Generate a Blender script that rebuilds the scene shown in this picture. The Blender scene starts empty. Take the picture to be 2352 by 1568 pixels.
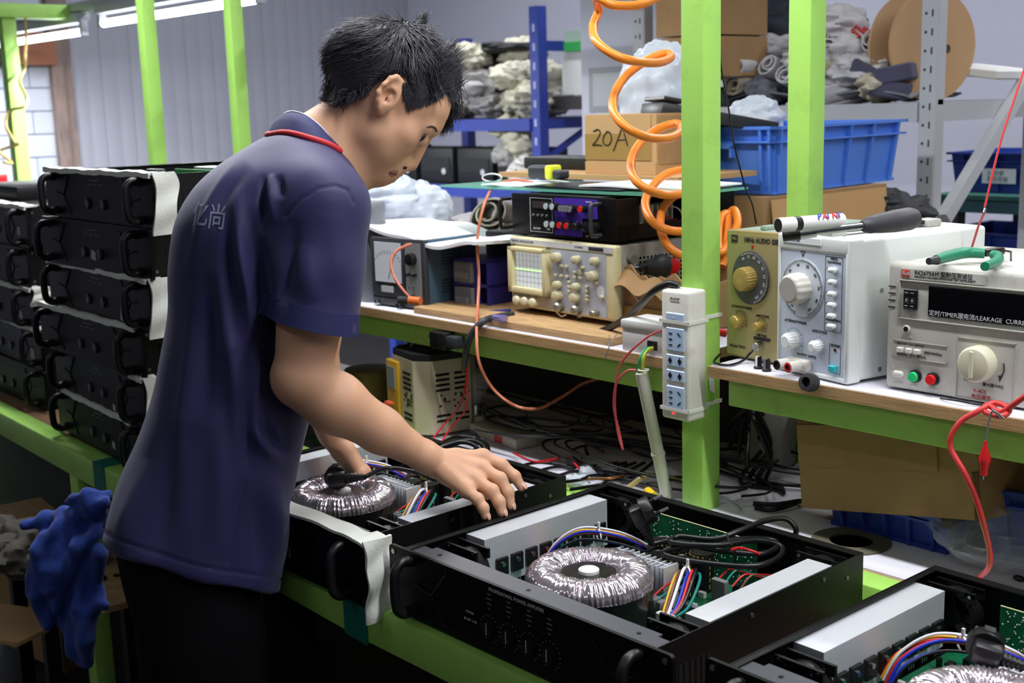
import bpy, bmesh, math, random
import numpy as np
from mathutils import Vector, Matrix, Euler
rnd = random.Random(7)
nrs = np.random.RandomState(5)
scene = bpy.context.scene
COL = scene.collection
rad = math.radians
# ---------------------------------------------------------------- camera
F_PX, IW, IH = 2847.13, 2352.0, 1568.0
CAM = np.array([0.0, 0.0, 1.40])
_yaw, _pit, _rol = rad(48.1817), rad(10.76795), rad(-1.6525)
_fw = np.array([-math.sin(_yaw) * math.cos(_pit), math.cos(_yaw) * math.cos(_pit), -math.sin(_pit)])
_r = np.cross(_fw, [0, 0, 1]); _r /= np.linalg.norm(_r)
_u = np.cross(_r, _fw)
_r, _u = math.cos(_rol) * _r + math.sin(_rol) * _u, -math.sin(_rol) * _r + math.cos(_rol) * _u
cd = bpy.data.cameras.new('camera')
cam = bpy.data.objects.new('camera', cd)
COL.objects.link(cam)
M = Matrix.Identity(4)
for i in range(3):
    M[i][0], M[i][1], M[i][2], M[i][3] = _r[i], _u[i], -_fw[i], CAM[i]
cam.matrix_world = M
cd.sensor_width = 36.0
cd.lens = F_PX / IW * 36.0
cd.clip_start = 0.05
scene.camera = cam
cd.dof.use_dof = True; cd.dof.focus_distance = 1.62; cd.dof.aperture_fstop = 8.0
# ---------------------------------------------------------------- world, exposure
w = bpy.data.worlds.new('hall_ambient'); scene.world = w
w.use_nodes = True
w.node_tree.nodes['Background'].inputs[0].default_value = (0.84, 0.88, 1.0, 1)
w.node_tree.nodes['Background'].inputs[1].default_value = 0.10
vs = scene.view_settings
vs.view_transform = 'Standard'; vs.look = 'None'; vs.exposure = 0.02; vs.gamma = 1.0
vs.use_curve_mapping = False
LIGHT_W = 15.0      # watts of each 1.2 m fluorescent lamp in the hall
# ---------------------------------------------------------------- helpers

def at(u, v, x=None, y=None, z=None, d=None):
    """point of the place seen at photo pixel (u, v), on plane x=, y=, z= or at depth d"""
    k = _fw + _r * (u - IW / 2) / F_PX - _u * (v - IH / 2) / F_PX
    if d is not None: t = d
    elif x is not None: t = (x - CAM[0]) / k[0]
    elif y is not None: t = (y - CAM[1]) / k[1]
    else: t = (z - CAM[2]) / k[2]
    return Vector(CAM + k * t)

def srgb(r, g, b):
    f = lambda c: (c / 255 / 12.92) if c <= 10 else (((c / 255) + 0.055) / 1.055) ** 2.4
    return (f(r), f(g), f(b), 1.0)

MATS = {}
def mat(name, col, rough=0.5, metal=0.0, var=0.0, scale=8.0, bump=0.0, bscale=60.0, alpha=1.0,
        trans=0.0, emit=None, estr=0.0, spec=0.5, dirt=None, dirt_amt=0.0, dscale=5.0, stretch=(1, 1, 1), aniso=0.0, coat=0.0, sheen=0.0, sss=0.0, ior=1.45):
    if name in MATS: return MATS[name]
    m = bpy.data.materials.new(name); m.use_nodes = True
    nt = m.node_tree; N = nt.nodes; L = nt.links
    b = N['Principled BSDF']
    c = srgb(*col) if max(col[:3]) > 1.0 else (col[0], col[1], col[2], 1)
    b.inputs['Base Color'].default_value = c
    b.inputs['Roughness'].default_value = rough
    b.inputs['Metallic'].default_value = metal
    b.inputs['Alpha'].default_value = alpha
    b.inputs['Transmission Weight'].default_value = trans
    b.inputs['IOR'].default_value = ior
    b.inputs['Specular IOR Level'].default_value = spec
    b.inputs['Coat Weight'].default_value = coat
    b.inputs['Sheen Weight'].default_value = sheen
    if sss:
        b.inputs['Subsurface Weight'].default_value = sss
        b.inputs['Subsurface Radius'].default_value = (0.012, 0.005, 0.003)
        b.inputs['Subsurface Scale'].default_value = 0.6
    if emit is not None:
        b.inputs['Emission Color'].default_value = (emit[0], emit[1], emit[2], 1)
        b.inputs['Emission Strength'].default_value = estr
    if var or bump or dirt:
        tc = N.new('ShaderNodeTexCoord'); mp = N.new('ShaderNodeMapping')
        mp.inputs['Scale'].default_value = stretch
        L.new(tc.outputs['Object'], mp.inputs['Vector'])
    if var or dirt:
        n = N.new('ShaderNodeTexNoise'); n.inputs['Scale'].default_value = scale; n.inputs['Detail'].default_value = 6
        L.new(mp.outputs[0], n.inputs['Vector'])
        h = N.new('ShaderNodeHueSaturation')
        h.inputs['Color'].default_value = c
        mr = N.new('ShaderNodeMapRange')
        mr.inputs[1].default_value = 0.3; mr.inputs[2].default_value = 0.7
        mr.inputs[3].default_value = 1 - var; mr.inputs[4].default_value = 1 + var
        L.new(n.outputs['Fac'], mr.inputs[0]); L.new(mr.outputs[0], h.inputs['Value'])
        out = h.outputs[0]
        if dirt:
            n2 = N.new('ShaderNodeTexNoise'); n2.inputs['Scale'].default_value = dscale; n2.inputs['Detail'].default_value = 9
            n2.inputs['Roughness'].default_value = 0.7
            L.new(mp.outputs[0], n2.inputs['Vector'])
            m2 = N.new('ShaderNodeMapRange'); m2.inputs[1].default_value = 0.52; m2.inputs[2].default_value = 0.72
            m2.inputs[3].default_value = 0; m2.inputs[4].default_value = dirt_amt
            L.new(n2.outputs['Fac'], m2.inputs[0])
            mx = N.new('ShaderNodeMix'); mx.data_type = 'RGBA'
            L.new(m2.outputs[0], mx.inputs[0]); L.new(out, mx.inputs[6])
            mx.inputs[7].default_value = srgb(*dirt); out = mx.outputs[2]
        L.new(out, b.inputs['Base Color'])
    if bump:
        nb = N.new('ShaderNodeTexNoise'); nb.inputs['Scale'].default_value = bscale; nb.inputs['Detail'].default_value = 4
        L.new(mp.outputs[0], nb.inputs['Vector'])
        bp = N.new('ShaderNodeBump'); bp.inputs['Strength'].default_value = bump; bp.inputs['Distance'].default_value = 0.002
        L.new(nb.outputs['Fac'], bp.inputs['Height']); L.new(bp.outputs[0], b.inputs['Normal'])
    MATS[name] = m
    return m

class MB:
    """collects shapes, builds ONE mesh object"""
    def __init__(s): s.v = []; s.f = []; s.m = []; s.n = 0
    def add(s, v, f, mi=0, M=None):
        v = np.asarray(v, float).reshape(-1, 3)
        if M is not None:
            A = np.array(M); v = v @ A[:3, :3].T + A[:3, 3]
        s.v.append(v); o = s.n
        s.f += [tuple(i + o for i in q) for q in f]; s.m += [mi] * len(f); s.n += len(v)
        return s
    def box(s, lo, hi, mi=0, M=None):
        x0, y0, z0 = lo; x1, y1, z1 = hi
        return s.add([(x0, y0, z0), (x1, y0, z0), (x1, y1, z0), (x0, y1, z0), (x0, y0, z1), (x1, y0, z1), (x1, y1, z1), (x0, y1, z1)],
                     [(0, 3, 2, 1), (4, 5, 6, 7), (0, 1, 5, 4), (1, 2, 6, 5), (2, 3, 7, 6), (3, 0, 4, 7)], mi, M)
    def rbox(s, lo, hi, r=0.004, seg=2, mi=0, M=None, taper=None):
        bm = bmesh.new(); bmesh.ops.create_cube(bm, size=1)
        for q in bm.verts:
            q.co = Vector([lo[i] + (q.co[i] + .5) * (hi[i] - lo[i]) for i in range(3)])
        if taper:
            for q in bm.verts:
                if q.co.z > (lo[2] + hi[2]) / 2: continue
                c = ((lo[0] + hi[0]) / 2, (lo[1] + hi[1]) / 2)
                q.co.x = c[0] + (q.co.x - c[0]) * taper; q.co.y = c[1] + (q.co.y - c[1]) * taper
        r = min(r, .49 * min(hi[i] - lo[i] for i in range(3)))
        bmesh.ops.bevel(bm, geom=list(bm.edges), offset=r, segments=seg, profile=.5, affect='EDGES')
        bm.verts.index_update()
        v = [tuple(q.co) for q in bm.verts]; f = [tuple(a.index for a in p.verts) for p in bm.faces]
        bm.free(); return s.add(v, f, mi, M)
    def cyl(s, p0, p1, r0, r1=None, n=16, mi=0, cap=True, M=None):
        r1 = r0 if r1 is None else r1
        p0 = Vector(p0); p1 = Vector(p1); d = (p1 - p0).normalized()
        a = d.orthogonal().normalized(); b = d.cross(a)
        v = []; f = []
        for p, r in ((p0, r0), (p1, r1)):
            for i in range(n):
                t = 2 * math.pi * i / n; v.append(p + (a * math.cos(t) + b * math.sin(t)) * r)
        f = [(i, (i + 1) % n, n + (i + 1) % n, n + i) for i in range(n)]
        if cap: f += [tuple(range(n - 1, -1, -1)), tuple(range(n, 2 * n))]
        return s.add([tuple(q) for q in v], f, mi, M)
    def tube(s, pts, r, n=8, closed=False, mi=0, M=None, cap=True, flat=1.0):
        P = [Vector(p) for p in pts]; k = len(P)
        rr = r if hasattr(r, '__len__') else [r] * k
        T = []
        for i in range(k):
            a = P[(i - 1) % k] if (closed or i > 0) else P[i]; b = P[(i + 1) % k] if (closed or i < k - 1) else P[i]
            d = b - a
            T.append(d.normalized() if d.length > 1e-9 else Vector((0, 0, 1)))
        up = T[0].orthogonal().normalized(); v = []; f = []
        for i in range(k):
            up = (up - T[i] * up.dot(T[i])); up = up.normalized() if up.length > 1e-6 else T[i].orthogonal().normalized()
            sd = T[i].cross(up)
            for j in range(n):
                t = 2 * math.pi * j / n
                v.append(tuple(P[i] + (up * math.cos(t) + sd * math.sin(t) * flat) * rr[i]))
        for i in range(k if closed else k - 1):
            i2 = (i + 1) % k
            for j in range(n):
                j2 = (j + 1) % n; f.append((i * n + j, i * n + j2, i2 * n + j2, i2 * n + j))
        if cap and not closed: f += [tuple(range(n - 1, -1, -1)), tuple((k - 1) * n + j for j in range(n))]
        return s.add(v, f, mi, M)
    def lathe(s, prof, n=24, mi=0, M=None, wob=None):
        v = []; f = []; k = len(prof)
        for j in range(n):
            t = 2 * math.pi * j / n
            for (r, z) in prof:
                q = r if wob is None else r * wob(t, z)
                v.append((q * math.cos(t), q * math.sin(t), z))
        for j in range(n):
            j2 = (j + 1) % n
            for i in range(k - 1): f.append((j * k + i, j2 * k + i, j2 * k + i + 1, j * k + i + 1))
        if prof[0][0] > 1e-6: f.append(tuple(j * k for j in range(n - 1, -1, -1)))
        if prof[-1][0] > 1e-6: f.append(tuple(j * k + k - 1 for j in range(n)))
        return s.add(v, f, mi, M)
    def prism(s, poly, z0, z1, mi=0, M=None):
        n = len(poly)
        v = [(x, y, z0) for x, y in poly] + [(x, y, z1) for x, y in poly]
        f = [tuple(range(n - 1, -1, -1)), tuple(range(n, 2 * n))] + [(i, (i + 1) % n, n + (i + 1) % n, n + i) for i in range(n)]
        return s.add(v, f, mi, M)
    def ball(s, c, r, nu=12, nv=8, mi=0, M=None):
        r = r if hasattr(r, '__len__') else (r, r, r)
        v = [(c[0], c[1], c[2] + r[2])]; f = []
        for i in range(1, nv):
            a = math.pi * i / nv
            for j in range(nu):
                t = 2 * math.pi * j / nu
                v.append((c[0] + r[0] * math.sin(a) * math.cos(t), c[1] + r[1] * math.sin(a) * math.sin(t), c[2] + r[2] * math.cos(a)))
        v.append((c[0], c[1], c[2] - r[2])); e = len(v) - 1
        for j in range(nu):
            j2 = (j + 1) % nu
            f.append((0, 1 + j, 1 + j2)); f.append((e, e - nu + j2, e - nu + j))
            for i in range(nv - 2):
                a = 1 + i * nu; f.append((a + j, a + nu + j, a + nu + j2, a + j2))
        return s.add(v, f, mi, M)
    def grid(s, fn, nu, nv, mi=0, thick=0.0, M=None):
        """surface fn(u,v)->(x,y,z); thick>0 gives it a back"""
        P = np.array([[fn(i / nu, j / nv) for j in range(nv + 1)] for i in range(nu + 1)], float)
        W = nv + 1; q = lambda i, j: i * W + j
        f = [(q(i, j), q(i + 1, j), q(i + 1, j + 1), q(i, j + 1)) for i in range(nu) for j in range(nv)]
        v = P.reshape(-1, 3)
        if thick:
            du = np.gradient(P, axis=0); dv = np.gradient(P, axis=1); nn = np.cross(du, dv)
            nn /= np.linalg.norm(nn, axis=2, keepdims=True) + 1e-12
            B = (P - nn * thick).reshape(-1, 3); o = len(v)
            f2 = [tuple(o + i for i in reversed(a)) for a in f]
            ring = [q(i, 0) for i in range(nu)] + [q(nu, j) for j in range(nv)] + [q(i, nv) for i in range(nu, 0, -1)] + [q(0, j) for j in range(nv, 0, -1)]
            side = [(ring[(k + 1) % len(ring)], ring[k], o + ring[k], o + ring[(k + 1) % len(ring)]) for k in range(len(ring))]
            v = np.vstack([v, B]); f = f + f2 + side
        return s.add(v, f, mi, M)
    def build(s, name, mats, parent=None, smooth=35, loc=None, rot=None):
        me = bpy.data.meshes.new(name)
        v = np.vstack(s.v) if s.v else np.zeros((0, 3))
        me.from_pydata(v.tolist(), [], s.f)
        if not isinstance(mats, (list, tuple)): mats = [mats]
        for m in mats: me.materials.append(m)
        if len(mats) > 1: me.polygons.foreach_set('material_index', s.m)
        if smooth:
            me.polygons.foreach_set('use_smooth', [True] * len(me.polygons))
            me.set_sharp_from_angle(angle=rad(smooth))
        me.update()
        o = bpy.data.objects.new(name, me); COL.objects.link(o)
        if parent is not None: o.parent = parent
        if loc is not None: o.location = loc
        if rot is not None: o.rotation_euler = rot
        return o

def tag(o, label=None, cat=None, group=None, kind=None):
    if label: o['label'] = label
    if cat: o['category'] = cat
    if group: o['group'] = group
    if kind: o['kind'] = kind
    return o
def thing(name, label, cat, loc=(0, 0, 0), rotz=0.0, group=None, rot=None):
    o = bpy.data.objects.new(name, None); o.empty_display_size = 0.02; COL.objects.link(o)
    o.location = loc; o.rotation_euler = rot if rot is not None else (0, 0, rotz)
    return tag(o, label, cat, group)
def struct(o): o['kind'] = 'structure'; return o
def copy_tree(o, parent=None):
    c = o.copy(); COL.objects.link(c); c.parent = parent
    for ch in list(o.children): copy_tree(ch, c)
    return c
def crom(pts, n=8, closed=False):
    P = [Vector(p) for p in pts]; k = len(P); out = []
    for i in range(k if closed else k - 1):
        g = lambda j: P[j % k] if closed else P[max(0, min(k - 1, j))]
        a, b, c, d = g(i - 1), g(i), g(i + 1), g(i + 2)
        for j in range(n):
            t = j / n
            out.append(.5 * ((2 * b) + (c - a) * t + (2 * a - 5 * b + 4 * c - d) * t * t + (3 * b - a - 3 * c + d) * t ** 3))
    if not closed: out.append(P[-1])
    return out
def wire(name, pts, r, m, parent=None, n=8, seg=6, closed=False):
    return MB().tube(crom(pts, n, closed), r, seg, closed).build(name, m, parent, 60)
def text(name, body, size, m, M, parent=None, depth=0.0002, align='LEFT', shear=0.0, bold=0.0, stretch=1.0):
    cu = bpy.data.curves.new(name, 'FONT'); cu.body = body; cu.size = size; cu.extrude = depth
    cu.align_x = align; cu.align_y = 'CENTER'; cu.shear = shear; cu.offset = bold; cu.resolution_u = 2
    t = bpy.data.objects.new(name, cu); COL.objects.link(t)
    dg = bpy.context.evaluated_depsgraph_get()
    me = bpy.data.meshes.new_from_object(t.evaluated_get(dg))
    bpy.data.objects.remove(t); bpy.data.curves.remove(cu)
    me.materials.clear(); me.materials.append(m)
    A = Matrix(M) @ Matrix.Diagonal((stretch, 1, 1, 1)); me.transform(A)
    o = bpy.data.objects.new(name, me); COL.objects.link(o)
    if parent is not None: o.parent = parent
    return o
def frame(o, x, y):
    """matrix with origin o, x axis x, y axis y"""
    x = Vector(x).normalized(); y = Vector(y); z = x.cross(y).normalized(); y = z.cross(x)
    A = Matrix.Identity(4)
    for i in range(3): A[i][0], A[i][1], A[i][2], A[i][3] = x[i], y[i], z[i], o[i]
    return A
FRONT = lambda x, y, z: frame((x, y, z), (1, 0, 0), (0, 0, 1))     # a panel facing -y
def rrect(w, h, r, n=4, cx=0, cy=0):
    out = []
    for (sx, sy, a0) in ((1, 1, 0), (-1, 1, 90), (-1, -1, 180), (1, -1, 270)):
        for i in range(n + 1):
            t = rad(a0 + 90 * i / n)
            out.append((cx + sx * (w / 2 - r) + r * math.cos(t), cy + sy * (h / 2 - r) + r * math.sin(t)))
    return out
def lerp(a, b, t): return a + (b - a) * t
# ---------------------------------------------------------------- materials
GREEN = mat('green_paint', (162, 212, 100), .42, var=.05, scale=3, dirt=(70, 90, 40), dirt_amt=.25, dscale=14, bump=.05, bscale=40)
BLACKM = mat('black_powder_coat', (15, 15, 17), .42, bump=.03, bscale=900, spec=.35)
BLACKP = mat('black_panel', (9, 9, 11), .40, spec=.25)
BLACKPL = mat('black_plastic', (20, 20, 22), .38)
RUBBER = mat('black_cable', (17, 17, 19), .34)
ALU = mat('brushed_aluminium', (214, 217, 222), .48, metal=.45, var=.05, scale=30, stretch=(1, .06, 1), bump=.05, bscale=120)
STEEL = mat('bright_steel', (200, 200, 205), .22, metal=1)
PCB = mat('circuit_board_green', (20, 96, 62), .3, var=.25, scale=60)
WHITEPL = mat('white_plastic', (226, 226, 222), .4)
PRINT = mat('white_print', (205, 206, 210), .6)
DKPRINT = mat('dark_print', (48, 50, 54), .6)
RED = mat('red_wire', (200, 34, 40), .4)
YELLOW = mat('yellow_wire', (232, 178, 30), .4)
WHITEW = mat('white_wire', (225, 225, 232), .4)
BLUEW = mat('blue_wire', (28, 52, 190), .4)
BROWNW = mat('brown_wire', (110, 66, 48), .4)
TEALW = mat('teal_wire', (22, 130, 120), .4)
PLY = mat('plywood_edge', (176, 142, 98), .65, var=.22, scale=14, stretch=(1, 6, 26), dirt=(92, 66, 40), dirt_amt=.6, dscale=20, bump=.2, bscale=50)
PAPER = mat('white_paper', (222, 220, 232), .7, var=.03, scale=3)
BOARD = mat('brown_board', (132, 100, 72), .7, var=.15, scale=8)
CARD = mat('cardboard', (186, 148, 100), .75, var=.06, scale=6, bump=.08, bscale=120, stretch=(1, 1, 1))
CARD2 = mat('cardboard_dull', (160, 126, 84), .75, var=.09, scale=9, dirt=(110, 80, 50), dirt_amt=.4, dscale=7, bump=.08, bscale=120)
FOAM = mat('white_foam', (228, 229, 220), .8, var=.04, scale=14, bump=.25, bscale=220)
BAG = mat('clear_plastic_bag', (235, 240, 248), .28, alpha=.42, bump=.5, bscale=30)
# ================================================================ setting
WALLG = mat('grey_panel_wall', (174, 175, 188), .55, var=.04, scale=1.5, stretch=(1, 1, .4))
WALLW = mat('white_wall', (205, 206, 222), .7, var=.03, scale=1.2)
BLOCKW = mat('white_painted_block', (206, 212, 226), .7, var=.05, scale=4, bump=.2, bscale=30)
FLOORM = mat('dark_concrete', (36, 35, 34), .7, var=.2, scale=3, bump=.2, bscale=20)
CEILM = mat('ceiling_white', (190, 192, 200), .8)
RUST = mat('rusty_steel', (146, 128, 122), .7, var=.35, scale=9, stretch=(3, 3, .8), dirt=(150, 96, 74), dirt_amt=.7, dscale=9)
XL, YB = -6.6, 5.08
struct(MB().box((-9, -6, -.1), (6, 7, 0)).build('floor', FLOORM))
struct(MB().box((-9, -6, 3.3), (6, 7, 3.4)).build('ceiling', CEILM))
struct(MB().box((XL, YB, 0), (6, YB + .1, 3.3)).build('wall_back', WALLW))
wl = struct(MB().box((XL - .12, -6, 0), (XL - .03, YB + .1, 3.3)).build('wall_left', WALLG))
pm = None
y = 2.80
while y < YB - .02:
    y1 = min(y + .17, YB)
    if pm is None:
        b = MB(); b.prism([(-.03, .001), (-.002, .001), (0, .012), (0, .080), (-.002, .086), (-.002, .094), (0, .1), (0, .158), (-.002, .169), (-.03, .169)], 0, 3.3)
        o = b.build('panel', WALLG, wl); pm = o.data
    else:
        o = bpy.data.objects.new('panel', pm); COL.objects.link(o); o.parent = wl
    o.location = (XL, y, 0); y += .17
bm_ = None
for k in range(26):
    z = .12 * k
    for j in range(6):
        yy = 2.70 - .25 * (j + 1) + (.125 if k % 2 else 0)
        if bm_ is None:
            o = MB().rbox((-.03, .002, .002), (0, .248, .118), .004, 1).build('block', BLOCKW, wl); bm_ = o.data
        else:
            o = bpy.data.objects.new('block', bm_); COL.objects.link(o); o.parent = wl
        o.location = (XL, yy, z)
tr = MB().box((XL - .02, 2.68, 0), (XL + .05, 2.74, 3.3)).box((XL - .02, 2.74, 0), (XL + .02, 2.80, 3.3)).build('trim_1', RUST); struct(tr)
# dark and brown boxes high on the block wall
p = at(62, 117, x=XL + .02)
o = MB().rbox((XL + .001, 2.30, p.z - .075), (XL + .12, 2.44, p.z + .12), .006).build('mounted_box', mat('dark_slate', (46, 48, 62), .6))
tag(o, 'dark slate-coloured box high on the white block wall', 'box')
o = MB().rbox((XL + .001, 2.445, p.z - .075), (XL + .10, 2.69, p.z + .09), .006).build('mounted_board', mat('brown_panel', (168, 110, 82), .6, var=.08))
tag(o, 'plain brown board beside the rusty wall strip', 'board')
# white pillar right of the blue rack, with the notices on it
pa = at(1336, 200, d=4.3); pb = at(1485, 200, d=4.35)
pil = struct(MB().box((pa.x, pa.y, 0), (pa.x + .60, pa.y + .45, 3.3)).build('wall_pillar', WALLW))
NOTE = mat('notice_paper', (186, 190, 196), .6)
o = MB().box((-.12, -.004, -.075), (.12, 0, .075)).box((-.1, -.005, -.055), (.1, -.003, .055), 1).build('framed_notice', [mat('notice_frame', (150, 152, 160), .5), NOTE], smooth=0)
q = at(1413, 205, y=pa.y); o.location = (q.x, pa.y, q.z)
tag(o, 'grey framed notice on the white pillar above the carton', 'notice')
b = MB().box((-.1, -.002, -.06), (.1, 0, .06))
for i in range(6):
    for j in range(5): b.box((-.09 + j * .037, -.003, -.05 + i * .017), (-.062 + j * .037, -.0015, -.047 + i * .017), 1)
o = b.build('printed_chart', [mat('chart_paper', (206, 210, 206), .6), mat('chart_ink', (140, 150, 146), .6)], smooth=0)
q = at(1418, 258, y=pa.y); o.location = (q.x, pa.y, q.z)
tag(o, 'pale printed chart under the grey framed notice', 'chart')

# ---------------------------------------------------------------- lamps
TUBE = mat('lamp_tube', (255, 255, 255), .3, emit=(.93, .97, 1.0), estr=9.0)
HOUS = mat('lamp_housing', (176, 180, 190), .4)
def make_lamp(label):
    t = thing('fluorescent_lamp', label, 'lamp', group='fluorescent lamps hung in rows')
    MB().rbox((-.61, -.03, .035), (.61, .03, .075), .006).build('housing', HOUS, t)
    for s in (-1, 1): MB().rbox((s * .6 - .012, -.016, -.016), (s * .6 + .012, .016, .045), .004).build('lamp_holder', HOUS, t)
    MB().cyl((-.59, 0, 0), (.59, 0, 0), .0145, n=12).build('lamp_tube', TUBE, t)
    return t
def lamp_light(x, y, z, k=1.0):
    l = bpy.data.lights.new('lamp_glow', 'AREA'); l.shape = 'RECTANGLE'; l.size = 1.18; l.size_y = .06
    l.energy = LIGHT_W * k; l.color = (.955, .968, 1.0)
    o = bpy.data.objects.new('lamp_glow', l); COL.objects.link(o); o.location = (x, y, z - .018)
rows = [  # x, y, z, light factor, label
 (-5.62, 2.2, 1.745, 1.9, 'lit fluorescent tube behind the far green post, left of the two lit tubes'),
 (-4.24, 2.2, 1.765, 3.6, 'long lit fluorescent tube running behind the two middle green posts'),
]
lab_off = 'fluorescent lamp hung overhead out of view above the benches'
rows += [(x, 1.16, 2.20, 1.15, lab_off) for x in (-3.2, -1.85, -.5, .85)]
rows += [(x, 3.3, 2.85, 1.9, lab_off) for x in (-4.6, -3.1, -1.6, -.1)]
rows += [(x, -1.0, 2.75, .2, lab_off) for x in (-3.2, -1.0, 1.2)]
L0 = make_lamp('lamp')
for i, (x, y, z, k, lb) in enumerate(rows):
    t = L0 if i == 0 else copy_tree(L0)
    t.location = (x, y, z); t['label'] = lb; lamp_light(x, y, z, k)
for (x, y, z) in ((-4.95, 2.2, 1.8), (-6.05, 2.2, 1.8), (-3.5, 2.2, 1.8)):
    pass
o = MB().rbox((-6.55, 2.175, 1.825), (-2.2, 2.225, 1.86), .004).build('lamp_rail', HOUS)
tag(o, 'grey metal rail carrying the lit tubes at upper left', 'rail')
b = MB()
for x in (-5.3, -3.2):
    b.cyl((x, 2.2, 1.86), (x, 2.2, 3.3), .004, n=6)
o = b.build('rail_hanger', STEEL); o.parent = bpy.data.objects['lamp_rail']

# ---------------------------------------------------------------- green posts
def post(name, x1, y0, z0, z1, label, s=.04, cat='post'):
    o = MB().rbox((x1 - s, y0, z0), (x1, y0 + s, z1), .003, 2).build(name, GREEN)
    return tag(o, label, cat)
post('green_post', -1.161, 1.42, 0, 2.6, 'bright green square post carrying the white power strip', .042)
post('green_post', -1.197, 1.735, 0, 2.6, 'bright green square post rising behind the two signal generators', .044)
q = at(340, 190, d=3.5); post('green_post', q.x, q.y, 0, 2.4, 'green post behind the top amplifier of the tall stack')
q = at(540, 190, d=3.5); post('green_post', q.x, q.y, 0, 2.4, 'green post just behind the worker\'s shoulder')
q = at(30, 200, d=5.0)
t = thing('green_post', 'far left green post with a beam across its top', 'post', (q.x, q.y, 0))
MB().rbox((-.028, -.028, 0), (.028, .028, 1.80), .003).build('upright', GREEN, t)
e = at(192, 45, x=q.x)
MB().rbox((-.045, -.3, 1.80), (.045, e.y - q.y, 1.855), .003).build('beam', GREEN, t)

# ---------------------------------------------------------------- front bench (two sections) and rear table
ZB, ZT, ZS = .75, .78, 1.017
def bench(name, label, L, loc, rotz, legs, D=.445):
    t = thing(name, label, 'workbench', loc, rotz)
    MB().rbox((0, 0, -.055), (L, .042, 0), .003).build('front_beam', GREEN, t)
    MB().rbox((0, D - .03, -.055), (L, D, -.004), .003).build('rear_beam', GREEN, t)
    MB().box((0, .042, -.02), (L, D - .03, -.003)).build('bench_top', BOARD, t, 0)
    for x in legs:
        for yy in (.001, D - .045): MB().rbox((x, yy, -loc[2]), (x + .045, yy + .04, -.055), .003).build('leg', GREEN, t)
    return t
bench('workbench', 'long green steel bench carrying the open amplifiers', 2.0, (-1.33, .891, ZB), 0, (.42, 1.8))
TEAL = mat('teal_tape', (20, 110, 96), .5, var=.1)
bl = bench('workbench', 'green steel bench under the tall amplifier stacks', 2.2, (-1.335 - 2.2 * math.cos(rad(2.5)), .891 + 2.2 * math.sin(rad(2.5)), ZB), rad(-2.5), (.06, 1.13), .36)
for x in (2.232, 1.33):
    MB().box((x - .055, -.002, -.057), (x, .044, .0015)).build('tape_wrap', TEAL, bl, 0)
# rear table
t = thing('rear_table', 'white-topped green table behind the open amplifiers', 'table', (-2.35, 1.34, 0))
MB().rbox((0, 0, ZT - .05), (2.95, .045, ZT), .003).build('front_beam', GREEN, t)
MB().box((0, .045, ZT - .02), (2.95, .66, ZT - .002)).build('table_top', PLY, t, 0)
MB().box((0, .05, ZT - .002), (2.95, .66, ZT + .0005)).build('paper_cover', PAPER, t, 0)
MB().box((0, .425, ZT), (2.95, .437, .957)).build('back_board', mat('grey_back_board', (60, 61, 62), .7), t, 0)
for x in (.02, 2.8):
    for yy in (.0, .6): MB().rbox((x, yy, 0), (x + .04, yy + .04, ZT - .05), .003).build('leg', GREEN, t)
# upper shelf, both sides of the post
def shelf(label, x0, x1):
    t = thing('instrument_shelf', label, 'shelf', (x0, 1.40, ZS))
    L = x1 - x0
    MB().box((0, 0, -.017), (L, .385, -.001)).build('board', PLY, t, 0)
    MB().box((.004, .003, -.001), (L, .385, .0)).build('paper_cover', PAPER, t, 0)
    MB().rbox((.03, .012, -.058), (L, .052, -.017), .002).build('front_beam', GREEN, t)
    MB().rbox((.0, .36, -.058), (L, .40, -.017), .002).build('rear_beam', GREEN, t)
    return t
shelf('plywood shelf with white paper carrying the oscilloscope', -3.0, -1.207)
shelf('plywood shelf with white paper carrying the signal generators', -1.137, .4)
o = MB().rbox((-1.86, 1.415, ZS + .0005), (-1.345, 1.76, ZS + .013), .001).build('plywood_sheet', PLY)
tag(o, 'loose plywood sheet under the oscilloscope', 'board')
# ================================================================ power amplifiers
CHW, CHD, CHH = .432, .385, .088     # chassis width, depth, height
FILM = mat('transformer_film', (216, 204, 212), .16, metal=.85, var=.12, scale=25)
FILMD = mat('black_tape', (18, 18, 20), .25)
FANM = mat('fan_plastic', (17, 18, 20), .4)
FLANGE = mat('dark_grey_flange', (66, 67, 73), .36)
CAPM = mat('capacitor_sleeve', (20, 18, 18), .3)
GOLD = mat('capacitor_print', (176, 160, 70), .5)
CONN = mat('connector_grey', (110, 112, 112), .5)
SOLDER = mat('solder', (215, 218, 222), .25, metal=.9)

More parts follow.
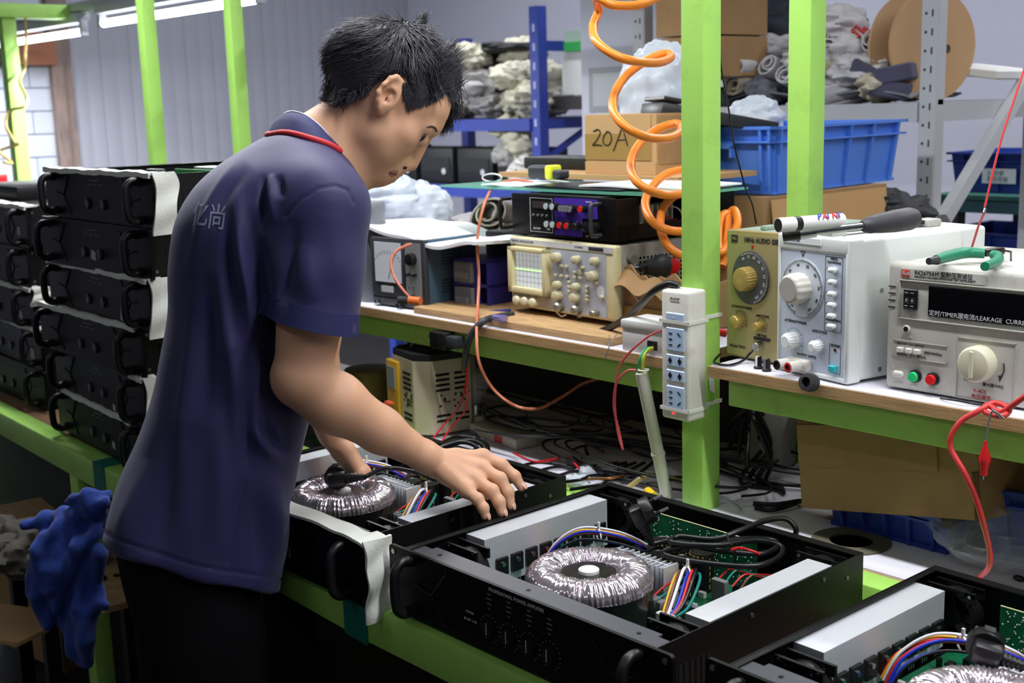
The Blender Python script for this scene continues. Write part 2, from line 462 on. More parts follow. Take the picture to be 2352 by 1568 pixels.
def front_parts(t, detail):
    # panel: x -0.026..0.458, z .004..0.094
    b = MB(); b.prism(rrect(.484, .090, .006, 4, .216, .049), 0, .005, M=FRONT(0, -.001, 0))
    fp = b.build('front_panel', BLACKP, t)
    # raised Y-shaped ribs left and right of the control field
    for s in (-1, 1):
        b = MB()
        for (ax, az, bx, bz) in ((-.075, .012, -.045, .046), (-.045, .046, -.078, .084), (-.045, .046, -.012, .052)):
            b.tube([(.216 + s * (.155 + ax + .045), -.0062, az), (.216 + s * (.155 + bx + .045), -.0062, bz)], .0016, 6)
        b.build('relief_rib', BLACKP, fp)
    for s in (-1, 1):
        x = .216 + s * .196
        p = [(x, -.003, .080), (x, -.018, .083), (x, -.029, .077), (x, -.033, .064), (x, -.033, .034), (x, -.029, .021), (x, -.018, .015), (x, -.003, .018)]
        MB().tube(crom(p, 5), .0085, 12, flat=.75).build('handle', BLACKPL, t, 60)
        for z in (.012, .086):
            MB().cyl((.216 + s * .232, -.0075, z), (.216 + s * .232, -.0058, z), .0035, n=10).build('screw', STEEL if detail else BLACKM, t)
    xs = (.172, .207, .242, .276)
    for x in (xs if detail else (.18, .25)):
        kh = .012 if detail else .010
        kb = MB().cyl((x, -.006, .036), (x, -kh, .036), .0105, .0095, 18).build('knob', BLACKPL, t)
        MB().box((x - .0005, -kh - .0006, .030), (x + .0005, -kh + .0001, .045)).build('pointer_mark', PRINT, kb, 0)
        if detail:
            b = MB()
            for k in range(15):
                a = rad(-60 + 300 * k / 14); b.box((x + .0165 * math.cos(a) - .0007, -.0064, .036 + .0165 * math.sin(a) - .0007), (x + .0165 * math.cos(a) + .0007, -.0059, .036 + .0165 * math.sin(a) + .0007))
            for k, wd in enumerate((.006, .009, .008, .004)):
                b.box((x - wd / 2, -.0064, .079 - k * .006), (x + wd / 2, -.0059, .0803 - k * .006))
            o = b.build('scale_marks', mat('grey_print', (120, 122, 126), .6), fp, 0)
    if detail:
        text('lettering', 'PROFESSIONAL POWER AMPLIFIER', .0062, PRINT, FRONT(.172, -.0062, .0865), fp)
        text('lettering', 'POWER', .0042, PRINT, FRONT(.128, -.0062, .046), fp)
        text('lettering', '● OFF  I ON', .0042, PRINT, FRONT(.124, -.0062, .036), fp)
    else:
        b = MB()
        for x in (.19, .215, .24): b.box((x - .008, -.0064, .07), (x + .008, -.0059, .0715))
        b.box((.195, -.0064, .078), (.235, -.0059, .0795))
        b.build('scale_marks', mat('grey_print', (120, 122, 126), .6), fp, 0)
    return fp
def chassis(t, top):
    w = .0015; b = MB()
    b.box((0, 0, .005), (CHW, CHD, .005 + w))
    b.box((0, 0, .005), (w, CHD, .005 + CHH)); b.box((CHW - w, 0, .005), (CHW, CHD, .005 + CHH))
    b.box((0, CHD - w, .005), (CHW, CHD, .003 + CHH)); b.box((w, 0, .005), (CHW - w, w, .004 + CHH))
    if top: b.box((0, 0, .005 + CHH), (CHW, CHD, .0065 + CHH))
    else:
        b.box((w, 0, .003 + CHH), (.009, CHD, .0045 + CHH)); b.box((w, CHD - .014, .0035 + CHH), (CHW, CHD, .005 + CHH))
    for x in (.03, CHW - .03):
        for y in (.03, CHD - .03): b.cyl((x, y, 0), (x, y, .006), .01, n=10)
    c = b.build('chassis', BLACKM, t, 30)
    for k in range(6):     # cooling slots in the right side wall
        for zz in (.027,):
            MB().box((CHW - .0005, .034 + k * .0095, zz), (CHW + .0006, .038 + k * .0095, zz + .034)).build('vent_slot', mat('slot_black', (4, 4, 5), .9), c, 0)
    for (y, z) in ((.015, .08), (.015, .016), (.16, .08), (.30, .082), (.35, .07), (.30, .014), (.16, .014)):
        MB().cyl((CHW - .001, y, z), (CHW + .0012, y, z), .003, n=8).build('screw', mat('dull_steel', (120, 120, 124), .4, metal=.8), c)
    return c
def fan(t, x, y):
    b = MB(); s = .06; z0 = .02
    for yy in (y, y + .021):
        b.box((x, yy, z0), (x + s, yy + .004, z0 + .006)); b.box((x, yy, z0 + s), (x + s, yy + .004, z0 + s + .006))
        for (cx, cz) in ((x, z0), (x + s - .013, z0), (x, z0 + s - .007), (x + s - .013, z0 + s - .007)): b.box((cx, yy, cz), (cx + .013, yy + .004, cz + .013))
    M_ = frame((x + s / 2, y, z0 + s / 2 + .003), (1, 0, 0), (0, 0, 1))
    b.lathe([(.0265, -.025), (.0265, 0), (.0295, 0), (.0295, -.025)], 24, M=M_)
    f = b.build('fan_frame', FANM, t)
    b = MB().cyl((x + s / 2, y + .002, z0 + .033), (x + s / 2, y + .022, z0 + .033), .013, n=18)
    for k in range(7):
        a = 2 * math.pi * k / 7; c, sn = math.cos(a), math.sin(a)
        A = frame((x + s / 2 + c * .0185, y + .011, z0 + .033 + sn * .0185), (c, 0, sn), (-sn * .7, .7, c * .7))
        b.box((-.007, -.008, -.0006), (.007, .008, .0006), M=A)
    b.build('fan_rotor', FANM, f)
    b = MB()
    for (cx, cz) in ((x + .005, z0 + .062), (x + s - .006, z0 + .062)): b.cyl((cx, y - .0012, cz), (cx, y + .003, cz), .0022, n=8)
    b.build('screw', STEEL, f)
    return f
def toroid(t, cx, cy, R=.079, top=.082):
    n = 360; b = MB(); k = 20; rm, h = .0565, .0215
    v = []; f = []
    ph = nrs.rand(40) * 6.28
    for j in range(n):
        th = 2 * math.pi * j / n
        for i in range(k + 1):
            a = math.pi * (-.03 + 1.15 * i / k)           # outer low -> over the top -> inner low
            wr = .0013 * abs(math.sin(th * 43 + .9 * math.sin(3 * th + ph[0]) + (i * .09) * math.sin(7 * th))) + .0007 * math.sin(th * 71 + i * .28 + ph[1]) + .0006 * math.sin(17 * th + i * .3)
            r = rm + (R - rm + wr) * math.cos(a); z = top - h + (h + wr) * math.sin(a)
            v.append((cx + r * math.cos(th), cy + r * math.sin(th), z))
    W = k + 1
    for j in range(n):
        j2 = (j + 1) % n
        for i in range(k): f.append((j * W + i, j2 * W + i, j2 * W + i + 1, j * W + i + 1))
    b.add(v, f)
    tr = b.build('transformer', FILM, t, 80)
    MB().lathe([(R - .002, .008), (R + .001, .012), (R + .001, top - h - .002), (R - .003, top - h + .0005)], 48, M=Matrix.Translation((cx, cy, 0))).build('tape_band', FILMD, tr)
    MB().lathe([(0, top - .012), (.012, top - .010), (.034, top - .009), (.037, top - .014)], 40, M=Matrix.Translation((cx, cy, 0))).build('centre_potting', FILMD, tr)
    MB().lathe([(.013, top - .0105), (.013, top - .0062), (.0115, top - .0052), (0, top - .0052)], 24, M=Matrix.Translation((cx, cy, 0))).build('centre_cap', WHITEPL, tr)
def bundle(t, pts, mats, r=.0017, spread=.004, tie=None, side=-1, fan=False):
    wb = None
    for i, m in enumerate(mats):
        off = (i - (len(mats) - 1) / 2)
        q = []
        for j, p in enumerate(pts):
            k = math.sin(math.pi * j / (len(pts) - 1))
            q.append((p[0] + off * spread * .5 * (1.0 if not fan else (.5 + .8 * k)) + rnd.uniform(-1, 1) * .001, p[1] + side * off * spread * .5 * (1.0 if not fan else (.5 + .8 * k)), p[2] - abs(off) * .0016 * k + (i % 3) * .0042 * k))
        wire('wire', q, r, m, t, 8, 7)
    if tie:
        MB().tube([(tie[0] + .010 * math.cos(a), tie[1] - .006 * math.cos(a), tie[2] + .0085 * math.sin(a)) for a in np.linspace(0, 6.28, 14)], .0012, 5).box((tie[0] - .0015, tie[1] - .0015, tie[2] + .006), (tie[0] + .0015, tie[1] + .0015, tie[2] + .018)).build('cable_tie', WHITEPL, t)
def make_open_amp(name, label):
    t = thing(name, label, 'amplifier', group='open power amplifiers on the bench')
    front_parts(t, True); chassis(t, False)
    fl = MB()
    fl.box((.002, 0, .0885), (.430, .026, .0905)); fl.box((.022, .026, .0875), (.408, .036, .0893))
    for x in (.05, .216, .39): fl.cyl((x, .018, .0903), (x, .018, .0912), .0028, n=8, mi=1)
    fl.build('top_flange', [FLANGE, BLACKP], t)
    for side in (0, 1):
        x0 = .006 if side == 0 else .387; x1 = x0 + .038
        if side == 1: x0, x1 = .387, .4215
        hs = MB(); hs.box((x0, .098, .062), (x1, .332, .088))
        if side == 0: hs.box((x1 - .006, .098, .020), (x1, .332, .062)); 
        else: hs.box((x0, .098, .020), (x0 + .006, .332, .062))
        for k in range(4):
            q = x0 + .006 + k * .008 if side else x0 + k * .008
            hs.box((q, .098, .022), (q + .0025, .332, .062))
        h = hs.build('heatsink', ALU, t, 30)
        for k in range(8):
            y = .126 + k * .0270
            if side == 0: lo, hi = (x1, y - .0100, .032), (x1 + .005, y + .0100, .057)
            else: lo, hi = (x0 - .005, y - .0100, .032), (x0, y + .0100, .057)
            tb = MB().rbox(lo, hi, .0008, 1)
            tr = tb.build('transistor', FANM, h)
            xx = hi[0] if side == 0 else lo[0]
            s = 1 if side == 0 else -1
            MB().cyl((xx, y, .048), (xx + s * .0018, y, .048), .0034, n=8).build('screw', STEEL, h)
            b = MB()
            for dy in (-.0045, 0, .0045): b.box((xx - s * .003, y + dy - .0006, .016), (xx - s * .002, y + dy + .0006, .032))
            b.build('transistor_leg', SOLDER, h, 0)
        fan(t, .008 if side == 0 else .362, .062)
    for x in (.012, .358): fan(t, x, .348)
    pc = MB().box((.05, .085, .0125), (.380, .345, .0145)).build('circuit_board', PCB, t, 0)
    r2 = random.Random(3)
    for k in range(46):          # small board components
        x, y = r2.uniform(.06, .37), r2.uniform(.2, .34)
        if (x - .215) ** 2 + (y - .135) ** 2 < .085 ** 2: continue
        c = r2.choice((0, 1, 2, 3)); b = MB()
        if c == 0: b.rbox((x - .005, y - .003, .0145), (x + .005, y + .003, .023), .0006, 1); m = WHITEPL
        elif c == 1: b.cyl((x, y, .0145), (x, y, .028), .0035, n=10); m = CAPM
        elif c == 2: b.cyl((x - .005, y, .018), (x + .005, y, .018), .0022, n=8); m = mat('resistor_blue', (96, 130, 150), .5)
        else: b.box((x - .004, y - .006, .0145), (x + .004, y + .006, .026)); m = FANM
        b.build('board_component', m, pc)
    for (x, y, sx, sy, h, m) in ((.305, .205, .028, .008, .028, CONN), (.27, .18, .009, .014, .034, CONN), (.282, .178, .008, .013, .034, CONN), (.30, .165, .026, .009, .026, WHITEPL), (.335, .225, .024, .014, .032, FANM), (.315, .25, .022, .008, .05, CONN), (.355, .22, .01, .02, .024, WHITEPL), (.25, .152, .012, .008, .026, WHITEPL), (.075, .11, .02, .02, .022, WHITEPL)):
        MB().rbox((x - sx / 2, y - sy / 2, .0145), (x + sx / 2, y + sy / 2, .0145 + h), .001, 1).build('connector', m, pc)
    # standing rear board
    rb = MB().box((.105, .3445, .016), (.300, .3460, .084)).build('rear_circuit_board', PCB, t, 0)
    b = MB()
    for k in range(170):
        b.ball((r2.uniform(.108, .297), .3443, r2.uniform(.02, .080)), (.0011, .0008, .0011), 6, 4)
    b.build('solder_joint', SOLDER, rb, 60)
    for o in ('solder_joint',): rb.children[0]['kind'] = 'stuff'
    MB().box((.105, .3444, .084), (.300, .3461, .0848)).build('board_edge', mat('board_edge_yellow', (206, 208, 150), .6), rb, 0)
    toroid(t, .207, .128, top=.0895)
    # finned heatsink behind the transformer
    b = MB(); b.box((.160, .226, .015), (.252, .2285, .072))
    for k in range(12): b.box((.160 + k * .0079, .2135, .015), (.1618 + k * .0079, .2265, .072))
    b.box((.2535, .212, .015), (.2555, .2415, .0735))
    for k in range(10): b.box((.160 + k * .0095, .2285, .015), (.1618 + k * .0095, .241, .072))
    b.build('finned_heatsink', ALU, t, 0)
    for (x, y) in ((.205, .262), (.238, .270), (.206, .300), (.241, .306), (.172, .268), (.172, .305)):
        c = MB().lathe([(.0158, .0145), (.0158, .064), (.0148, .0665), (.0135, .0655), (0, .0655)], 20, M=Matrix.Translation((x, y, 0))).build('capacitor', CAPM, t)
        b = MB(); 
        for k in range(5): b.box((x - .0162, y - .004, .02 + k * .009), (x - .0158, y + .004, .024 + k * .009)); b.box((x + .0157, y - .005, .02 + k * .009), (x + .0162, y - .003, .026 + k * .009))
        for k in range(6):
            a = rad(200 + 22 * k); b.box((x + .0158 * math.cos(a) - .002, y + .0158 * math.sin(a) - .0006, .0625), (x + .0158 * math.cos(a) + .002, y + .0158 * math.sin(a) + .0002, .0645))
        b.build('capacitor_print', GOLD, c, 0)
    bundle(t, [(.062, .185, .03), (.072, .20, .058), (.100, .222, .078), (.140, .245, .078), (.168, .262, .070), (.175, .285, .055)], [RED, YELLOW, WHITEW, BROWNW, RED, BLUEW, BLUEW, RUBBER], spread=.0075, tie=(.122, .234, .079))
    bundle(t, [(.268, .245, .058), (.276, .236, .068), (.288, .215, .064), (.300, .185, .045), (.303, .166, .036)], [YELLOW, BROWNW, WHITEW, BLUEW, RED, RUBBER, TEALW], r=.0021, spread=.0062, tie=(.274, .237, .066), side=1, fan=True)
    wire('wire', [(.262, .240, .056), (.258, .21, .05), (.252, .165, .03), (.247, .150, .026)], .0014, RED, t)
    wire('wire', [(.272, .232, .06), (.272, .205, .05), (.272, .18, .047)], .0014, TEALW, t)
    wire('wire', [(.28, .23, .06), (.282, .20, .05), (.282, .178, .047)], .0014, TEALW, t)
    for k in range(5):
        wire('wire', [(.31 + .012 * k, .25, .06), (.315 + .012 * k, .27, .072 + .003 * (k % 2)), (.325 + .01 * k, .30, .06), (.33 + .008 * k, .335, .05)], .0013, (RED, TEALW, RED, BROWNW, RUBBER)[k], t)
    wire('wire', [(.03, .055, .03), (.035, .05, .05), (.042, .052, .058), (.05, .056, .045), (.05, .07, .03)], .0016, BLUEW, t)
    wire('wire', [(.048, .055, .03), (.052, .05, .05), (.058, .054, .052), (.06, .06, .03)], .0013, RED, t)
    return t
def add_plug(t, M_):
    """two-pin mains plug; local +y is the pin direction, cord leaves at the bottom (-x)"""
    b = MB(); pr = [(.0185, 0), (.0185, .012), (.0172, .014), (0, .014)]
    b.lathe(pr, 24, M=M_ @ Matrix.Rotation(rad(-90), 4, 'X'))
    b.rbox((-.017, -.016, -.012), (.012, .004, .012), .005, 2, M=M_)
    b.rbox((-.006, .004, -.0192), (.006, .0145, .0192), .001, 1, M=M_)
    pl = b.build('plug', BLACKPL, t)
    b = MB()
    for k in range(6): b.cyl((-.017 - .0045 * k, -.007, 0), (-.0202 - .0045 * k, -.007, 0), .0078 - .0007 * k, n=12, M=M_)
    b.cyl((-.017, -.007, 0), (-.046, -.007, 0), .0052, .0042, 10, M=M_)
    b.build('strain_relief', BLACKPL, pl)
    for s in (-1, 1):
        b = MB().cyl((s * .0095, .013, 0), (s * .0095, .021, 0), .0024, n=10, M=M_).build('pin_sleeve', BLACKPL, pl)
        MB().cyl((s * .0095, .020, 0), (s * .0095, .033, 0), .0023, .0020, 10, M=M_).build('pin', STEEL, pl)
    return pl
ampB = make_open_amp('power_amplifier', 'open black power amplifier with the bright ring transformer, nearest whole one')
ampB.location = (-1.2345, .908, ZB)
ampA = copy_tree(ampB); ampA.location = (-1.7365, .885, ZB); ampA['label'] = 'open black power amplifier under the worker\'s hands'
ampC = copy_tree(ampB); ampC.location = (-.7265, .930, ZB); ampC.rotation_euler = (0, 0, rad(-1.2)); ampC['label'] = 'open black power amplifier cut off at the lower right corner'
def local(t, p):
    return tuple(Matrix.LocRotScale(t.location, t.rotation_euler, None).inverted() @ Vector(p))
# cord and plug of the nearest amplifier
M1 = frame(local(ampB, at(1476, 1176, y=1.165)), (-.27, -.30, .9), (.5, .56, .62))
add_plug(ampB, M1)
tail = M1 @ Vector((-.045, -.007, 0))
pp = [tuple(tail)]
def L(u, v, z): return local(ampB, at(u, v, z=ZB + z))
pts = [L(1545, 1243, .078), L(1640, 1262, .084), L(1740, 1272, .084), L(1782, 1258, .084), L(1775, 1240, .086), L(1700, 1238, .092), L(1600, 1252, .092), L(1535, 1262, .084), L(1530, 1275, .078), L(1600, 1290, .078), L(1720, 1300, .080), L(1785, 1282, .082), L(1795, 1255, .084), L(1740, 1240, .094), L(1640, 1252, .096), L(1545, 1246, .094), L(1560, 1232, .096), L(1640, 1238, .10), L(1700, 1218, .108), L(1760, 1195, .112), L(1805, 1192, .11), L(1828, 1215, .098), L(1822, 1240, .08), L(1815, 1250, .06)]
wire('power_cord', pp + pts, .0038, RUBBER, ampB, 8, 9)
b = MB(); b.tube([L(1668, 1225, .112), L(1680, 1250, .105), L(1690, 1270, .09), L(1686, 1300, .07)], .0012, 5); b.build('twist_tie', RUBBER, ampB)
wire('speaker_lead', [L(1680, 1262, .10), L(1700, 1258, .098), L(1730, 1266, .094), L(1745, 1272, .09)], .0018, RED, ampB)
# plug lying on the transformer of the amplifier under the hands
M2 = frame(local(ampA, at(772, 1098, z=ZB + .105)), Vector((.55, .55, .06)) * -1, (-.7, .55, .05))
add_plug(ampA, M2)
tail = M2 @ Vector((-.045, -.007, 0))
def L(u, v, z): return local(ampA, at(u, v, z=ZB + z))
wire('power_cord', [tuple(tail), L(890, 1075, .10), L(960, 1085, .095), L(1010, 1100, .085), L(1080, 1060, .09), L(1112, 1030, .105), L(1080, 1010, .12), L(1020, 1025, .115), L(990, 1050, .10), L(1040, 1052, .10), L(1095, 1030, .115), L(1060, 1015, .125), L(1000, 1035, .11)], .0038, RUBBER, ampA, 8, 9)
# plug in amplifier at lower right
M3 = frame(local(ampC, at(2262, 1490, z=ZB + .10)), (-.55, -.3, .15), (-.5, .7, .2))
add_plug(ampC, M3)
tail = M3 @ Vector((-.045, -.007, 0))
wire('power_cord', [tuple(tail), (tail[0] + .04, tail[1] + .02, .095), (tail[0] + .09, tail[1] - .02, .09), (tail[0] + .14, tail[1] + .03, .09), (tail[0] + .1, tail[1] + .08, .09)], .0038, RUBBER, ampC, 8, 9)

# ---------------------------------------------------------------- stacked finished amplifiers
def make_closed_amp():
    t = thing('power_amplifier', 'x', 'amplifier', group='amplifiers stacked at the far end of the bench')
    front_parts(t, False); chassis(t, True)
    return t
proto = make_closed_amp()
lab1 = ['second amplifier from the top of the tall front stack, grey sticker on a knob', 'third amplifier from the top of the tall front stack, under white foam', 'fourth amplifier from the top of the tall front stack', 'fifth amplifier from the top of the tall front stack, foam on its corner', 'bottom amplifier of the tall front stack, resting on the bench']
rc = [(341, 520, -.5), (339, 623, -2), (322, 735, -1), (326, 843, -4), (330, 950, -4)]
HST = .0915
used = False
def place(o, u, v, ztop, rz):
    p = at(u, v, z=ztop); R_ = Matrix.Rotation(rad(rz), 4, 'Z')
    q = R_ @ Vector((.458, -.006, 0))
    o.location = (p.x - q.x, p.y - q.y, ztop - .0935); o.rotation_euler = (0, 0, rad(rz))
# solve the right front corner at a common depth instead of by height: keeps the stack upright
def place_y(o, u, v, y, z0, rz):
    p = at(u, v, y=y); R_ = Matrix.Rotation(rad(rz), 4, 'Z'); q = R_ @ Vector((.458, -.006, 0))
    o.location = (p.x - q.x, p.y - q.y, z0); o.rotation_euler = (0, 0, rad(rz))
stack = []
for i in range(5):
    o = proto if i == 0 else copy_tree(proto)
    u, v, rz = rc[i]; place_y(o, u, v, .953, ZB + .001 + (4 - i) * HST, rz); o['label'] = lab1[i]; stack.append(o)
for i in range(5):
    o = copy_tree(proto)
    u, v = [(58, 480), (60, 572), (72, 662), (88, 745), (98, 835)][i]
    place_y(o, u, v, 1.03, ZB + .001 + (4 - i) * HST, -3 + (i % 3) * 1.5)
    o['label'] = ['top amplifier of the left edge stack', 'second amplifier down in the left edge stack', 'middle amplifier of the left edge stack', 'fourth amplifier down in the left edge stack', 'lowest amplifier of the left edge stack'][i]
    o['group'] = 'amplifiers stacked at the left edge'; stack.append(o)
# the opened amplifier on top of the tall stack
t = thing('power_amplifier', 'opened amplifier on top of the tall stack with white foam along its front', 'amplifier', group='amplifiers stacked at the far end of the bench')
front_parts(t, False); chassis(t, False)
place_y(t, 347, 408, .953, ZB + .001 + 5 * HST, -1.5); ampT = t
MB().box((.05, .06, .012), (.38, .34, .014)).build('circuit_board', PCB, t, 0)
LG = mat('light_green_board', (96, 180, 110), .5)
MB().box((.20, .16, .012), (.37, .163, .091)).box((.36, .16, .06), (.372, .164, .0915), 1).build('display_board', [LG, mat('board_amber', (196, 176, 90), .5)], t, 0)
MB().box((.20, .20, .06), (.35, .24, .0925)).build('heatsink', ALU, t, 0)
MB().box((.30, .344, .012), (.42, .346, .09)).build('rear_circuit_board', PCB, t, 0)
b = MB(); c0 = Vector((.395, .30, .09))
for k in range(5):
    b.tube([c0 + Vector((.035 * math.cos(a) * (.8 + .06 * k) - .012 * math.sin(a), .010 * (k - 2) + .004 * math.sin(a), .038 + .042 * math.sin(a) + .008 * math.cos(a))) for a in np.linspace(0, 6.28, 22)], .0032, 7, True)
b.build('power_cord', RUBBER, t, 60)
b = MB(); b.rbox((.20, .10, .078), (.25, .12, .094), .004); b.build('plug', BLACKPL, t)
# stickers
STK = mat('grey_sticker', (176, 178, 180), .6)
def sticker(o, x, z, s, k=0):
    MB().prism([(-s, -s * .7), (s * .9, -s), (s, s * .6), (-s * .6, s)], 0, .0006, M=FRONT(x, -.0062 - (.0135 if k else 0), z)).build('sticker', STK, o, 0)
sticker(stack[0], .25, .036, .010, 1); sticker(stack[1], .335, .02, .012); sticker(stack[3], .30, .016, .007); sticker(stack[4], .29, .03, .008)
sticker(stack[5], .40, .04, .012); sticker(stack[7], .38, .03, .010); sticker(stack[8], .40, .035, .014)
# foam strips
def foam(label, o, x0, x1, drop, z=.0945, wrap=.0, front=.02, back=.012):
    A = Matrix.LocRotScale(o.location, o.rotation_euler, None)
    b = MB(); n = 26; h = .004
    def top(u, v):
        x = lerp(x0, x1, u); lip = max(0, (.4 - v) / .4); y = lerp(-.012, .018, max(0, (v - .4) / .6))
        return (x, y + .0012 * math.sin(u * 17), z + h - .009 * lip + .0010 * math.sin(u * 23 + v * 3) + .0006 * math.sin(u * 57))
    b.grid(top, 40, 5, thick=.004, M=A)
    if drop:
        def side(u, v):
            zz = lerp(z + h, z + h - drop, u); y = lerp(-.010, .030 + .004 * math.sin(u * 9), v)
            k = .006 * math.sin(u * math.pi * .9)
            return (x1 + .004 + k * .6 + .002 * math.sin(u * 11 + v * 2), y + .005 * math.sin(u * 5), zz)
        b.grid(side, 16, 4, thick=-.004, M=A)
    return tag(b.build('foam_strip', FOAM, smooth=60), label, 'foam', 'white foam strips on amplifiers')
foam('white foam strip along the topmost amplifier of the tall stack, folded down its corner', ampT, -.02, .462, .105)
foam('white foam strip on the third amplifier of the tall stack, hanging down its corner', stack[1], -.02, .458, .105, wrap=.0)
foam('thin foam strip between the third and fourth amplifiers of the tall stack', stack[2], -.02, .44, 0)
foam('short foam piece over the corner of the fifth amplifier in the tall stack', stack[3], .40, .460, .10)
foam('thin foam strip on the bottom amplifier of the tall stack', stack[4], .02, .40, 0)
foam('foam strip on the top amplifier of the left edge stack', stack[5], .0, .47, 0)
foam('foam strip on the middle amplifier of the left edge stack', stack[7], .0, .46, .04)
foam('thin foam strip on the fourth amplifier of the left edge stack', stack[8], .0, .45, 0)
o = MB().rbox((0, 0, 0), (.30, .25, .035), .004).build('black_box', BLACKM); q = at(40, 456, y=1.10); o.location = (q.x - .30, 1.10, ZB + 5 * HST + .0025)
tag(o, 'low black box on top of the left edge stack', 'box')
# foam strip of the amplifier under the hands: along the front top and folded over the right corner
b = MB(); A = Matrix.Translation(ampA.location)
P1 = crom([(-.02, -.01, .0965), (.10, -.008, .0965), (.25, -.008, .0965), (.38, -.008, .0965), (.445, -.008, .097)], 8)
def top(u, v):
    p = P1[int(u * (len(P1) - 1))]; return (p.x, -.012 + v * .030 + .0015 * math.sin(u * 20), .0992 + .0012 * math.sin(u * 31 + v * 2))
b.grid(top, 32, 4, thick=.004, M=A)
def side(u, v):
    z = .100 - u * .112; y = lerp(-.016 + .003 * math.sin(u * 4), .026 + .004 * math.sin(u * 9 + 1), v)
    return (.4615 + .005 * math.sin(u * 3.0) + .0025 * math.sin(u * 14 + v * 3), y, z)
b.grid(side, 26, 6, thick=-.004, M=A)
b.grid(lambda u, v: (lerp(.438, .4635, u), lerp(-.015, .026, v), .0995 - .003 * u * u), 5, 4, thick=.004, M=A)
tag(b.build('foam_strip', FOAM, smooth=60), 'white foam strip along the amplifier under the hands, draped down its corner', 'foam', 'white foam strips on amplifiers')
# ================================================================ instruments on the shelf
CREAM = mat('cream_plastic', (214, 204, 160), .45, var=.03)
KNOBC = mat('cream_knob', (196, 188, 154), .45)
PANELG = mat('grey_blue_panel', (170, 176, 186), .5, var=.03, scale=20)
GOLDP = mat('gold_panel', (186, 172, 122), .38, metal=.25, var=.05, scale=7)
GOLDK = mat('gold_knob', (190, 166, 92), .35, metal=.4)
OFFW = mat('off_white_case', (222, 226, 222), .42, var=.02)
PALEB = mat('pale_blue_panel', (196, 206, 220), .45, var=.02)
GREYC = mat('warm_grey_case', (196, 194, 184), .5, var=.05, scale=16, dirt=(120, 112, 96), dirt_amt=.35, dscale=22)
DKGREY = mat('dark_grey_plastic', (52, 54, 58), .45)
BLUECASE = mat('blue_grey_case', (58, 84, 104), .5, var=.05)
REDP = mat('red_plastic', (206, 30, 34), .35)
def knob(t, x, y, z, r, h, m, name='knob', ribs=0, mark=None, taper=.92):
    """knob standing out of a -y facing panel at (x, y, z)"""
    A = frame((x, y, z), (1, 0, 0), (0, 0, 1))
    w_ = (lambda th, zz: 1 - .05 * (math.sin(th * ribs) > 0)) if ribs else None
    b = MB().lathe([(r, 0), (r, h * .75), (r * taper, h * .97), (r * taper * .93, h), (0, h)], max(24, ribs * 4), M=A, wob=w_)
    o = b.build(name, m, t, 40)
    if mark:
        MB().box((-.0006, r * .3, h), (.0006, r * .85, h + .0004), M=A).build('pointer_mark', mark, o, 0)
    return o
def ticks(t, x, y, z, r0, r1, a0, a1, n, m, w=.0005, long=5, name='scale_marks'):
    b = MB()
    for k in range(n + 1):
        a = rad(lerp(a0, a1, k / n)); c, s = math.cos(a), math.sin(a)
        A = frame((x + c * (r0 + r1) / 2, y, z + s * (r0 + r1) / 2), (c, 0, s), (-s, 0, c))
        hl = (r1 - r0) / 2 * (1 if k % long == 0 else .6); b.box((-hl, -w, 0), (hl, w, .0004), M=A)
    return b.build(name, m, t, 0)
def rot_thing(name, label, cat, u, v, rz, z=ZS, group=None):
    p = at(u, v, z=z); return thing(name, label, cat, p, rad(rz), group)

# ---- grey pipe
p = at(856, 692, z=ZS)
o = MB().lathe([(.0312, 0), (.0312, .176), (.0322, .178), (.0322, .196), (.030, .201), (0, .2015)], 32).build('grey_pipe', mat('grey_pipe_paint', (122, 126, 132), .4, var=.04), loc=(p.x - .012, p.y + .012, ZS))
tag(o, 'upright grey capped pipe at the left end of the shelf', 'pipe')
# ---- moving-coil meter
t = rot_thing('panel_meter', 'dark bench meter with white dial and blue-grey side', 'meter', 860, 700, 5); W_, D_, H_ = .152, .15, .135
MB().rbox((0, .006, .004), (W_, D_, H_), .003).build('case', BLUECASE, t)
MB().rbox((-.002, -.002, .003), (W_ + .002, .010, H_ + .002), .003).build('bezel', DKGREY, t)
MB().box((.012, -.004, .050), (.088, -.001, .128)).build('dial', mat('meter_dial', (206, 208, 216), .35), t, 0)
b = MB()
for k in range(13):
    a = rad(35 + 110 * k / 12); A = frame((.05 + .052 * math.cos(a), -.0042, .058 + .052 * math.sin(a)), (math.cos(a), 0, math.sin(a)), (-math.sin(a), 0, math.cos(a)))
    b.box((-.003, -.0004, 0), (.003, .0004, .0003), M=A)
b.tube([(.05, -.0045, .056), (.07, -.0045, .104)], .0004, 4)
b.build('dial_marks', DKPRINT, t, 0)
MB().box((.028, -.004, .030), (.062, -.001, .042)).build('name_plate', mat('plate_grey', (176, 178, 176), .5), t, 0)
MB().box((.004, -.004, .018), (.092, -.0015, .0215)).build('trim_bar', STEEL, t, 0)
MB().box((.102, -.004, .018), (.144, -.001, .130)).build('control_strip', mat('strip_grey', (126, 128, 128), .5), t, 0)
knob(t, .123, -.004, .100, .012, .012, BLACKPL); knob(t, .113, -.004, .07, .003, .01, BLACKPL, 'toggle'); knob(t, .131, -.004, .07, .003, .01, BLACKPL, 'toggle')
knob(t, .123, -.004, .046, .0025, .012, STEEL, 'toggle'); knob(t, .016, -.003, .008, .005, .008, STEEL, 'terminal'); knob(t, .085, -.003, .008, .006, .012, BLACKPL, 'terminal'); knob(t, .123, -.004, .027, .004, .006, BLACKPL, 'terminal')
b = MB()
for i in range(9):
    for j in range(5):
        for zz in (.03, .085): b.box((W_ - .0003, .045 + i * .006, zz + j * .006), (W_ + .0004, .0485 + i * .006, zz + .0032 + j * .006))
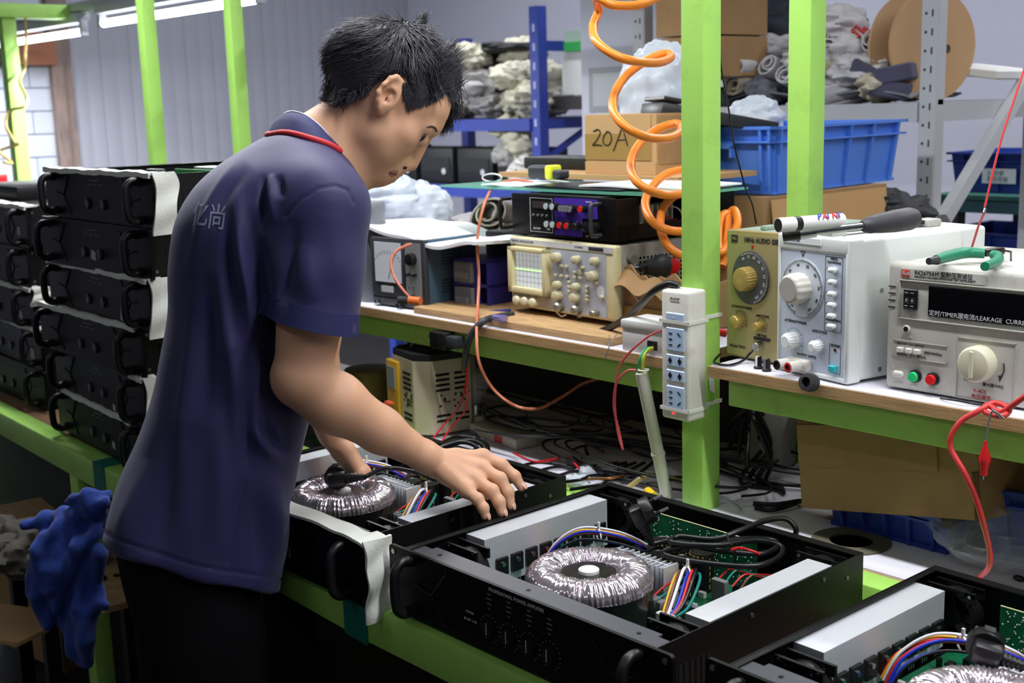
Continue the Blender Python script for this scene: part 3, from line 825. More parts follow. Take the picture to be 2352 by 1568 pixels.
o = b.build('vent_holes', mat('slot_black', (4, 4, 5), .9), t, 0); o['kind'] = 'stuff'
# probe lead with orange plug in front of the meter
CORAL = mat('coral_cable', (206, 120, 96), .4)
q = [at(945, 560, d=2.33), at(912, 575, d=2.32), at(898, 600, d=2.31), at(905, 635, d=2.30), at(925, 665, d=2.29), at(942, 684, d=2.29)]
o = wire('probe_lead', q, .0028, CORAL); pl = o
MB().cyl(at(940, 689, d=2.29), at(966, 692, d=2.28), .008, n=14).build('probe_plug', mat('orange_plug', (216, 110, 50), .45), pl)
MB().cyl(at(917, 689, d=2.30), at(938, 689, d=2.29), .0075, n=14).build('plug_collar', DKGREY, pl)
tag(o, 'coral lead with orange plug hanging across the bench meter', 'cable')
# ---- black case behind the meter and the small drawer cabinet
p = at(1000, 700, z=ZS)
o = MB().rbox((-1.86, 1.60, ZS), (-1.745, 1.77, ZS + .142), .004).build('black_case', mat('matt_black_case', (18, 18, 21), .6))
tag(o, 'matt black case under the right end of the white foam sheet', 'case')
t = thing('drawer_cabinet', 'small blue-framed cabinet with clear plastic drawers', 'cabinet', (-1.848, 1.505, ZS), rad(4))
BLF = mat('blue_violet_frame', (48, 46, 128), .45)
b = MB().box((0, 0, 0), (.006, .075, .098)).box((.060, 0, 0), (.098, .075, .006)).box((.060, 0, 0), (.066, .075, .098)).box((.092, 0, 0), (.098, .075, .098)).box((0, 0, .092), (.098, .075, .098)).box((0, .07, 0), (.098, .075, .098)).box((0, 0, .046), (.098, .075, .052))
b.build('frame', BLF, t, 0)
CLR = mat('smoky_clear_plastic', (150, 152, 156), .2, alpha=.55)
for k in range(2):
    o = MB().rbox((.007, -.006, .003 + k * .049), (.058, .068, .044 + k * .049), .003, 1).build('drawer', CLR, t)
    MB().rbox((.014, -.012, .012 + k * .049), (.050, -.006, .026 + k * .049), .002, 1).build('pull', CLR, o)
# ---- wavy white foam sheet
def sheet(u, v):
    a = at(lerp(838, 1172, u), lerp(508, 548, u) , y=1.445)
    b_ = at(lerp(838, 1172, u), lerp(508, 548, u), y=1.445)
    x = lerp(-2.10, -1.715, u); y = lerp(1.43, 1.63, v) + .02 * u
    z = ZS + .148 + .010 * math.sin(u * 6.5 + .6) * (1 - .4 * v) - .016 * u * u + .004 * math.sin(u * 15 + v * 2)
    return (x, y, z)
o = MB().grid(sheet, 30, 8, thick=.006).build('foam_sheet', mat('white_sheet', (236, 236, 238), .6), smooth=60)
tag(o, 'wavy white foam sheet lying over the bench meter', 'sheet')

# ---- oscilloscope
ZP = ZS + .013
t = thing('oscilloscope', 'cream oscilloscope with a lit screen and green trace', 'oscilloscope', at(1177, 712, z=ZP), rad(-3))
W_, H0, H_, D_ = .277, .012, .152, .34
MB().rbox((.004, .012, H0), (W_ - .004, D_, H_ - .002), .004).build('case', mat('grey_scope_case', (146, 142, 138), .5, var=.04), t)
fr = MB().rbox((0, -.002, H0 - .002), (W_, .016, H_), .006, 3).build('front_frame', CREAM, t)
MB().box((.004, -.0035, H_ - .0145), (W_ - .006, -.001, H_ - .004)).build('name_strip', mat('strip_pale', (206, 206, 204), .5), t, 0)
text('lettering', 'DIGITAL OSCILLOSCOPE', .0055, DKPRINT, FRONT(.008, -.0036, H_ - .009), t)
text('lettering', 'OS-7020A', .005, DKPRINT, FRONT(.178, -.0036, H_ - .009), t)
MB().box((.214, -.004, H_ - .0125), (.250, -.002, H_ - .006)).build('model_badge', DKGREY, t, 0)
MB().box((.118, -.0035, H0 + .004), (W_ - .022, -.001, H_ - .018)).build('control_panel', PANELG, t, 0)
MB().box((.006, -.0035, H0 + .003), (.118, -.001, .037)).build('lower_panel', mat('grey_lower_panel', (172, 170, 160), .5), t, 0)
# screen hood
b = MB(); x0, x1, z0, z1 = .006, .113, .041, H_ - .019
for (lo, hi) in (((x0, -.014, z0), (x0 + .012, 0, z1)), ((x1 - .012, -.014, z0), (x1, 0, z1)), ((x0, -.014, z0), (x1, 0, z0 + .012)), ((x0, -.014, z1 - .009), (x1, 0, z1))): b.rbox(lo, hi, .002, 2)
b.build('screen_hood', CREAM, t)
SCR = mat('scope_screen', (176, 184, 186), .15, emit=(.72, .76, .78), estr=.42)
sc = MB().box((x0 + .011, -.0035, z0 + .011), (x1 - .011, -.001, z1 - .008)).build('screen', SCR, t, 0)
b = MB()
for k in range(9): b.box((x0 + .012 + k * .0103, -.0039, z0 + .012), (x0 + .0123 + k * .0103, -.0034, z1 - .009))
for k in range(8): b.box((x0 + .012, -.0039, z0 + .012 + k * .0105), (x1 - .012, -.0034, z0 + .0123 + k * .0105))
b.build('graticule', mat('graticule_grey', (120, 124, 132), .6), sc, 0)
MB().box((x0 + .012, -.0042, z0 + .046), (x1 - .012, -.0036, z0 + .0482)).build('trace', mat('green_trace', (150, 255, 120), .5, emit=(.45, 1, .25), estr=1.6), sc, 0)
for (x, z, r) in ((.135, .120, .0105), (.187, .120, .0085), (.233, .121, .0085), (.228, .093, .0105), (.137, .067, .0085), (.185, .068, .0085), (.136, .046, .0105), (.182, .047, .0105)):
    knob(t, x, -.0035, z, r * .9, .012, KNOBC)
for (x, z) in ((.145, .104), (.158, .104), (.20, .106), (.194, .098), (.13, .085), (.145, .085), (.160, .085), (.18, .086), (.194, .086), (.18, .095), (.194, .095), (.21, .095), (.165, .075), (.165, .066), (.165, .057), (.21, .07), (.21, .062), (.21, .053), (.21, .046), (.232, .08), (.248, .055)):
    MB().rbox((x - .0035, -.008, z - .0025), (x + .0035, -.003, z + .0025), .0008, 1).build('button', KNOBC, t)
for x in (.028, .050, .073): knob(t, x, -.0035, .026, .0085, .013, mat('ivory_knob', (216, 212, 184), .4))
for x in (.140, .186, .232):
    c = knob(t, x, -.0035, .024, .0095 if x < .22 else .007, .014, mat('bnc_metal', (150, 148, 138), .35, metal=.7), 'input_socket', taper=.7)
MB().prism([(.009 * math.cos(a), .011 * math.sin(a)) for a in np.linspace(0, 6.28, 24)[:-1]], 0, .0004, M=FRONT(.242, -.0036, .064)).build('round_sticker', mat('sticker_white', (220, 222, 230), .5), t, 0)
for (x, y) in ((.03, .03), (.24, .03), (.03, .30), (.24, .30)): MB().cyl((x, y, 0), (x, y, H0), .01, n=12).build('foot', BLACKPL, t)
b = MB()
for i in range(22):
    for j in range(7): b.cyl((W_ - .0045, .06 + i * .009, .075 + j * .008), (W_ - .0035, .06 + i * .009, .075 + j * .008), .0028, n=6)
o = b.build('vent_holes', mat('slot_black', (4, 4, 5), .9), t, 0); o['kind'] = 'stuff'
MB().cyl((W_ - .004, .035, .125), (W_ + .006, .035, .125), .008, n=16).build('side_stud', mat('stud_grey', (120, 118, 112), .5), t)
scope = t; scope.scale = (1, 1, .905)
# test clips on the sockets
for k, (u, v) in enumerate(((1290, 705), (1331, 706))):
    a = at(u, v, y=1.50); tt = thing('test_clip', ['test clip with red sleeve on the left scope socket', 'test clip with red sleeve on the middle scope socket'][k], 'clip', a)
    MB().cyl((0, 0, 0), (.003, 0, .012), .0032, .0026, 8).build('sleeve', REDP, tt)
    MB().tube([(0, 0, 0), (-.012, -.004, -.008), (.004, -.004, -.016), (.012, 0, -.012)], .002, 6).build('jaw', STEEL, tt)
    MB().tube(crom([(-.002, 0, -.012), (-.004, -.002, -.03), (.012, -.004, -.042), (.03, 0, -.045), (.045, .004, -.042)], 6), .0018, 6).build('lead', RUBBER, tt, 60)

# ---- mixer amplifier on the oscilloscope
A0 = Matrix.LocRotScale(scope.location, scope.rotation_euler, None) @ Vector((.002, .004, H_ * .905 + .001))
t = thing('mixer_amplifier', 'black mixer amplifier with violet panel and red knobs on the oscilloscope', 'amplifier', A0, rad(-3))
W_, H_, D_ = .268, .076, .30
MB().rbox((0, 0, .004), (W_, .006, H_), .001).build('front_panel', BLACKP, t)
b = MB().box((.002, .006, .004), (W_ - .002, D_, .006)).box((.002, .006, .004), (.004, D_, H_ - .002)).box((W_ - .004, .006, .004), (W_ - .002, D_, .030)).box((W_ - .004, .006, .004), (W_ - .002, .06, H_ - .002)).box((.002, .006, H_ - .004), (W_ - .06, D_, H_ - .002)).box((.002, D_ - .002, .004), (W_ - .002, D_, H_ - .002))
b.build('chassis', BLACKM, t, 0)
VIO = mat('violet_panel', (72, 44, 160), .4)
MB().box((.150, -.0012, .040), (.228, 0, .073)).box((.118, -.0012, .008), (.190, 0, .040)).box((.118, -.0012, .030), (.16, 0, .072)).build('violet_field', VIO, t, 0)
pf = MB()
for (lo, hi) in (((.052, -.001, .010), (.0526, 0, .070)), ((.112, -.001, .010), (.1126, 0, .070)), ((.052, -.001, .010), (.1126, 0, .0106)), ((.052, -.001, .0695), (.1126, 0, .070))): pf.box(lo, hi)
pf.build('outline', PRINT, t, 0)
MB().box((.060, -.0015, .052), (.106, 0, .064)).build('display', mat('display_dull', (62, 52, 56), .2), t, 0)
for k in range(4): MB().cyl((.062 + .012 * k, 0, .040), (.062 + .012 * k, -.003, .040), .0022, n=8).build('button', CONN, t)
MB().box((.097, -.0015, .024), (.108, 0, .029)).build('port', CONN, t, 0)
text('lettering', 'RECORD', .005, PRINT, FRONT(.060, -.0006, .016), t); text('lettering', 'USB', .005, PRINT, FRONT(.097, -.0006, .016), t); text('lettering', 'VOLUME', .004, PRINT, FRONT(.20, -.0016, .068), t)
GK = mat('pale_knob_cap', (176, 190, 188), .4)
def mk(x, z, cap):
    k = knob(t, x, -.001, z, .0062, .014, BLACKPL)
    MB().cyl((x, -.015, z), (x, -.0163, z), .0055, n=16).build('knob_cap', cap, k)
for x, c in ((.112, GK), (.128, GK)): mk(x, .058, c)
for x in (.150, .158, .166, .174): mk(x, .056, mat('silver_knob', (170, 170, 176), .3, metal=.6))
mk(.200, .057, REDP)
for x, c in ((.112, GK), (.128, GK), (.146, REDP), (.164, REDP), (.182, BLACKPL)): mk(x, .027, c)
ticks(t, .15, -.0015, .027, .008, .0095, -30, 210, 14, PRINT, .0003); ticks(t, .182, -.0015, .027, .008, .0095, -60, 210, 14, PRINT, .0003)
for x in (.202, .226): knob(t, x, -.001, .026, .0095, .006, BLACKM, 'jack_socket', taper=.6); text('lettering', 'MIC', .004, PRINT, FRONT(x - .004, -.0006, .010), t)
for x in (-.006, .235):
    p = [(x, .002, .066), (x, -.016, .066), (x, -.022, .060), (x, -.022, .020), (x, -.016, .014), (x, .002, .014)]
    MB().tube(crom(p, 4), .0036, 10).build('handle', BLACKPL if x < 0 else DKGREY, t, 60)
b = MB()
for k in range(7): b.box((W_ - .05 + .0, .075 + k * .012, .012), (W_ - .01, .077 + k * .012, .058))
b.build('heatsink', ALU, t, 0)
wire('wire', [(W_ - .02, .10, .05), (W_ - .006, .12, .04), (W_ - .008, .15, .03), (W_ - .02, .17, .03)], .0012, RED, t)
wire('wire', [(W_ - .02, .18, .045), (W_ - .006, .2, .05), (W_ - .012, .22, .05), (W_ - .02, .24, .045)], .0016, RED, t)
wire('wire', [(W_ - .02, .13, .055), (W_ - .0, .15, .05), (W_ - .0, .165, .03), (W_ - .002, .17, .018)], .0012, WHITEW, t)
mix = t; ZM = A0.z + H_
# ---- sheets lying on the mixer
GLASS = mat('green_glass', (120, 200, 170), .1, alpha=.75)
x0 = at(1072, 443, y=1.62).x
o = MB().box((x0, 1.55, ZM + .001), (-1.335, 1.755, ZM + .0045)).build('glass_sheet', GLASS, smooth=0); tag(o, 'thin green-edged glass sheet lying on the mixer amplifier', 'sheet')
ZG = ZM + .005
def flat(name, label, u0, u1, y0, y1, z, th, m, cat='sheet', wav=.003, rz=0):
    xa = at(u0, 440, y=y0).x; xb = at(u1, 440, y=y0).x
    def fn(u, v): return (lerp(xa, xb, u), lerp(y0, y1, v), z + th + wav * (math.sin(u * 7 + v * 3) * .5 + .5) * (u * (1 - u) * 4 * .5 + .2))
    o = MB().grid(fn, 14, 6, thick=th).build(name, m, smooth=50); return tag(o, label, cat)
flat('paper_stack', 'white papers at the left end of the glass sheet', 1105, 1195, 1.57, 1.70, ZG + .0, .003, mat('paper_white', (230, 234, 236), .6), 'papers')
flat('black_sheet', 'thin black plastic sheet on the green-edged glass', 1205, 1420, 1.565, 1.72, ZG + .0, .0025, mat('black_sheet', (26, 26, 30), .35), 'sheet', .004)
flat('paper_stack', 'white papers at the right end of the glass sheet beside the green post', 1330, 1562, 1.585, 1.75, ZG + .004, .003, mat('paper_white', (230, 234, 236), .6), 'papers')
o = MB().box((-2.0, 1.765, ZG + .002), (-1.50, 2.00, ZG + .012)).build('cardboard_sheet', CARD, smooth=0); tag(o, 'flat cardboard sheet under the carton marked 20A', 'cardboard')
# ---- black tool with the yellow tape, tape measure ring
a = at(1222, 425, y=1.66); b_ = at(1300, 425, y=1.66)
t = thing('battery_pack', 'black tool grip with a bright yellow tape band on the papers', 'tool', (a.x, 1.66, ZG + .010))
L_ = (b_.x - a.x)
MB().rbox((0, -.014, 0), (L_ * .55, .014, .026), .007, 3).build('grip', DKGREY, t); MB().rbox((L_ * .72, -.012, .001), (L_, .012, .018), .005, 3).build('tip', DKGREY, t)
MB().rbox((L_ * .53, -.0145, -.0005), (L_ * .74, .0145, .0265), .004, 2).build('tape_band', mat('yellow_tape', (226, 232, 60), .45), t)
o = MB().tube([(at(1130 + 22 * math.cos(k), 408 + 9 * math.sin(k), y=1.70)) for k in np.linspace(0, 6.2, 20)], .0016, 6, True).build('wire_ring', WHITEPL); tag(o, 'small white wire ring on the papers above the mixer', 'ring')
q = [at(1222, 418, y=1.65), at(1180, 413, y=1.64), at(1140, 425, y=1.60), at(1120, 450, y=1.53), at(1104, 500, y=1.50), at(1096, 560, y=1.49), at(1100, 630, y=1.47), at(1098, 700, y=1.44), at(1095, 760, y=1.38), at(1100, 830, y=1.36), at(1130, 890, y=1.38), at(1180, 930, y=1.40), at(1235, 938, y=1.43), at(1290, 912, y=1.48), at(1340, 880, y=1.52), at(1400, 864, y=1.56)]
o = wire('copper_cable', q, .0028, mat('copper_cable_skin', (196, 116, 84), .4)); tag(o, 'copper-coloured cable hanging down in front of the plywood shelf', 'cable')
o = MB().rbox((-.10, 0, 0), (.10, .10, .026), .004).build('flat_black_box', mat('black_green_box', (34, 36, 34), .5)); q = at(1290, 412, y=1.90); o.location = (q.x, 1.88, ZG + .012); tag(o, 'flat black box behind the yellow-taped tool', 'box')
# ---- carton marked 20A
p = at(1352, 410, y=1.80); x1 = at(1512, 412, y=1.80).x
W_ = x1 - p.x; H_ = .115; D_ = .19
t = thing('carton', 'brown carton hand-marked 20A behind the orange hose', 'carton', (p.x, 1.795, ZG + .0125))
MB().box((0, 0, 0), (W_, D_, H_)).build('box_body', CARD, t, 0)
MB().box((-.001, -.002, .028), (W_ * .93, -.0002, H_ - .001)).box((-.001, -.003, .0), (W_, -.0002, .024)).build('front_flap', CARD, t, 0)
MB().box((W_, .006, .02), (W_ + .002, D_ - .004, H_ - .004)).build('side_flap', CARD2, t, 0)
MB().box((-.0015, -.0026, .03), (W_ * .93, -.002, H_ * .68)).build('packing_tape', mat('packing_tape', (186, 150, 88), .15, alpha=.7), t, 0)
MARK = mat('marker_ink', (44, 34, 28), .7)
b = MB()
def stroke(pts, r=.0013): b.tube(crom([(x, -.0032, z) for x, z in pts], 6), r, 5)
s = W_ / .16
stroke([(.020 * s, .083), (.031 * s, .087), (.036 * s, .080), (.028 * s, .066), (.018 * s, .056), (.027 * s, .057), (.040 * s, .055)])
stroke([(.052 * s, .083), (.044 * s, .072), (.044 * s, .060), (.054 * s, .056), (.062 * s, .066), (.060 * s, .079), (.052 * s, .083)])
stroke([(.066 * s, .045), (.078 * s, .070), (.087 * s, .092)]); stroke([(.087 * s, .092), (.094 * s, .072), (.099 * s, .055)]); stroke([(.076 * s, .066), (.096 * s, .067)], .001)
b.build('handwriting', MARK, t)
# ---- torn carton with the hot-air gun
t = thing('torn_carton', 'small torn cardboard carton beside the oscilloscope', 'carton', (-1.432, 1.515, ZP), rad(-4))
W_, D_, H_ = .165, .15, .098; c_ = .003; b = MB()
def wall(fn, n=24):
    b.grid(fn, n, 3, thick=c_)
wall(lambda u, v: (W_ * u, 0, v * (H_ + .008 * math.sin(u * 9) * v - .012 * u * v + .004 * math.sin(u * 31) * v)))
wall(lambda u, v: (W_, D_ * u, v * (H_ - .014 + .006 * math.sin(u * 8) * v)))
wall(lambda u, v: (W_ * (1 - u), D_, v * (H_ - .004 * math.sin(u * 12) * v)))
wall(lambda u, v: (0, D_ * (1 - u), v * (H_ + .01 + .006 * math.sin(u * 10) * v)))
b.box((0, 0, 0), (W_, D_, .003))
b.build('box_body', CARD2, t, 40)
MB().grid(lambda u, v: (lerp(.03, .15, u), -.004 - .02 * v * (1 - u * .6), H_ - .006 - .024 * v + .006 * math.sin(u * 12) - .012 * u), 16, 5, thick=.003).build('torn_flap', CARD2, t, 60)
MB().box((-.001, -.0042, .0), (W_ * .98, -.0032, .036)).build('packing_tape', mat('packing_tape', (186, 150, 88), .15, alpha=.7), t, 0)
MB().tube(crom([(.01, -.004, .085), (.035, -.005, .07), (.06, -.006, .052), (.075, -.006, .04)], 5), .0012, 5).build('tape_strip', WHITEPL, t)
torn = t
t = thing('hot_air_tool', 'black and red power tool resting in the torn carton', 'tool', at(1480, 612, d=2.10), 0, rot=(0, 0, 0))
ax = (at(1566, 608, d=2.22) - at(1485, 615, d=2.10)).normalized(); A = frame((0, 0, 0), ax.orthogonal(), ax.cross(ax.orthogonal()))
MB().lathe([(.005, -.02), (.007, 0), (.012, .002), (.014, .01), (.017, .02), (.024, .032), (.026, .05), (.024, .06)], 24, M=A).build('chuck', DKGREY, t)
MB().lathe([(.024, .058), (.028, .07), (.03, .10), (.028, .15), (0, .155)], 24, M=A).build('body', REDP, t)
MB().cyl((0, 0, 0), tuple(-ax * .045), .003, .002, 8).build('bit', STEEL, t)
t = thing('long_nose_pliers', 'steel plier jaws sticking out of the torn carton', 'pliers', at(1445, 603, d=2.09))
b = MB(); b.tube([(0, 0, 0), tuple(at(1480, 618, d=2.10) - at(1445, 603, d=2.09))], [.002, .006], 6); b.tube([(0, 0, -.003), tuple(at(1470, 625, d=2.10) - at(1445, 603, d=2.09))], [.002, .006], 6); b.build('jaw', STEEL, t)
# ---- white junction box, thick black cable, PVC pipe
t = thing('junction_box', 'small white junction box at the shelf edge with green and yellow wires', 'box', (at(1428, 800, y=1.405).x, 1.406, ZS))
W_ = at(1523, 815, y=1.405).x - at(1428, 800, y=1.405).x
JB = mat('white_box_plastic', (206, 206, 204), .45, var=.03)
MB().rbox((0, 0, 0), (W_, .06, .040), .002).build('body', JB, t); MB().rbox((-.002, -.002, .036), (W_ + .002, .062, .050), .003).build('lid', JB, t)
MB().box((W_ * .62, -.0006, .008), (W_ * .86, .004, .022)).build('cable_opening', mat('slot_black', (4, 4, 5), .9), t, 0)
for k, (m, du) in enumerate(((mat('green_wire', (34, 150, 90), .4), 0), (mat('yellow_green_wire', (170, 176, 50), .4), 7))):
    q = [at(1495 + du, 798, y=1.408), at(1480 + du, 806, y=1.395), at(1470 + du, 825, y=1.385), at(1468 + du, 862, y=1.388)]
    tag(wire('earth_wire', q, .0030, m), ['green wire running from the junction box into the pipe', 'yellow wire running from the junction box into the pipe'][k], 'wire', 'wires in the white pipe')
a = at(1473, 855, y=1.388); e = at(1532, 1140, z=ZT + .005)
o = MB().cyl(a, e, .0098, n=18, cap=False).cyl(a + (e - a) * .64, a + (e - a) * .66, .0112, n=18).cyl(e + (a - e) * .02, e, .0112, n=18).cyl(a + (e - a) * .002, a + (e - a) * .98, .0088, n=18).build('plastic_pipe', mat('pvc_pipe', (206, 204, 192), .4, var=.05, scale=10)); tag(o, 'leaning white plastic pipe below the power strip', 'pipe')
ti = at(1478, 852, y=1.386)
MB().tube([(ti.x + .008 * math.cos(k), ti.y + .008 * math.sin(k), ti.z + .002) for k in np.linspace(0, 6.28, 12)], .0012, 5, True).build('cable_tie', WHITEPL, o)
q = [at(1560, 658, y=1.40), at(1535, 652, y=1.395), at(1500, 670, y=1.40), at(1470, 700, y=1.42), at(1430, 735, y=1.45), at(1390, 757, y=1.47), at(1340, 768, y=1.47), at(1300, 760, y=1.49)]
o = wire('thick_cable', q, .0058, RUBBER, None, 8, 10); tag(o, 'thick black cable rising to the top of the power strip', 'cable')
q = [at(1178, 722, y=1.47), at(1140, 728, y=1.43), at(1110, 738, y=1.40), at(1085, 765, y=1.385), at(1072, 800, y=1.385), at(1066, 850, y=1.41)]
o = wire('thick_cable', q, .0062, mat('dark_grey_cable', (48, 50, 54), .45), None, 8, 10); tag(o, 'thick dark grey cable bending over the shelf edge left of the copper cable', 'cable')
q = [at(1045, 740, y=1.45), at(1070, 722, y=1.46), at(1110, 716, y=1.47), at(1172, 712, y=1.49)]
o = wire('blue_pen', [q[0], q[1], q[3]], .003, BLF); tag(o, 'thin blue-violet stick lying left of the oscilloscope', 'stick')
p = at(1148, 738, z=ZP); o = MB().rbox((-.016, -.008, 0), (.016, .008, .012), .005, 3).build('plastic_vial', mat('violet_clear', (120, 110, 170), .15, alpha=.6), loc=(p.x, p.y, ZP)); tag(o, 'small clear violet vial on the plywood sheet', 'vial')
# ---- power strip on the post
xa = at(1518, 800, y=1.378).x; xb = at(1582, 800, y=1.378).x; zt = at(1520, 664, y=1.378).z; zb = at(1520, 958, y=1.378).z
STRIP = mat('grubby_white_plastic', (218, 216, 206), .45, var=.05, scale=20, dirt=(150, 140, 120), dirt_amt=.5, dscale=25)
SOCK = mat('pale_blue_socket', (176, 200, 228), .4)
SLOT = mat('slot_black', (4, 4, 5), .9)
t = thing('power_strip', 'white power strip with pale blue sockets tied to the green post', 'power strip', (xa, 1.378, zb))
W_ = xb - xa; H_ = zt - zb
MB().rbox((0, .0, 0), (W_, .0415, H_), .005, 3).build('body', STRIP, t)
def fz(v): return at(1549, v, y=1.378).z - zb
def sock(v0, v1, kind):
    z0, z1 = fz(v1), fz(v0); o = MB().rbox((W_ * .2, -.0016, z0), (W_ * .86, .002, z1), .0015, 1).build('socket', SOCK, t)
    zc = (z0 + z1) / 2; b = MB()
    def sl(x, z, w_, h_, a=0): b.box((-w_ / 2, -.0003, -h_ / 2), (w_ / 2, .0003, h_ / 2), M=Matrix.Translation((x, -.0019, z)) @ Matrix.Rotation(rad(a), 4, 'Y'))
    if kind == 5:
        for k in (-1, 0, 1): sl(W_ * .38, zc + k * .0085, .006, .0018)
        sl(W_ * .68, zc + .008, .0075, .0018, 40); sl(W_ * .68, zc - .0075, .0075, .0018, -40)
    elif kind == 2:
        for x in (.36, .70): b.cyl((W_ * x, -.0021, zc), (W_ * x, -.0016, zc), .0035, n=12); sl(W_ * x, zc, .0016, .011)
    else: sl(W_ * .5, zc, .002, .002); 
    b.build('socket_holes', SLOT if kind else PRINT, o, 0)
sock(718, 741, 0); sock(752, 806, 5); sock(814, 842, 2); sock(849, 876, 2); sock(886, 940, 5)
MB().box((W_ * .40, -.0008, fz(951)), (W_ * .5, .0005, fz(947))).build('indicator', mat('red_led', (230, 30, 30), .4, emit=(1, .05, .05), estr=1.5), t, 0)
for v in (743, 944):
    z = fz(v); yb_ = .085
    MB().box((-.001, -.0018, z), (W_ + .001, -.0008, z + .005)).box((W_ + .0002, -.0018, z), (W_ + .0014, .044, z + .005)).box((-.0014, -.0018, z), (-.0002, .044, z + .005)).box((W_, .041, z + .001), (-1.1595 - xa, .0425, z + .006)).box((-1.1608 - xa, .041, z + .002), (-1.1595 - xa, .086, z + .0075)).build('cable_tie', mat('tie_nylon', (220, 222, 210), .4), t, 0)
text('lettering', 'CCC', .009, mat('strip_print', (150, 140, 128), .6), FRONT(W_ * .33, -.0004, fz(688)), t)
o = MB().grid(lambda u, v: (-1.159 + .003 * v, 1.43 + .012 * u, at(1610, 865, y=1.42).z - .022 * v - .006 * u), 4, 4, thick=.001).build('tape_scrap', mat('tape_white', (220, 222, 214), .5, alpha=.8), smooth=60); tag(o, 'scrap of pale tape stuck on the green post beside the power strip', 'tape')
# ---------------------------------------------------------------- signal generators
def ring_numbers(t, x, y, z, r, a0, a1, vals, size, m):
    for k, s in enumerate(vals):
        a = rad(lerp(a0, a1, k / (len(vals) - 1))); c, sn = math.cos(a), math.sin(a)
        A = frame((x + c * r, y, z + sn * r), (sn, 0, -c), (c, 0, sn)); text('lettering', s, size, m, A, t, align='CENTER')
t = rot_thing('signal_generator', 'gold-fronted audio signal generator next to the green post', 'signal generator', 1672, 817, -4)
W_, D_, H_ = .130, .235, .193
GCASE = mat('sage_case', (150, 168, 152), .5, var=.04)
MB().rbox((.001, .006, .004), (W_ - .001, D_, H_ - .001), .003).build('case', GCASE, t)
MB().rbox((0, -.004, .002), (W_, .008, H_), .003).build('front_frame', mat('brass_frame', (176, 158, 104), .4, metal=.3), t)
MB().box((.004, -.0055, .006), (W_ - .004, -.002, H_ - .006)).build('front_panel', GOLDP, t, 0)
Y0 = -.0058
MB().cyl((.058, Y0, .125), (.058, Y0 - .003, .125), .0395, n=48).build('dial', mat('dark_dial', (84, 86, 84), .45), t)
ticks(t, .058, Y0 - .0034, .125, .035, .0385, -75, 120, 48, PRINT, .0003)
ring_numbers(t, .058, Y0 - .0034, .125, .031, 120, -60, ['10', '15', '20', '30', '40', '50', '60', '80', '100'], .0062, PRINT)
knob(t, .056, Y0 - .003, .124, .0180, .020, GOLDK, ribs=26, taper=.95)
knob(t, .033, Y0, .058, .0105, .016, GOLDK, ribs=14); knob(t, .081, Y0, .056, .0068, .016, GOLDK, ribs=14)
ticks(t, .033, Y0 - .0002, .058, .013, .018, -20, 120, 10, DKPRINT, .0004); ticks(t, .081, Y0 - .0002, .056, .009, .013, -40, 150, 9, DKPRINT, .0004)
text('lettering', '1MHz AUDIO GENERATOR', .0098, DKPRINT, FRONT(.040, Y0 - .0001, .180), t, bold=.0002)
MB().box((.013, Y0 - .0004, .175), (.027, Y0, .186)).build('maker_badge', DKPRINT, t, 0); text('lettering', 'MC', .007, GOLDP, FRONT(.0148, Y0 - .0006, .1805), t)
text('lettering', 'ATTENUATOR(dB)', .0055, DKPRINT, FRONT(.014, Y0 - .0001, .079), t); text('lettering', 'AMPLITUDE', .0055, DKPRINT, FRONT(.068, Y0 - .0001, .070), t)
text('lettering', 'MIN  MAX', .005, DKPRINT, FRONT(.070, Y0 - .0001, .041), t); text('lettering', 'Model MAG-', .007, DKPRINT, FRONT(.010, Y0 - .0001, .019), t)
MB().box((.064, Y0 - .0005, .0335), (.100, Y0, .0385)).build('output_plate', DKGREY, t, 0)
MB().prism([(-.003, .006), (.003, .006), (0, 0)], 0, .0004, M=FRONT(.060, Y0, .1665)).build('pointer', REDP, t, 0)
knob(t, .080, Y0, .026, .007, .014, STEEL, 'output_socket')
for u in (.02, .11): MB().box((u - .012, .01, 0), (u + .012, .03, .005)).build('foot', BLACKPL, t, 0)
MB().rbox((.05, .02, H_ - .001), (.062, .045, H_ + .006), .002).build('handle_mount', GCASE, t)
gen1 = t; t.scale = (.87, 1, 1)
# red terminal at the generator's lower left and the small lead
q = [at(1733, 800, z=ZS + .022), at(1722, 812, z=ZS + .016), at(1706, 828, z=ZS + .004), at(1675, 838, z=ZS + .003), at(1640, 832, z=ZS + .004), at(1655, 812, z=ZS + .01)]
o = wire('black_lead', q, .0019, RUBBER); tag(o, 'short black lead curling from the gold generator to the post', 'cable')
o = MB().cyl(at(1650, 762, d=1.93), at(1668, 766, d=1.93), .006, n=12).build('red_terminal', REDP); tag(o, 'red terminal knob showing beside the gold generator', 'terminal')

t = rot_thing('signal_generator', 'white-cased audio signal generator with a pale blue front', 'signal generator', 1789, 848, -11)
W_, H_ = .137, .197
D_ = .265
MB().rbox((.0, .004, .004), (W_, D_, H_), .006, 3).build('case', OFFW, t)
b = MB()
for (lo, hi) in (((0, -.006, .002), (.007, .02, H_ + .001)), ((W_ - .009, -.006, .002), (W_ + .001, .02, H_ + .001)), ((0, -.006, .002), (W_, .02, .010)), ((0, -.006, H_ - .022), (W_, .02, H_ + .001))): b.rbox(lo, hi, .004, 3)
b.build('front_frame', OFFW, t)
MB().box((.005, -.004, .008), (W_ - .007, 0, H_ - .020)).build('front_panel', PALEB, t, 0); Y0 = -.0042
MB().cyl((.049, Y0, .124), (.049, Y0 - .0012, .124), .0405, n=56).build('dial', mat('pale_dial', (206, 212, 220), .4), t)
ticks(t, .049, Y0 - .0014, .124, .0355, .040, -70, 250, 80, DKPRINT, .00025)
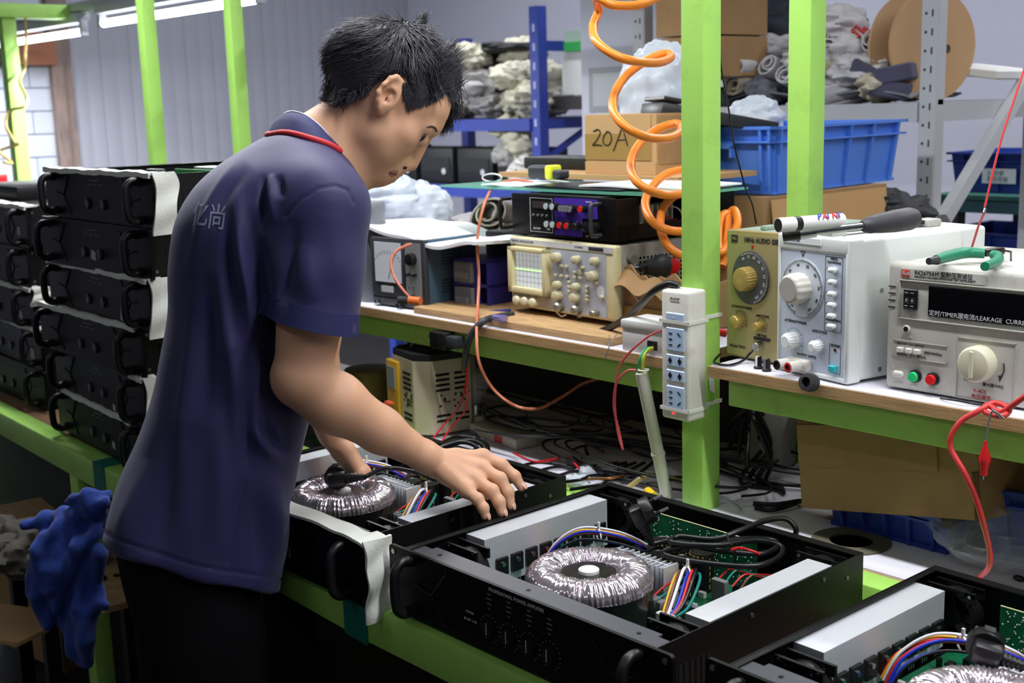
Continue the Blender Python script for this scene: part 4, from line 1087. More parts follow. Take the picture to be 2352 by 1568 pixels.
ring_numbers(t, .049, Y0 - .0014, .124, .0320, 235, -60, ['10', '15', '20', '30', '40', '50', '60', '70', '80', '100'], .0056, DKPRINT)
CK = mat('pale_grey_knob', (206, 202, 192), .42)
k = knob(t, .047, Y0 - .001, .124, .0215, .024, CK, ribs=14, taper=.88); MB().cyl((.047, Y0 - .0252, .124), (.047, Y0 - .0262, .124), .0165, n=32).build('knob_cap', mat('knob_cap_grey', (170, 164, 156), .5), k)
WK = mat('white_knob', (226, 228, 228), .4)
knob(t, .034, Y0, .048, .0120, .018, WK, ribs=16, taper=.7); knob(t, .083, Y0, .047, .0090, .016, WK, ribs=16, taper=.65)
ticks(t, .034, Y0 - .0002, .048, .015, .020, -20, 130, 8, DKPRINT, .00025); ticks(t, .083, Y0 - .0002, .047, .0115, .014, -40, 190, 9, DKPRINT, .00025)
for i, v in enumerate((.155, .139, .123, .108, .093, .079)):
    MB().rbox((.103, Y0 - .010, v - .004), (.116, Y0, v + .004), .0035, 3).build('push_button', WK, t)
    text('lettering', ('x1', 'x10', 'x100', 'x1k', 'x10k', '∿')[i], .0045, DKPRINT, FRONT(.094, Y0 - .0001, v + .001), t)
b = MB()
for (x0, z0, x1, z1) in ((.0915, .0865, .0920, .1725), (.1225, .0865, .1230, .1725), (.0915, .0865, .123, .0869), (.0915, .1721, .123, .1725), (.0915, .071, .0920, .0855), (.1225, .071, .1230, .0855), (.0915, .071, .123, .0714), (.102, .014, .1024, .054), (.122, .014, .1224, .054), (.102, .0536, .1224, .054), (.102, .014, .1224, .0144)):
    b.box((x0, Y0 - .0003, max(z0, .009)), (x1, Y0, z1))
b.build('panel_lines', DKPRINT, t, 0)
text('lettering', 'FREQ.', .0052, DKPRINT, FRONT(.101, Y0 - .0001, .1695), t); text('lettering', 'RANGE(Hz)', .0048, DKPRINT, FRONT(.0955, Y0 - .0001, .1645), t)
text('lettering', 'WAVE FORM', .0045, DKPRINT, FRONT(.095, Y0 - .0001, .0862), t); text('lettering', 'POWER', .0045, DKPRINT, FRONT(.105, Y0 - .0001, .0515), t)
text('lettering', 'ATTENUATOR(dB)', .0052, DKPRINT, FRONT(.015, Y0 - .0001, .075), t); text('lettering', 'AMPLITUDE', .0052, DKPRINT, FRONT(.069, Y0 - .0001, .067), t); text('lettering', 'OUTPUT (600Ω)', .0052, DKPRINT, FRONT(.040, Y0 - .0001, .030), t)
MB().box((.012, -.0075, H_ - .0115), (.085, -.0055, H_ - .003)).build('name_strip', mat('strip_white', (226, 228, 230), .4), t, 0); text('lettering', 'GW INSTEK', .006, mat('blue_print', (44, 70, 120), .5), FRONT(.015, -.0078, H_ - .007), t)
b = MB()
for (a0, a1, c0, c1) in (((-.004, .007), (.004, .007), (.004, .0062), (-.004, .0062)), ((-.004, .007), (0, -.001), (.0007, 0), (-.0032, .007)), ((.004, .007), (0, -.001), (-.0007, 0), (.0032, .007))): b.prism([a0, a1, c0, c1], 0, .0003, M=FRONT(.049, Y0, .168))
b.build('pointer', DKPRINT, t, 0)
MB().rbox((.026, -.016, .009), (.072, -.003, .026), .008, 3).build('terminal_block', CK, t)
for x, m in ((.034, BLACKPL), (.056, REDP)):
    b = MB().cyl((x, -.014, .017), (x, -.036, .017), .0075, n=16).build('terminal', CK, t)
    MB().lathe([(.0055, .0), (.0065, .0005), (.0065, .0012), (.0042, .0014), (.0042, .0002)], 18, M=frame((x, -.0358, .017), (1, 0, 0), (0, 0, 1))).build('terminal_ring', m, b)
    MB().cyl((x, -.0355, .017), (x, -.0363, .017), .0038, n=12).build('terminal_hole', SLOT, b)
MB().cyl((.1125, Y0, .046), (.1125, Y0 - .001, .046), .0022, n=12).build('indicator', mat('dark_red', (90, 20, 24), .3), t)
MB().rbox((.107, Y0 - .008, .0165), (.118, Y0, .0255), .001, 1).build('power_button', mat('turquoise_button', (50, 176, 184), .4), t)
for (y, z) in ((.055, .125), (.055, .016)): MB().cyl((W_ - .0005, y, z), (W_ + .0012, y, z), .0035, n=10).build('screw', STEEL, t)
hm = mat('handle_bracket', (176, 176, 166), .4)
MB().rbox((.074, -.001, H_), (.100, .028, H_ + .011), .003).build('handle_mount', hm, t); MB().rbox((.074, .185, H_), (.100, .215, H_ + .011), .003).build('handle_mount', hm, t)
MB().rbox((.079, .02, H_ + .004), (.095, .19, H_ + .010), .003).build('handle', BLACKPL, t)
for x in (.02, W_ - .02): MB().cyl((x, .03, 0), (x, .03, .005), .008, n=10).cyl((x, .23, 0), (x, .23, .005), .008, n=10).build('foot', BLACKPL, t)
gen2 = t; ZG2 = ZS + H_

# ---- withstand voltage tester
t = rot_thing('voltage_tester', 'wide grey withstand voltage tester with a black display window', 'test instrument', 2036, 890, 0)
W_, D_, H_ = .30, .24, .170
MB().rbox((.004, .012, .004), (W_ - .004, D_, H_ - .003), .004, 2).build('case', GREYC, t)
MB().rbox((0, -.006, .002), (W_, .016, H_), .008, 3).build('front_frame', GREYC, t)
Y0 = -.0062
b = MB().box((.020, -.0075, .150), (.135, -.005, .163)); b.build('name_strip', mat('strip_grey_pale', (204, 202, 194), .45), t, 0)
MB().box((.022, -.0085, .152), (.0335, -.0072, .161)).build('maker_badge', mat('orange_red', (206, 72, 52), .5), t, 0)
text('lettering', 'Rek', .0075, PRINT, FRONT(.0232, -.0088, .1565), t); text('lettering', 'RK2670AM 型耐压测试仪', .0072, DKPRINT, FRONT(.040, -.0077, .1585), t); text('lettering', 'RK2670AM VOLTAGE WITHSTAND TEST INSTRUMENT', .0034, DKPRINT, FRONT(.040, -.0077, .1535), t)
rim = mat('recess_rim', (170, 168, 158), .5)
b = MB()
for (lo, hi) in (((.018, -.009, .098), (.021, -.005, .148)), ((.018, -.009, .146), (W_ - .01, -.005, .1485)), ((.018, -.009, .0965), (W_ - .01, -.005, .0985))): b.rbox(lo, hi, .0012, 2)
b.build('window_rim', rim, t)
MB().rbox((.060, -.0078, .104), (W_ - .012, -.005, .143), .001, 1).build('display_window', mat('black_window', (8, 8, 12), .12), t)
text('lettering', '定时/TIMER (s)', .0078, PRINT, FRONT(.062, -.0081, .1085), t); text('lettering', '漏电流/LEAKAGE  CURRENT (mA)', .0078, PRINT, FRONT(.101, -.0081, .1085), t)
MB().rbox((.026, -.010, .110), (.046, -.006, .137), .0015, 1).build('thumbwheel_switch', BLACKPL, t)
for k in range(2):
    MB().box((.0285 + .008 * k, -.0105, .118), (.0350 + .008 * k, -.0098, .127)).build('digit_wheel', DKGREY, t, 0); text('lettering', '06'[k], .006, PRINT, FRONT(.030 + .008 * k, -.0107, .1225), t)
    MB().rbox((.0285 + .008 * k, -.0125, .129), (.0350 + .008 * k, -.0098, .133), .001, 1).rbox((.0285 + .008 * k, -.0125, .112), (.0350 + .008 * k, -.0098, .116), .001, 1).build('digit_button', BLACKPL, t)
b = MB()
for k in range(4): b.box((.003, -.0068, .110 + .009 * k), (.013, -.0055, .1115 + .009 * k))
b.build('grip_groove', DKGREY, t, 0)
knob(t, .031, Y0, .084, .0052, .003, CK, 'adjust_hole', taper=.9); MB().cyl((.031, Y0 - .0031, .084), (.031, Y0 - .0033, .084), .0034, n=14).build('adjust_core', SLOT, t)
text('lettering', 'PRE-ADJ', .0042, mat('pale_emboss', (214, 212, 204), .6), FRONT(.023, Y0 - .0002, .0735), t)
b = MB()
for (lo, hi) in (((.012, -.0072, .045), (.013, -.006, .068)), ((.088, -.0072, .045), (.089, -.006, .068)), ((.012, -.0072, .045), (.089, -.006, .046)), ((.012, -.0072, .067), (.089, -.006, .068)), ((.102, -.0072, .004), (.103, -.006, .082)), ((.102, -.0072, .081), (.178, -.006, .082)), ((.177, -.0072, .004), (.178, -.006, .082)), ((.102, -.0072, .004), (.178, -.006, .005))): b.box(lo, hi)
b.build('panel_outline', rim, t, 0)
for k in range(3): MB().rbox((.020 + .012 * k, -.0125, .053), (.0285 + .012 * k, -.006, .0595), .001, 1).build('small_button', CK, t)
text('lettering', '测试/TEST  2mA  定时/OFF', .0034, DKPRINT, FRONT(.017, Y0 - .0002, .0635), t); text('lettering', '复位/RESET  20mA  定时/ON', .0034, DKPRINT, FRONT(.017, Y0 - .0002, .0495), t); text('lettering', '定时/TIMER(s)', .0042, DKPRINT, FRONT(.056, Y0 - .0002, .056), t)
MB().rbox((.015, -.0135, .019), (.030, -.006, .028), .004, 3).build('rocker_switch', CK, t); 
em = mat('pale_emboss', (214, 212, 204), .6)
text('lettering', 'ON', .0046, em, FRONT(.0075, Y0 - .0002, .031), t); text('lettering', 'OFF', .0046, em, FRONT(.0065, Y0 - .0002, .0175), t); text('lettering', 'POWER', .004, em, FRONT(.014, Y0 - .0002, .011), t); text('lettering', 'START', .004, em, FRONT(.038, Y0 - .0002, .011), t); text('lettering', 'RESET', .004, em, FRONT(.063, Y0 - .0002, .011), t)
for x, m in ((.046, mat('green_button', (40, 190, 110), .3)), (.071, mat('red_button', (214, 30, 34), .3))):
    k = MB().lathe([(.0085, 0), (.0085, .005), (.0068, .006)], 28, M=FRONT(x, Y0, .0235)).build('button_collar', BLACKPL, t)
    MB().lathe([(.0066, .004), (.0066, .0095), (.0058, .0108), (0, .011)], 28, M=FRONT(x, Y0, .0235)).build('button_cap', m, k)
VK = mat('yellowed_knob', (208, 204, 178), .42)
k = knob(t, .133, Y0, .053, .0225, .020, VK, taper=.9, ribs=0); MB().rbox((-.003, -.017, .019), (.003, .017, .021), .001, 1, M=FRONT(.131, Y0, .053)).build('knob_ridge', VK, k)
ar = MB().tube(crom([(.163, -.0067, .056), (.164, -.0067, .047), (.160, -.0067, .038)], 5), .0008, 5); ar.prism([(-.003, .002), (.003, .003), (-.001, -.006)], 0, .0004, M=FRONT(.160, -.0064, .038)); ar.build('turn_arrow', DKPRINT, t)
text('lettering', 'MIN.', .005, DKPRINT, FRONT(.112, Y0 - .0002, .029), t); text('lettering', '最大值/MAX', .005, DKPRINT, FRONT(.137, Y0 - .0002, .026), t)
RP = mat('red_print', (176, 50, 44), .6); text('lettering', 'V-ADJ', .0066, RP, FRONT(.125, Y0 - .0002, .0165), t); text('lettering', '电压调节', .0066, RP, FRONT(.1225, Y0 - .0002, .0088), t)
for x in (.03, .27):
    for y in (.03, .2): MB().cyl((x, y, 0), (x, y, .005), .01, n=10).build('foot', BLACKPL, t)
ZG3 = ZS + H_
# ---- things lying on the generators
a = at(1787, 517, z=ZG2 + .030); e = at(1934, 506, z=ZG2 + .030)
t = thing('paint_marker', 'white paint marker with black cap lying across the generators', 'marker', a); v = e - a; n_ = v.normalized()
MB().cyl((0, 0, 0), tuple(v * .24), .0092, n=20).build('cap_end', WHITEPL, t); MB().cyl(tuple(v * .24), tuple(v * .33), .0094, n=20).build('cap_band', BLACKPL, t); MB().cyl(tuple(v * .33), tuple(v), .0092, n=20).build('barrel', WHITEPL, t)
MB().cyl(tuple(-n_ * .0004), tuple(n_ * .001), .0080, n=20).build('end_plug', SLOT, t)
side = Vector((_r[0], _r[1], _r[2])); tow = (Vector(CAM) - a).normalized(); upv = tow.cross(n_) * -1
upv = n_.cross(tow) * -1
PB = mat('blue_ink', (40, 60, 150), .5); PR = mat('red_ink', (190, 40, 50), .5)
for k, ch in enumerate('PAINT'):
    fc = tow * .72 + Vector((0, 0, .6)); fc = (fc - n_ * fc.dot(n_)).normalized()
    A = frame(tuple(v * (.55 + .075 * k) + fc * .0102), n_, fc.cross(n_)); text('lettering', ch, .012, (PB, PR)[k % 2], A, t, shear=.3, bold=.0004)
a = at(1798, 540, z=ZG2 + .012); m_ = at(1985, 518, z=ZG2 + .024); e = at(2104, 500, z=ZG2 + .028)
t = thing('nut_driver', 'steel nut driver with a dark handle lying on the white generator', 'screwdriver', a); v1 = m_ - a; v2 = e - m_
MB().cyl((0, 0, 0), tuple(v1 * .22), .0085, .0085, 18).build('socket_end', mat('dark_steel', (70, 66, 64), .35, metal=.8), t); MB().cyl(tuple(v1 * .22), tuple(v1 * .42), .0085, .0075, 18).cyl(tuple(v1 * .42), tuple(v1), .0052, n=14).build('shaft', STEEL, t)
MB().cyl(tuple(-v1.normalized() * .0002), tuple(v1.normalized() * .002), .0066, n=16).build('socket_hole', SLOT, t)
ax = v2.normalized(); A = frame(tuple(v1), ax.orthogonal(), ax.cross(ax.orthogonal())); Lh = v2.length
MB().lathe([(.006, -.004), (.0085, 0), (.011, .008), (.0115, .016), (.0125, .024), (.0145, .05), (.0150, Lh - .012), (.012, Lh - .002), (0, Lh)], 20, M=A).build('handle', mat('dark_handle', (64, 62, 68), .5, var=.1, scale=30), t)
# ---- pliers on the tester
t = thing('circlip_pliers', 'pliers with green handles lying on the grey tester', 'pliers', at(2270, 588, z=ZG3 + .010))
o0 = at(2270, 588, z=ZG3 + .010)
def G(u, v, h): return tuple(at(u, v, z=ZG3 + h) - o0)
GH = mat('green_grip', (34, 128, 96), .4)
MB().tube(crom([G(2262, 582, .010), G(2220, 580, .011), G(2180, 588, .010), G(2150, 597, .009)], 6), [.0062 + .0012 * math.sin(k / 18 * 3.1) for k in range(19)], 12).build('grip', GH, t, 60)
MB().cyl(G(2152, 597, .009), G(2133, 600, .009), .0055, .0045, 10).build('grip_tip', DKGREY, t)
MB().tube(crom([G(2278, 584, .010), G(2292, 588, .009), G(2290, 600, .008), G(2262, 612, .008)], 6), [.0055 + .001 * math.sin(k / 18 * 3.1) for k in range(19)], 12).build('grip', GH, t, 60)
MB().rbox((-.006, -.006, -.006), (.030, .006, .004), .003, 2, M=frame(G(2265, 578, .011), Vector(G(2318, 572, .011)) - Vector(G(2265, 578, .011)), (0, 1, 0))).build('jaw', mat('dark_steel', (70, 66, 64), .35, metal=.8), t)
MB().tube([G(2305, 575, .012), G(2322, 578, .014), G(2322, 598, .006)], .0013, 6).build('tip', mat('dark_steel', (70, 66, 64), .35, metal=.8), t)
# ---- loose knobs, rubber foot
for k, (u, v, m) in enumerate(((1742, 846, WHITEPL), (1761, 852, CONN))):
    p = at(u, v, z=ZS); t = thing('potentiometer_cap', ['loose black knob with a white cap by the shelf edge', 'loose black knob with a grey cap by the shelf edge'][k], 'knob', p)
    MB().lathe([(.0068, 0), (.0068, .003), (.0055, .004), (.0052, .016), (.0045, .018), (0, .018)], 16).build('body', BLACKPL, t); MB().box((-.0018, -.0056, .004), (.0018, .001, .0183)).build('pointer_mark', m, t, 0)
p = at(1870, 884, y=1.399); o = MB().lathe([(.012, 0), (.013, .008), (.012, .016), (.007, .017), (.007, .004)], 18, M=Matrix.Rotation(rad(75), 4, 'X')).build('rubber_foot', mat('dusty_rubber', (52, 52, 54), .7)); o.location = (p.x, 1.395, ZS + .002); tag(o, 'black rubber foot on the shelf edge under the white generator', 'rubber foot')
# ---- knotted red test lead with alligator clip
RC = mat('red_cable', (206, 60, 58), .42)
kx = at(2288, 938, y=1.40)
q = [at(2400, 880, y=1.37), at(2340, 920, y=1.375), at(2300, 945, y=1.38), at(2268, 930, y=1.385), at(2262, 945, y=1.378), at(2300, 955, y=1.37), at(2318, 940, y=1.385), at(2285, 925, y=1.39), at(2250, 942, y=1.375), at(2210, 965, y=1.365), at(2186, 998, y=1.36), at(2184, 1030, y=1.36), at(2215, 1085, y=1.36), at(2240, 1140, y=1.37), at(2258, 1200, y=1.38), at(2272, 1260, y=1.40), at(2272, 1300, y=1.41), at(2250, 1326, z=ZT + .005)]
o = wire('red_test_lead', q, .0036, RC, None, 8, 9); tag(o, 'thick red test lead knotted at the shelf edge and hanging to the table', 'cable')
t = thing('alligator_clip', 'red alligator clip hanging on a thin grey wire below the shelf', 'clip', at(2262, 1050, y=1.365)); o0 = at(2262, 1050, y=1.365)
W2 = lambda u, v, y=1.365: tuple(at(u, v, y=y) - o0)
MB().tube(crom([W2(2300, 960), W2(2280, 945), W2(2272, 965), W2(2268, 990), W2(2265, 1018)], 6), .0012, 6).tube([W2(2278, 940), W2(2295, 950), W2(2308, 962)], .0012, 6).build('wire', CONN, t, 60)
MB().lathe([(.0022, .020), (.0026, .014), (.0072, 0), (.0066, -.006), (.0048, -.012), (.0042, -.022), (0, -.022)], 14).build('clip_sleeve', REDP, t); MB().box((-.001, -.001, -.027), (.001, .001, -.022)).build('clip_jaw', STEEL, t, 0)
q = [at(2290, 935, z=ZS + .002), at(2240, 928, z=ZS + .003), at(2200, 920, z=ZS + .006), at(2160, 915, z=ZS + .002)]; o = wire('black_lead', q, .0012, RUBBER); tag(o, 'thin black lead lying on the paper in front of the tester', 'cable')
# ---- thin wires hanging from above
q = [at(1640, -40, d=1.83), at(1652, 60, d=1.83), at(1656, 150, d=1.84), at(1672, 240, d=1.86), at(1686, 330, d=1.88), at(1712, 430, d=1.90), at(1728, 470, d=1.92), at(1737, 515, d=1.94)]
o = wire('black_wire', q, .0013, RUBBER); tag(o, 'thin black wire hanging beside the front green post', 'wire')
q = [at(2400, 0, d=1.66), at(2352, 160, d=1.67), at(2300, 320, d=1.68), at(2262, 475, d=1.70)]
o = wire('red_wire', q, .0016, RC); tag(o, 'thin red wire running down from the upper right corner', 'wire')
MB().tube([at(2264, 478, d=1.70), at(2261, 488, d=1.70)], .0022, 8).build('solder_joint', STEEL, o); MB().tube([at(2262, 485, d=1.70), at(2247, 520, d=1.71), at(2230, 575, d=1.73)], .0017, 6).build('lower_wire', mat('dull_red_wire', (170, 66, 70), .4), o)
# ---- orange coiled air hose
ORG = mat('orange_hose', (242, 138, 44), .32, spec=.6)
H = [(1560, -70, 2.06), (1520, -15, 2.02), (1470, 10, 1.98), (1410, 12, 1.96), (1372, -5, 1.97), (1375, 25, 2.02), (1362, 60, 2.0), (1370, 95, 1.96), (1410, 126, 1.94), (1460, 141, 1.95), (1510, 144, 2.0), (1540, 133, 2.06), (1530, 123, 2.08), (1490, 136, 2.06), (1440, 172, 2.03), (1412, 215, 2.0), (1410, 258, 1.97), (1440, 294, 1.95), (1490, 316, 1.96), (1540, 316, 2.0), (1566, 298, 2.05), (1552, 284, 2.08), (1505, 300, 2.07), (1465, 336, 2.04), (1449, 376, 2.01), (1460, 414, 1.98), (1500, 440, 1.97), (1545, 447, 1.99), (1600, 436, 2.06), (1622, 410, 2.1), (1590, 390, 2.12), (1535, 398, 2.1), (1497, 430, 2.07), (1482, 470, 2.04), (1500, 510, 2.01), (1545, 530, 2.01), (1600, 525, 2.06), (1630, 490, 2.1), (1600, 455, 2.12), (1560, 445, 2.1), (1525, 475, 2.07), (1517, 520, 2.04), (1535, 565, 2.02), (1575, 590, 2.03), (1625, 595, 2.08), (1660, 560, 2.12), (1664, 510, 2.13), (1685, 482, 2.13), (1694, 510, 2.1), (1680, 550, 2.08), (1655, 580, 2.07), (1650, 540, 2.1), (1655, 500, 2.12), (1672, 495, 2.13), (1668, 560, 2.1), (1658, 612, 2.08)]
o = wire('air_hose', [at(u, v, d=d) for u, v, d in H], .0072, ORG, None, 8, 12); tag(o, 'bright orange coiled air hose hanging behind the green post', 'hose')
# ================================================================ storage behind the shelf
BLUER = mat('blue_rack_paint', (44, 62, 150), .45, var=.05)
GREYR = mat('grey_rack_paint', (176, 178, 182), .5, var=.05, scale=6)
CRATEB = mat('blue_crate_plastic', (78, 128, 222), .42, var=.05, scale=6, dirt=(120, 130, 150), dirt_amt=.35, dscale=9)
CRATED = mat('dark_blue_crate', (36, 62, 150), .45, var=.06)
SLOTG = mat('slot_grey', (50, 52, 56), .8)
def crumple(name, c, r, m, label, seed, group=None, cat='fabric', amp=.22, nu=34, nv=24, freq=3.0, M=None):
    """a crumpled bundle: ball pushed in and out by folded noise"""
    R = np.random.RandomState(seed); b = MB(); b.ball((0, 0, 0), 1.0, nu, nv)
    v = np.vstack(b.v); n = v / np.linalg.norm(v, axis=1, keepdims=True); d = np.zeros(len(v))
    for k in range(9):
        f = freq * (1 + k * .45); w_ = R.randn(3); w_ /= np.linalg.norm(w_); w2 = R.randn(3)
        d += (np.abs(np.sin(n @ w_ * f + R.rand() * 6 + np.sin(n @ w2 * 2))) - .5) / (1 + k * .42)
    v = n * (1 + amp * d[:, None]); v = v * np.array(r)
    b.v = [v]
    if M is not None: v = v @ np.array(M)[:3, :3].T; b.v = [v]
    o = b.build(name, m, smooth=50, loc=c); return tag(o, label, cat, group)
def roll(name, c, ax, r, L, m, label, seed, group=None, cat='fabric roll'):
    """loosely rolled sheet seen from its end: a spiral with thickness"""
    R = np.random.RandomState(seed); ax = Vector(ax).normalized(); a = ax.orthogonal().normalized(); b_ = ax.cross(a); turns = 2.3
    def fn(u, v):
        t = u * turns * 6.283; q = r * (.35 + .65 * u) * (1 + .10 * math.sin(3 * t / turns + seed) + .07 * math.sin(7 * u * 3 + v * 4 + seed))
        p = a * (q * math.cos(t)) + b_ * (q * .8 * math.sin(t)) + ax * ((v - .5) * L + .08 * r * math.sin(t * 1.7 + seed)); return tuple(p)
    o = MB().grid(fn, 44, 5, thick=.004).build(name, m, smooth=60, loc=c); return tag(o, label, cat, group)

# ---- storage table behind the instrument shelf
t = thing('storage_table', 'low grey table behind the shelf holding the crate carton', 'table', (-1.9, 2.04, 0))
MB().box((0, 0, .965), (.95, .55, .99)).build('table_top', BOARD, t, 0)
for x in (0, .9):
    for y in (0, .5): MB().box((x, y, 0), (x + .04, y + .04, .965)).build('leg', GREYR, t, 0)
# ---- carton under the big crate
pc = at(1768, 450, d=2.42)
XC, YC, ZC = pc.x, pc.y, pc.z
t = thing('carton', 'worn brown carton under the big blue crate', 'carton', (XC - .30, YC - .02, .99))
MB().box((0, 0, 0), (.30, .44, ZC - .99 - .002)).build('box_body', CARD2, t, 0)
fl = MB().grid(lambda u, v: (.302 + .012 * v, lerp(.02, .43, u), (ZC - .99) - .008 - .10 * v + .012 * math.sin(u * 7) * v), 12, 4, thick=.003).build('side_flap', CARD, t, 50)
MB().box((.10, -.001, 0), (.15, 0, ZC - .995)).build('packing_tape', mat('packing_tape', (186, 150, 88), .15, alpha=.7), t, 0)
# ---- big blue crate
def crate(name, label, loc, rz, W, D, H, m, ribs_x, ribs_y, wall=.004):
    t = thing(name, label, 'crate', loc, rad(rz)); tp = .93; b = MB()
    cx, cy = W / 2, D / 2
    def X(x, z): return cx + (x - cx) * lerp(tp, 1, z / H)
    def Y(y, z): return cy + (y - cy) * lerp(tp, 1, z / H)
    def quad(p, q, n):      # wall panel between two foot points, with inner skin
        b.add([(X(p[0], 0), Y(p[1], 0), 0), (X(q[0], 0), Y(q[1], 0), 0), (X(q[0], H), Y(q[1], H), H), (X(p[0], H), Y(p[1], H), H)], [(0, 1, 2, 3)])
        i0 = (p[0] - n[0] * wall, p[1] - n[1] * wall); i1 = (q[0] - n[0] * wall, q[1] - n[1] * wall)
        b.add([(X(i0[0], 0), Y(i0[1], 0), wall), (X(i1[0], 0), Y(i1[1], 0), wall), (X(i1[0], H), Y(i1[1], H), H), (X(i0[0], H), Y(i0[1], H), H)], [(3, 2, 1, 0)])
    quad((0, 0), (W, 0), (0, -1)); quad((W, 0), (W, D), (1, 0)); quad((W, D), (0, D), (0, 1)); quad((0, D), (0, 0), (-1, 0))
    b.add([(X(0, 0), Y(0, 0), 0), (X(W, 0), Y(0, 0), 0), (X(W, 0), Y(D, 0), 0), (X(0, 0), Y(D, 0), 0)], [(3, 2, 1, 0)])
    b.build('body', m, t, 0)
    b = MB(); e = .011
    for (lo, hi) in (((-e, -e, H - .006), (W + e, wall, H)), ((-e, D - wall, H - .006), (W + e, D + e, H)), ((-e, -e, H - .006), (wall, D + e, H)), ((W - wall, -e, H - .006), (W + e, D + e, H))): b.box(lo, hi)
    b.build('rim', m, t, 0); b = MB(); z = H * .76; e2 = e * .8
    for (lo, hi) in (((-e2, -e2, z), (W + e2, .006, z + .004)), ((-e2, D - .006, z), (W + e2, D + e2, z + .004)), ((-e2, -e2, z), (.006, D + e2, z + .004)), ((W - .008, -e2, z), (W + e2, D + e2, z + .004))): b.box(lo, hi)
    b.build('side_band', m, t, 0); b = MB()
    b.box((X(0, 0) - .004, Y(0, 0) - .004, 0), (X(W, 0) + .004, Y(D, 0) + .004, .006))
    b.build('base_band', m, t, 0)
    def rib(x, y, nx, ny, full=True):
        z0 = 0 if full else H * .76
        b = MB(); w2 = .003
        a = Vector((X(x, z0), Y(x if 0 else y, z0), z0)); c = Vector((x, y, H - .004))
        d = Vector((nx, ny, 0)) * .010; s = Vector((-ny, nx, 0)) * w2
        vs_ = [a - s, a + s, a + s + d * .6, a - s + d * .6, c - s, c + s, c + s + d, c - s + d]
        b.add([tuple(q) for q in vs_], [(0, 3, 2, 1), (4, 5, 6, 7), (0, 1, 5, 4), (1, 2, 6, 5), (2, 3, 7, 6), (3, 0, 4, 7)]); b.build('rib', m, t, 0)
    for x in ribs_x: rib(W * x, 0, 0, -1)
    for y in ribs_y: rib(W, D * y, 1, 0)
    return t
Lc = at(2086, 300, x=XC).y - YC
big = crate('plastic_crate', 'big bright blue plastic crate on the worn carton behind the posts', (XC - .30, YC, ZC), 3, .30, Lc, at(1768, 290, d=2.42).z - ZC, CRATEB, (.04, .55, .90, .97), (.02, .33, .55, .74, .95))
HC = at(1768, 290, d=2.42).z - ZC
MB().box((.09, -.018, HC * .68), (.21, -.008, HC * .76)).box((.09, -.018, HC * .55), (.095, -.004, HC * .72)).box((.205, -.018, HC * .55), (.21, -.004, HC * .72)).build('grip_handle', CRATEB, big, 0)
# black slab leaning out of the crate
a = at(1522, 243, d=2.40); e = at(1790, 290, d=2.46); ax = (e - a)
t = thing('black_slab', 'flat black equipment cover sticking out of the big blue crate', 'panel', a)
A = frame((0, 0, 0), ax, (-.35, .85, -.12)); Ls = ax.length
MB().rbox((0, 0, -.016), (Ls, .13, .008), .003, 2, M=A).build('cover', mat('charcoal_cover', (44, 44, 48), .4), t)
MB().rbox((0.0, -.002, .012), (.05, .12, .020), .002, 1, M=A).build('end_lug', mat('charcoal_cover', (44, 44, 48), .4), t)
# ---- plastic bags
BAGW = mat('white_plastic_bag', (222, 230, 240), .25, alpha=.62, bump=.9, bscale=45)
def bag(c, r, seed, label, amp=.11):
    return crumple('plastic_bag', c, r, BAGW, label, seed, None, 'plastic bag', amp, 64, 44, 3.2)
c = at(1535, 220, d=2.62); bag((c.x - .02, c.y, c.z), (.085, .085, .11), 3, 'milky plastic bag bulging behind the carton marked 20A')
c = at(1735, 258, d=2.56); bag((c.x, c.y, c.z - .02), (.055, .055, .05), 4, 'small milky plastic bag in the big blue crate')
c = at(880, 455, d=2.66); bag((c.x, c.y, c.z), (.085, .075, .055), 5, 'milky plastic bag behind the upright grey pipe')
c = at(965, 480, d=2.68); bag((c.x, c.y, c.z), (.065, .065, .055), 6, 'rumpled clear plastic bag behind the white foam sheet')
p = at(822, 560, d=2.75); o = MB().box((p.x - .16, p.y, .99), (p.x + .03, p.y + .15, at(822, 520, d=2.75).z)).build('carton', CARD, smooth=0); tag(o, 'plain brown carton just left of the grey pipe', 'carton')
# ---- blue rack with rags
rx, ry = at(1238, 200, d=5.0).x, at(1238, 200, d=5.0).y
t = thing('blue_rack', 'blue steel storage rack in the background', 'rack', (rx, ry, 0))
zt = at(1215, 16, d=5.0).z
W_, D_ = 1.05, .50
for (x, y, h) in ((0, 0, zt), (-W_, 0, zt), (0, D_, zt - .02), (-W_, D_, zt - .06)):
    u = MB().box((x - .05, y, 0), (x, y + .05, h)).build('upright', BLUER, t, 0)
    if y == 0 and x == 0:
        for k in range(9):
            o = MB().box((x - .031, y - .001, zt - .10 - .075 * k), (x - .019, y + .001, zt - .07 - .075 * k)).build('slot', mat('pale_slot', (170, 176, 206), .6), u, 0)
zl1 = at(1205, 272, y=ry).z; zl2 = at(1205, 432, y=ry).z
for z in (zl1, zl2, .45):
    MB().box((-W_, -.012, z - .05), (-.05, .02, z)).build('beam', BLUER, t, 0); MB().box((-W_, D_ - .02, z - .05), (-.05, D_ + .012, z)).build('beam', BLUER, t, 0)
    MB().box((-.05, .05, z - .045), (0, D_, z - .005)).build('side_rail', BLUER, t, 0)
    MB().box((-W_, .02, z - .012), (-.05, D_ - .02, z - .002)).build('deck', mat('grey_deck', (90, 90, 96), .7), t, 0)
MB().box((-.04, .05, at(1240, 92, y=ry).z - .04), (-.01, D_, at(1240, 92, y=ry).z)).build('side_rail', BLUER, t, 0)
zz = at(1240, 375, y=ry).z
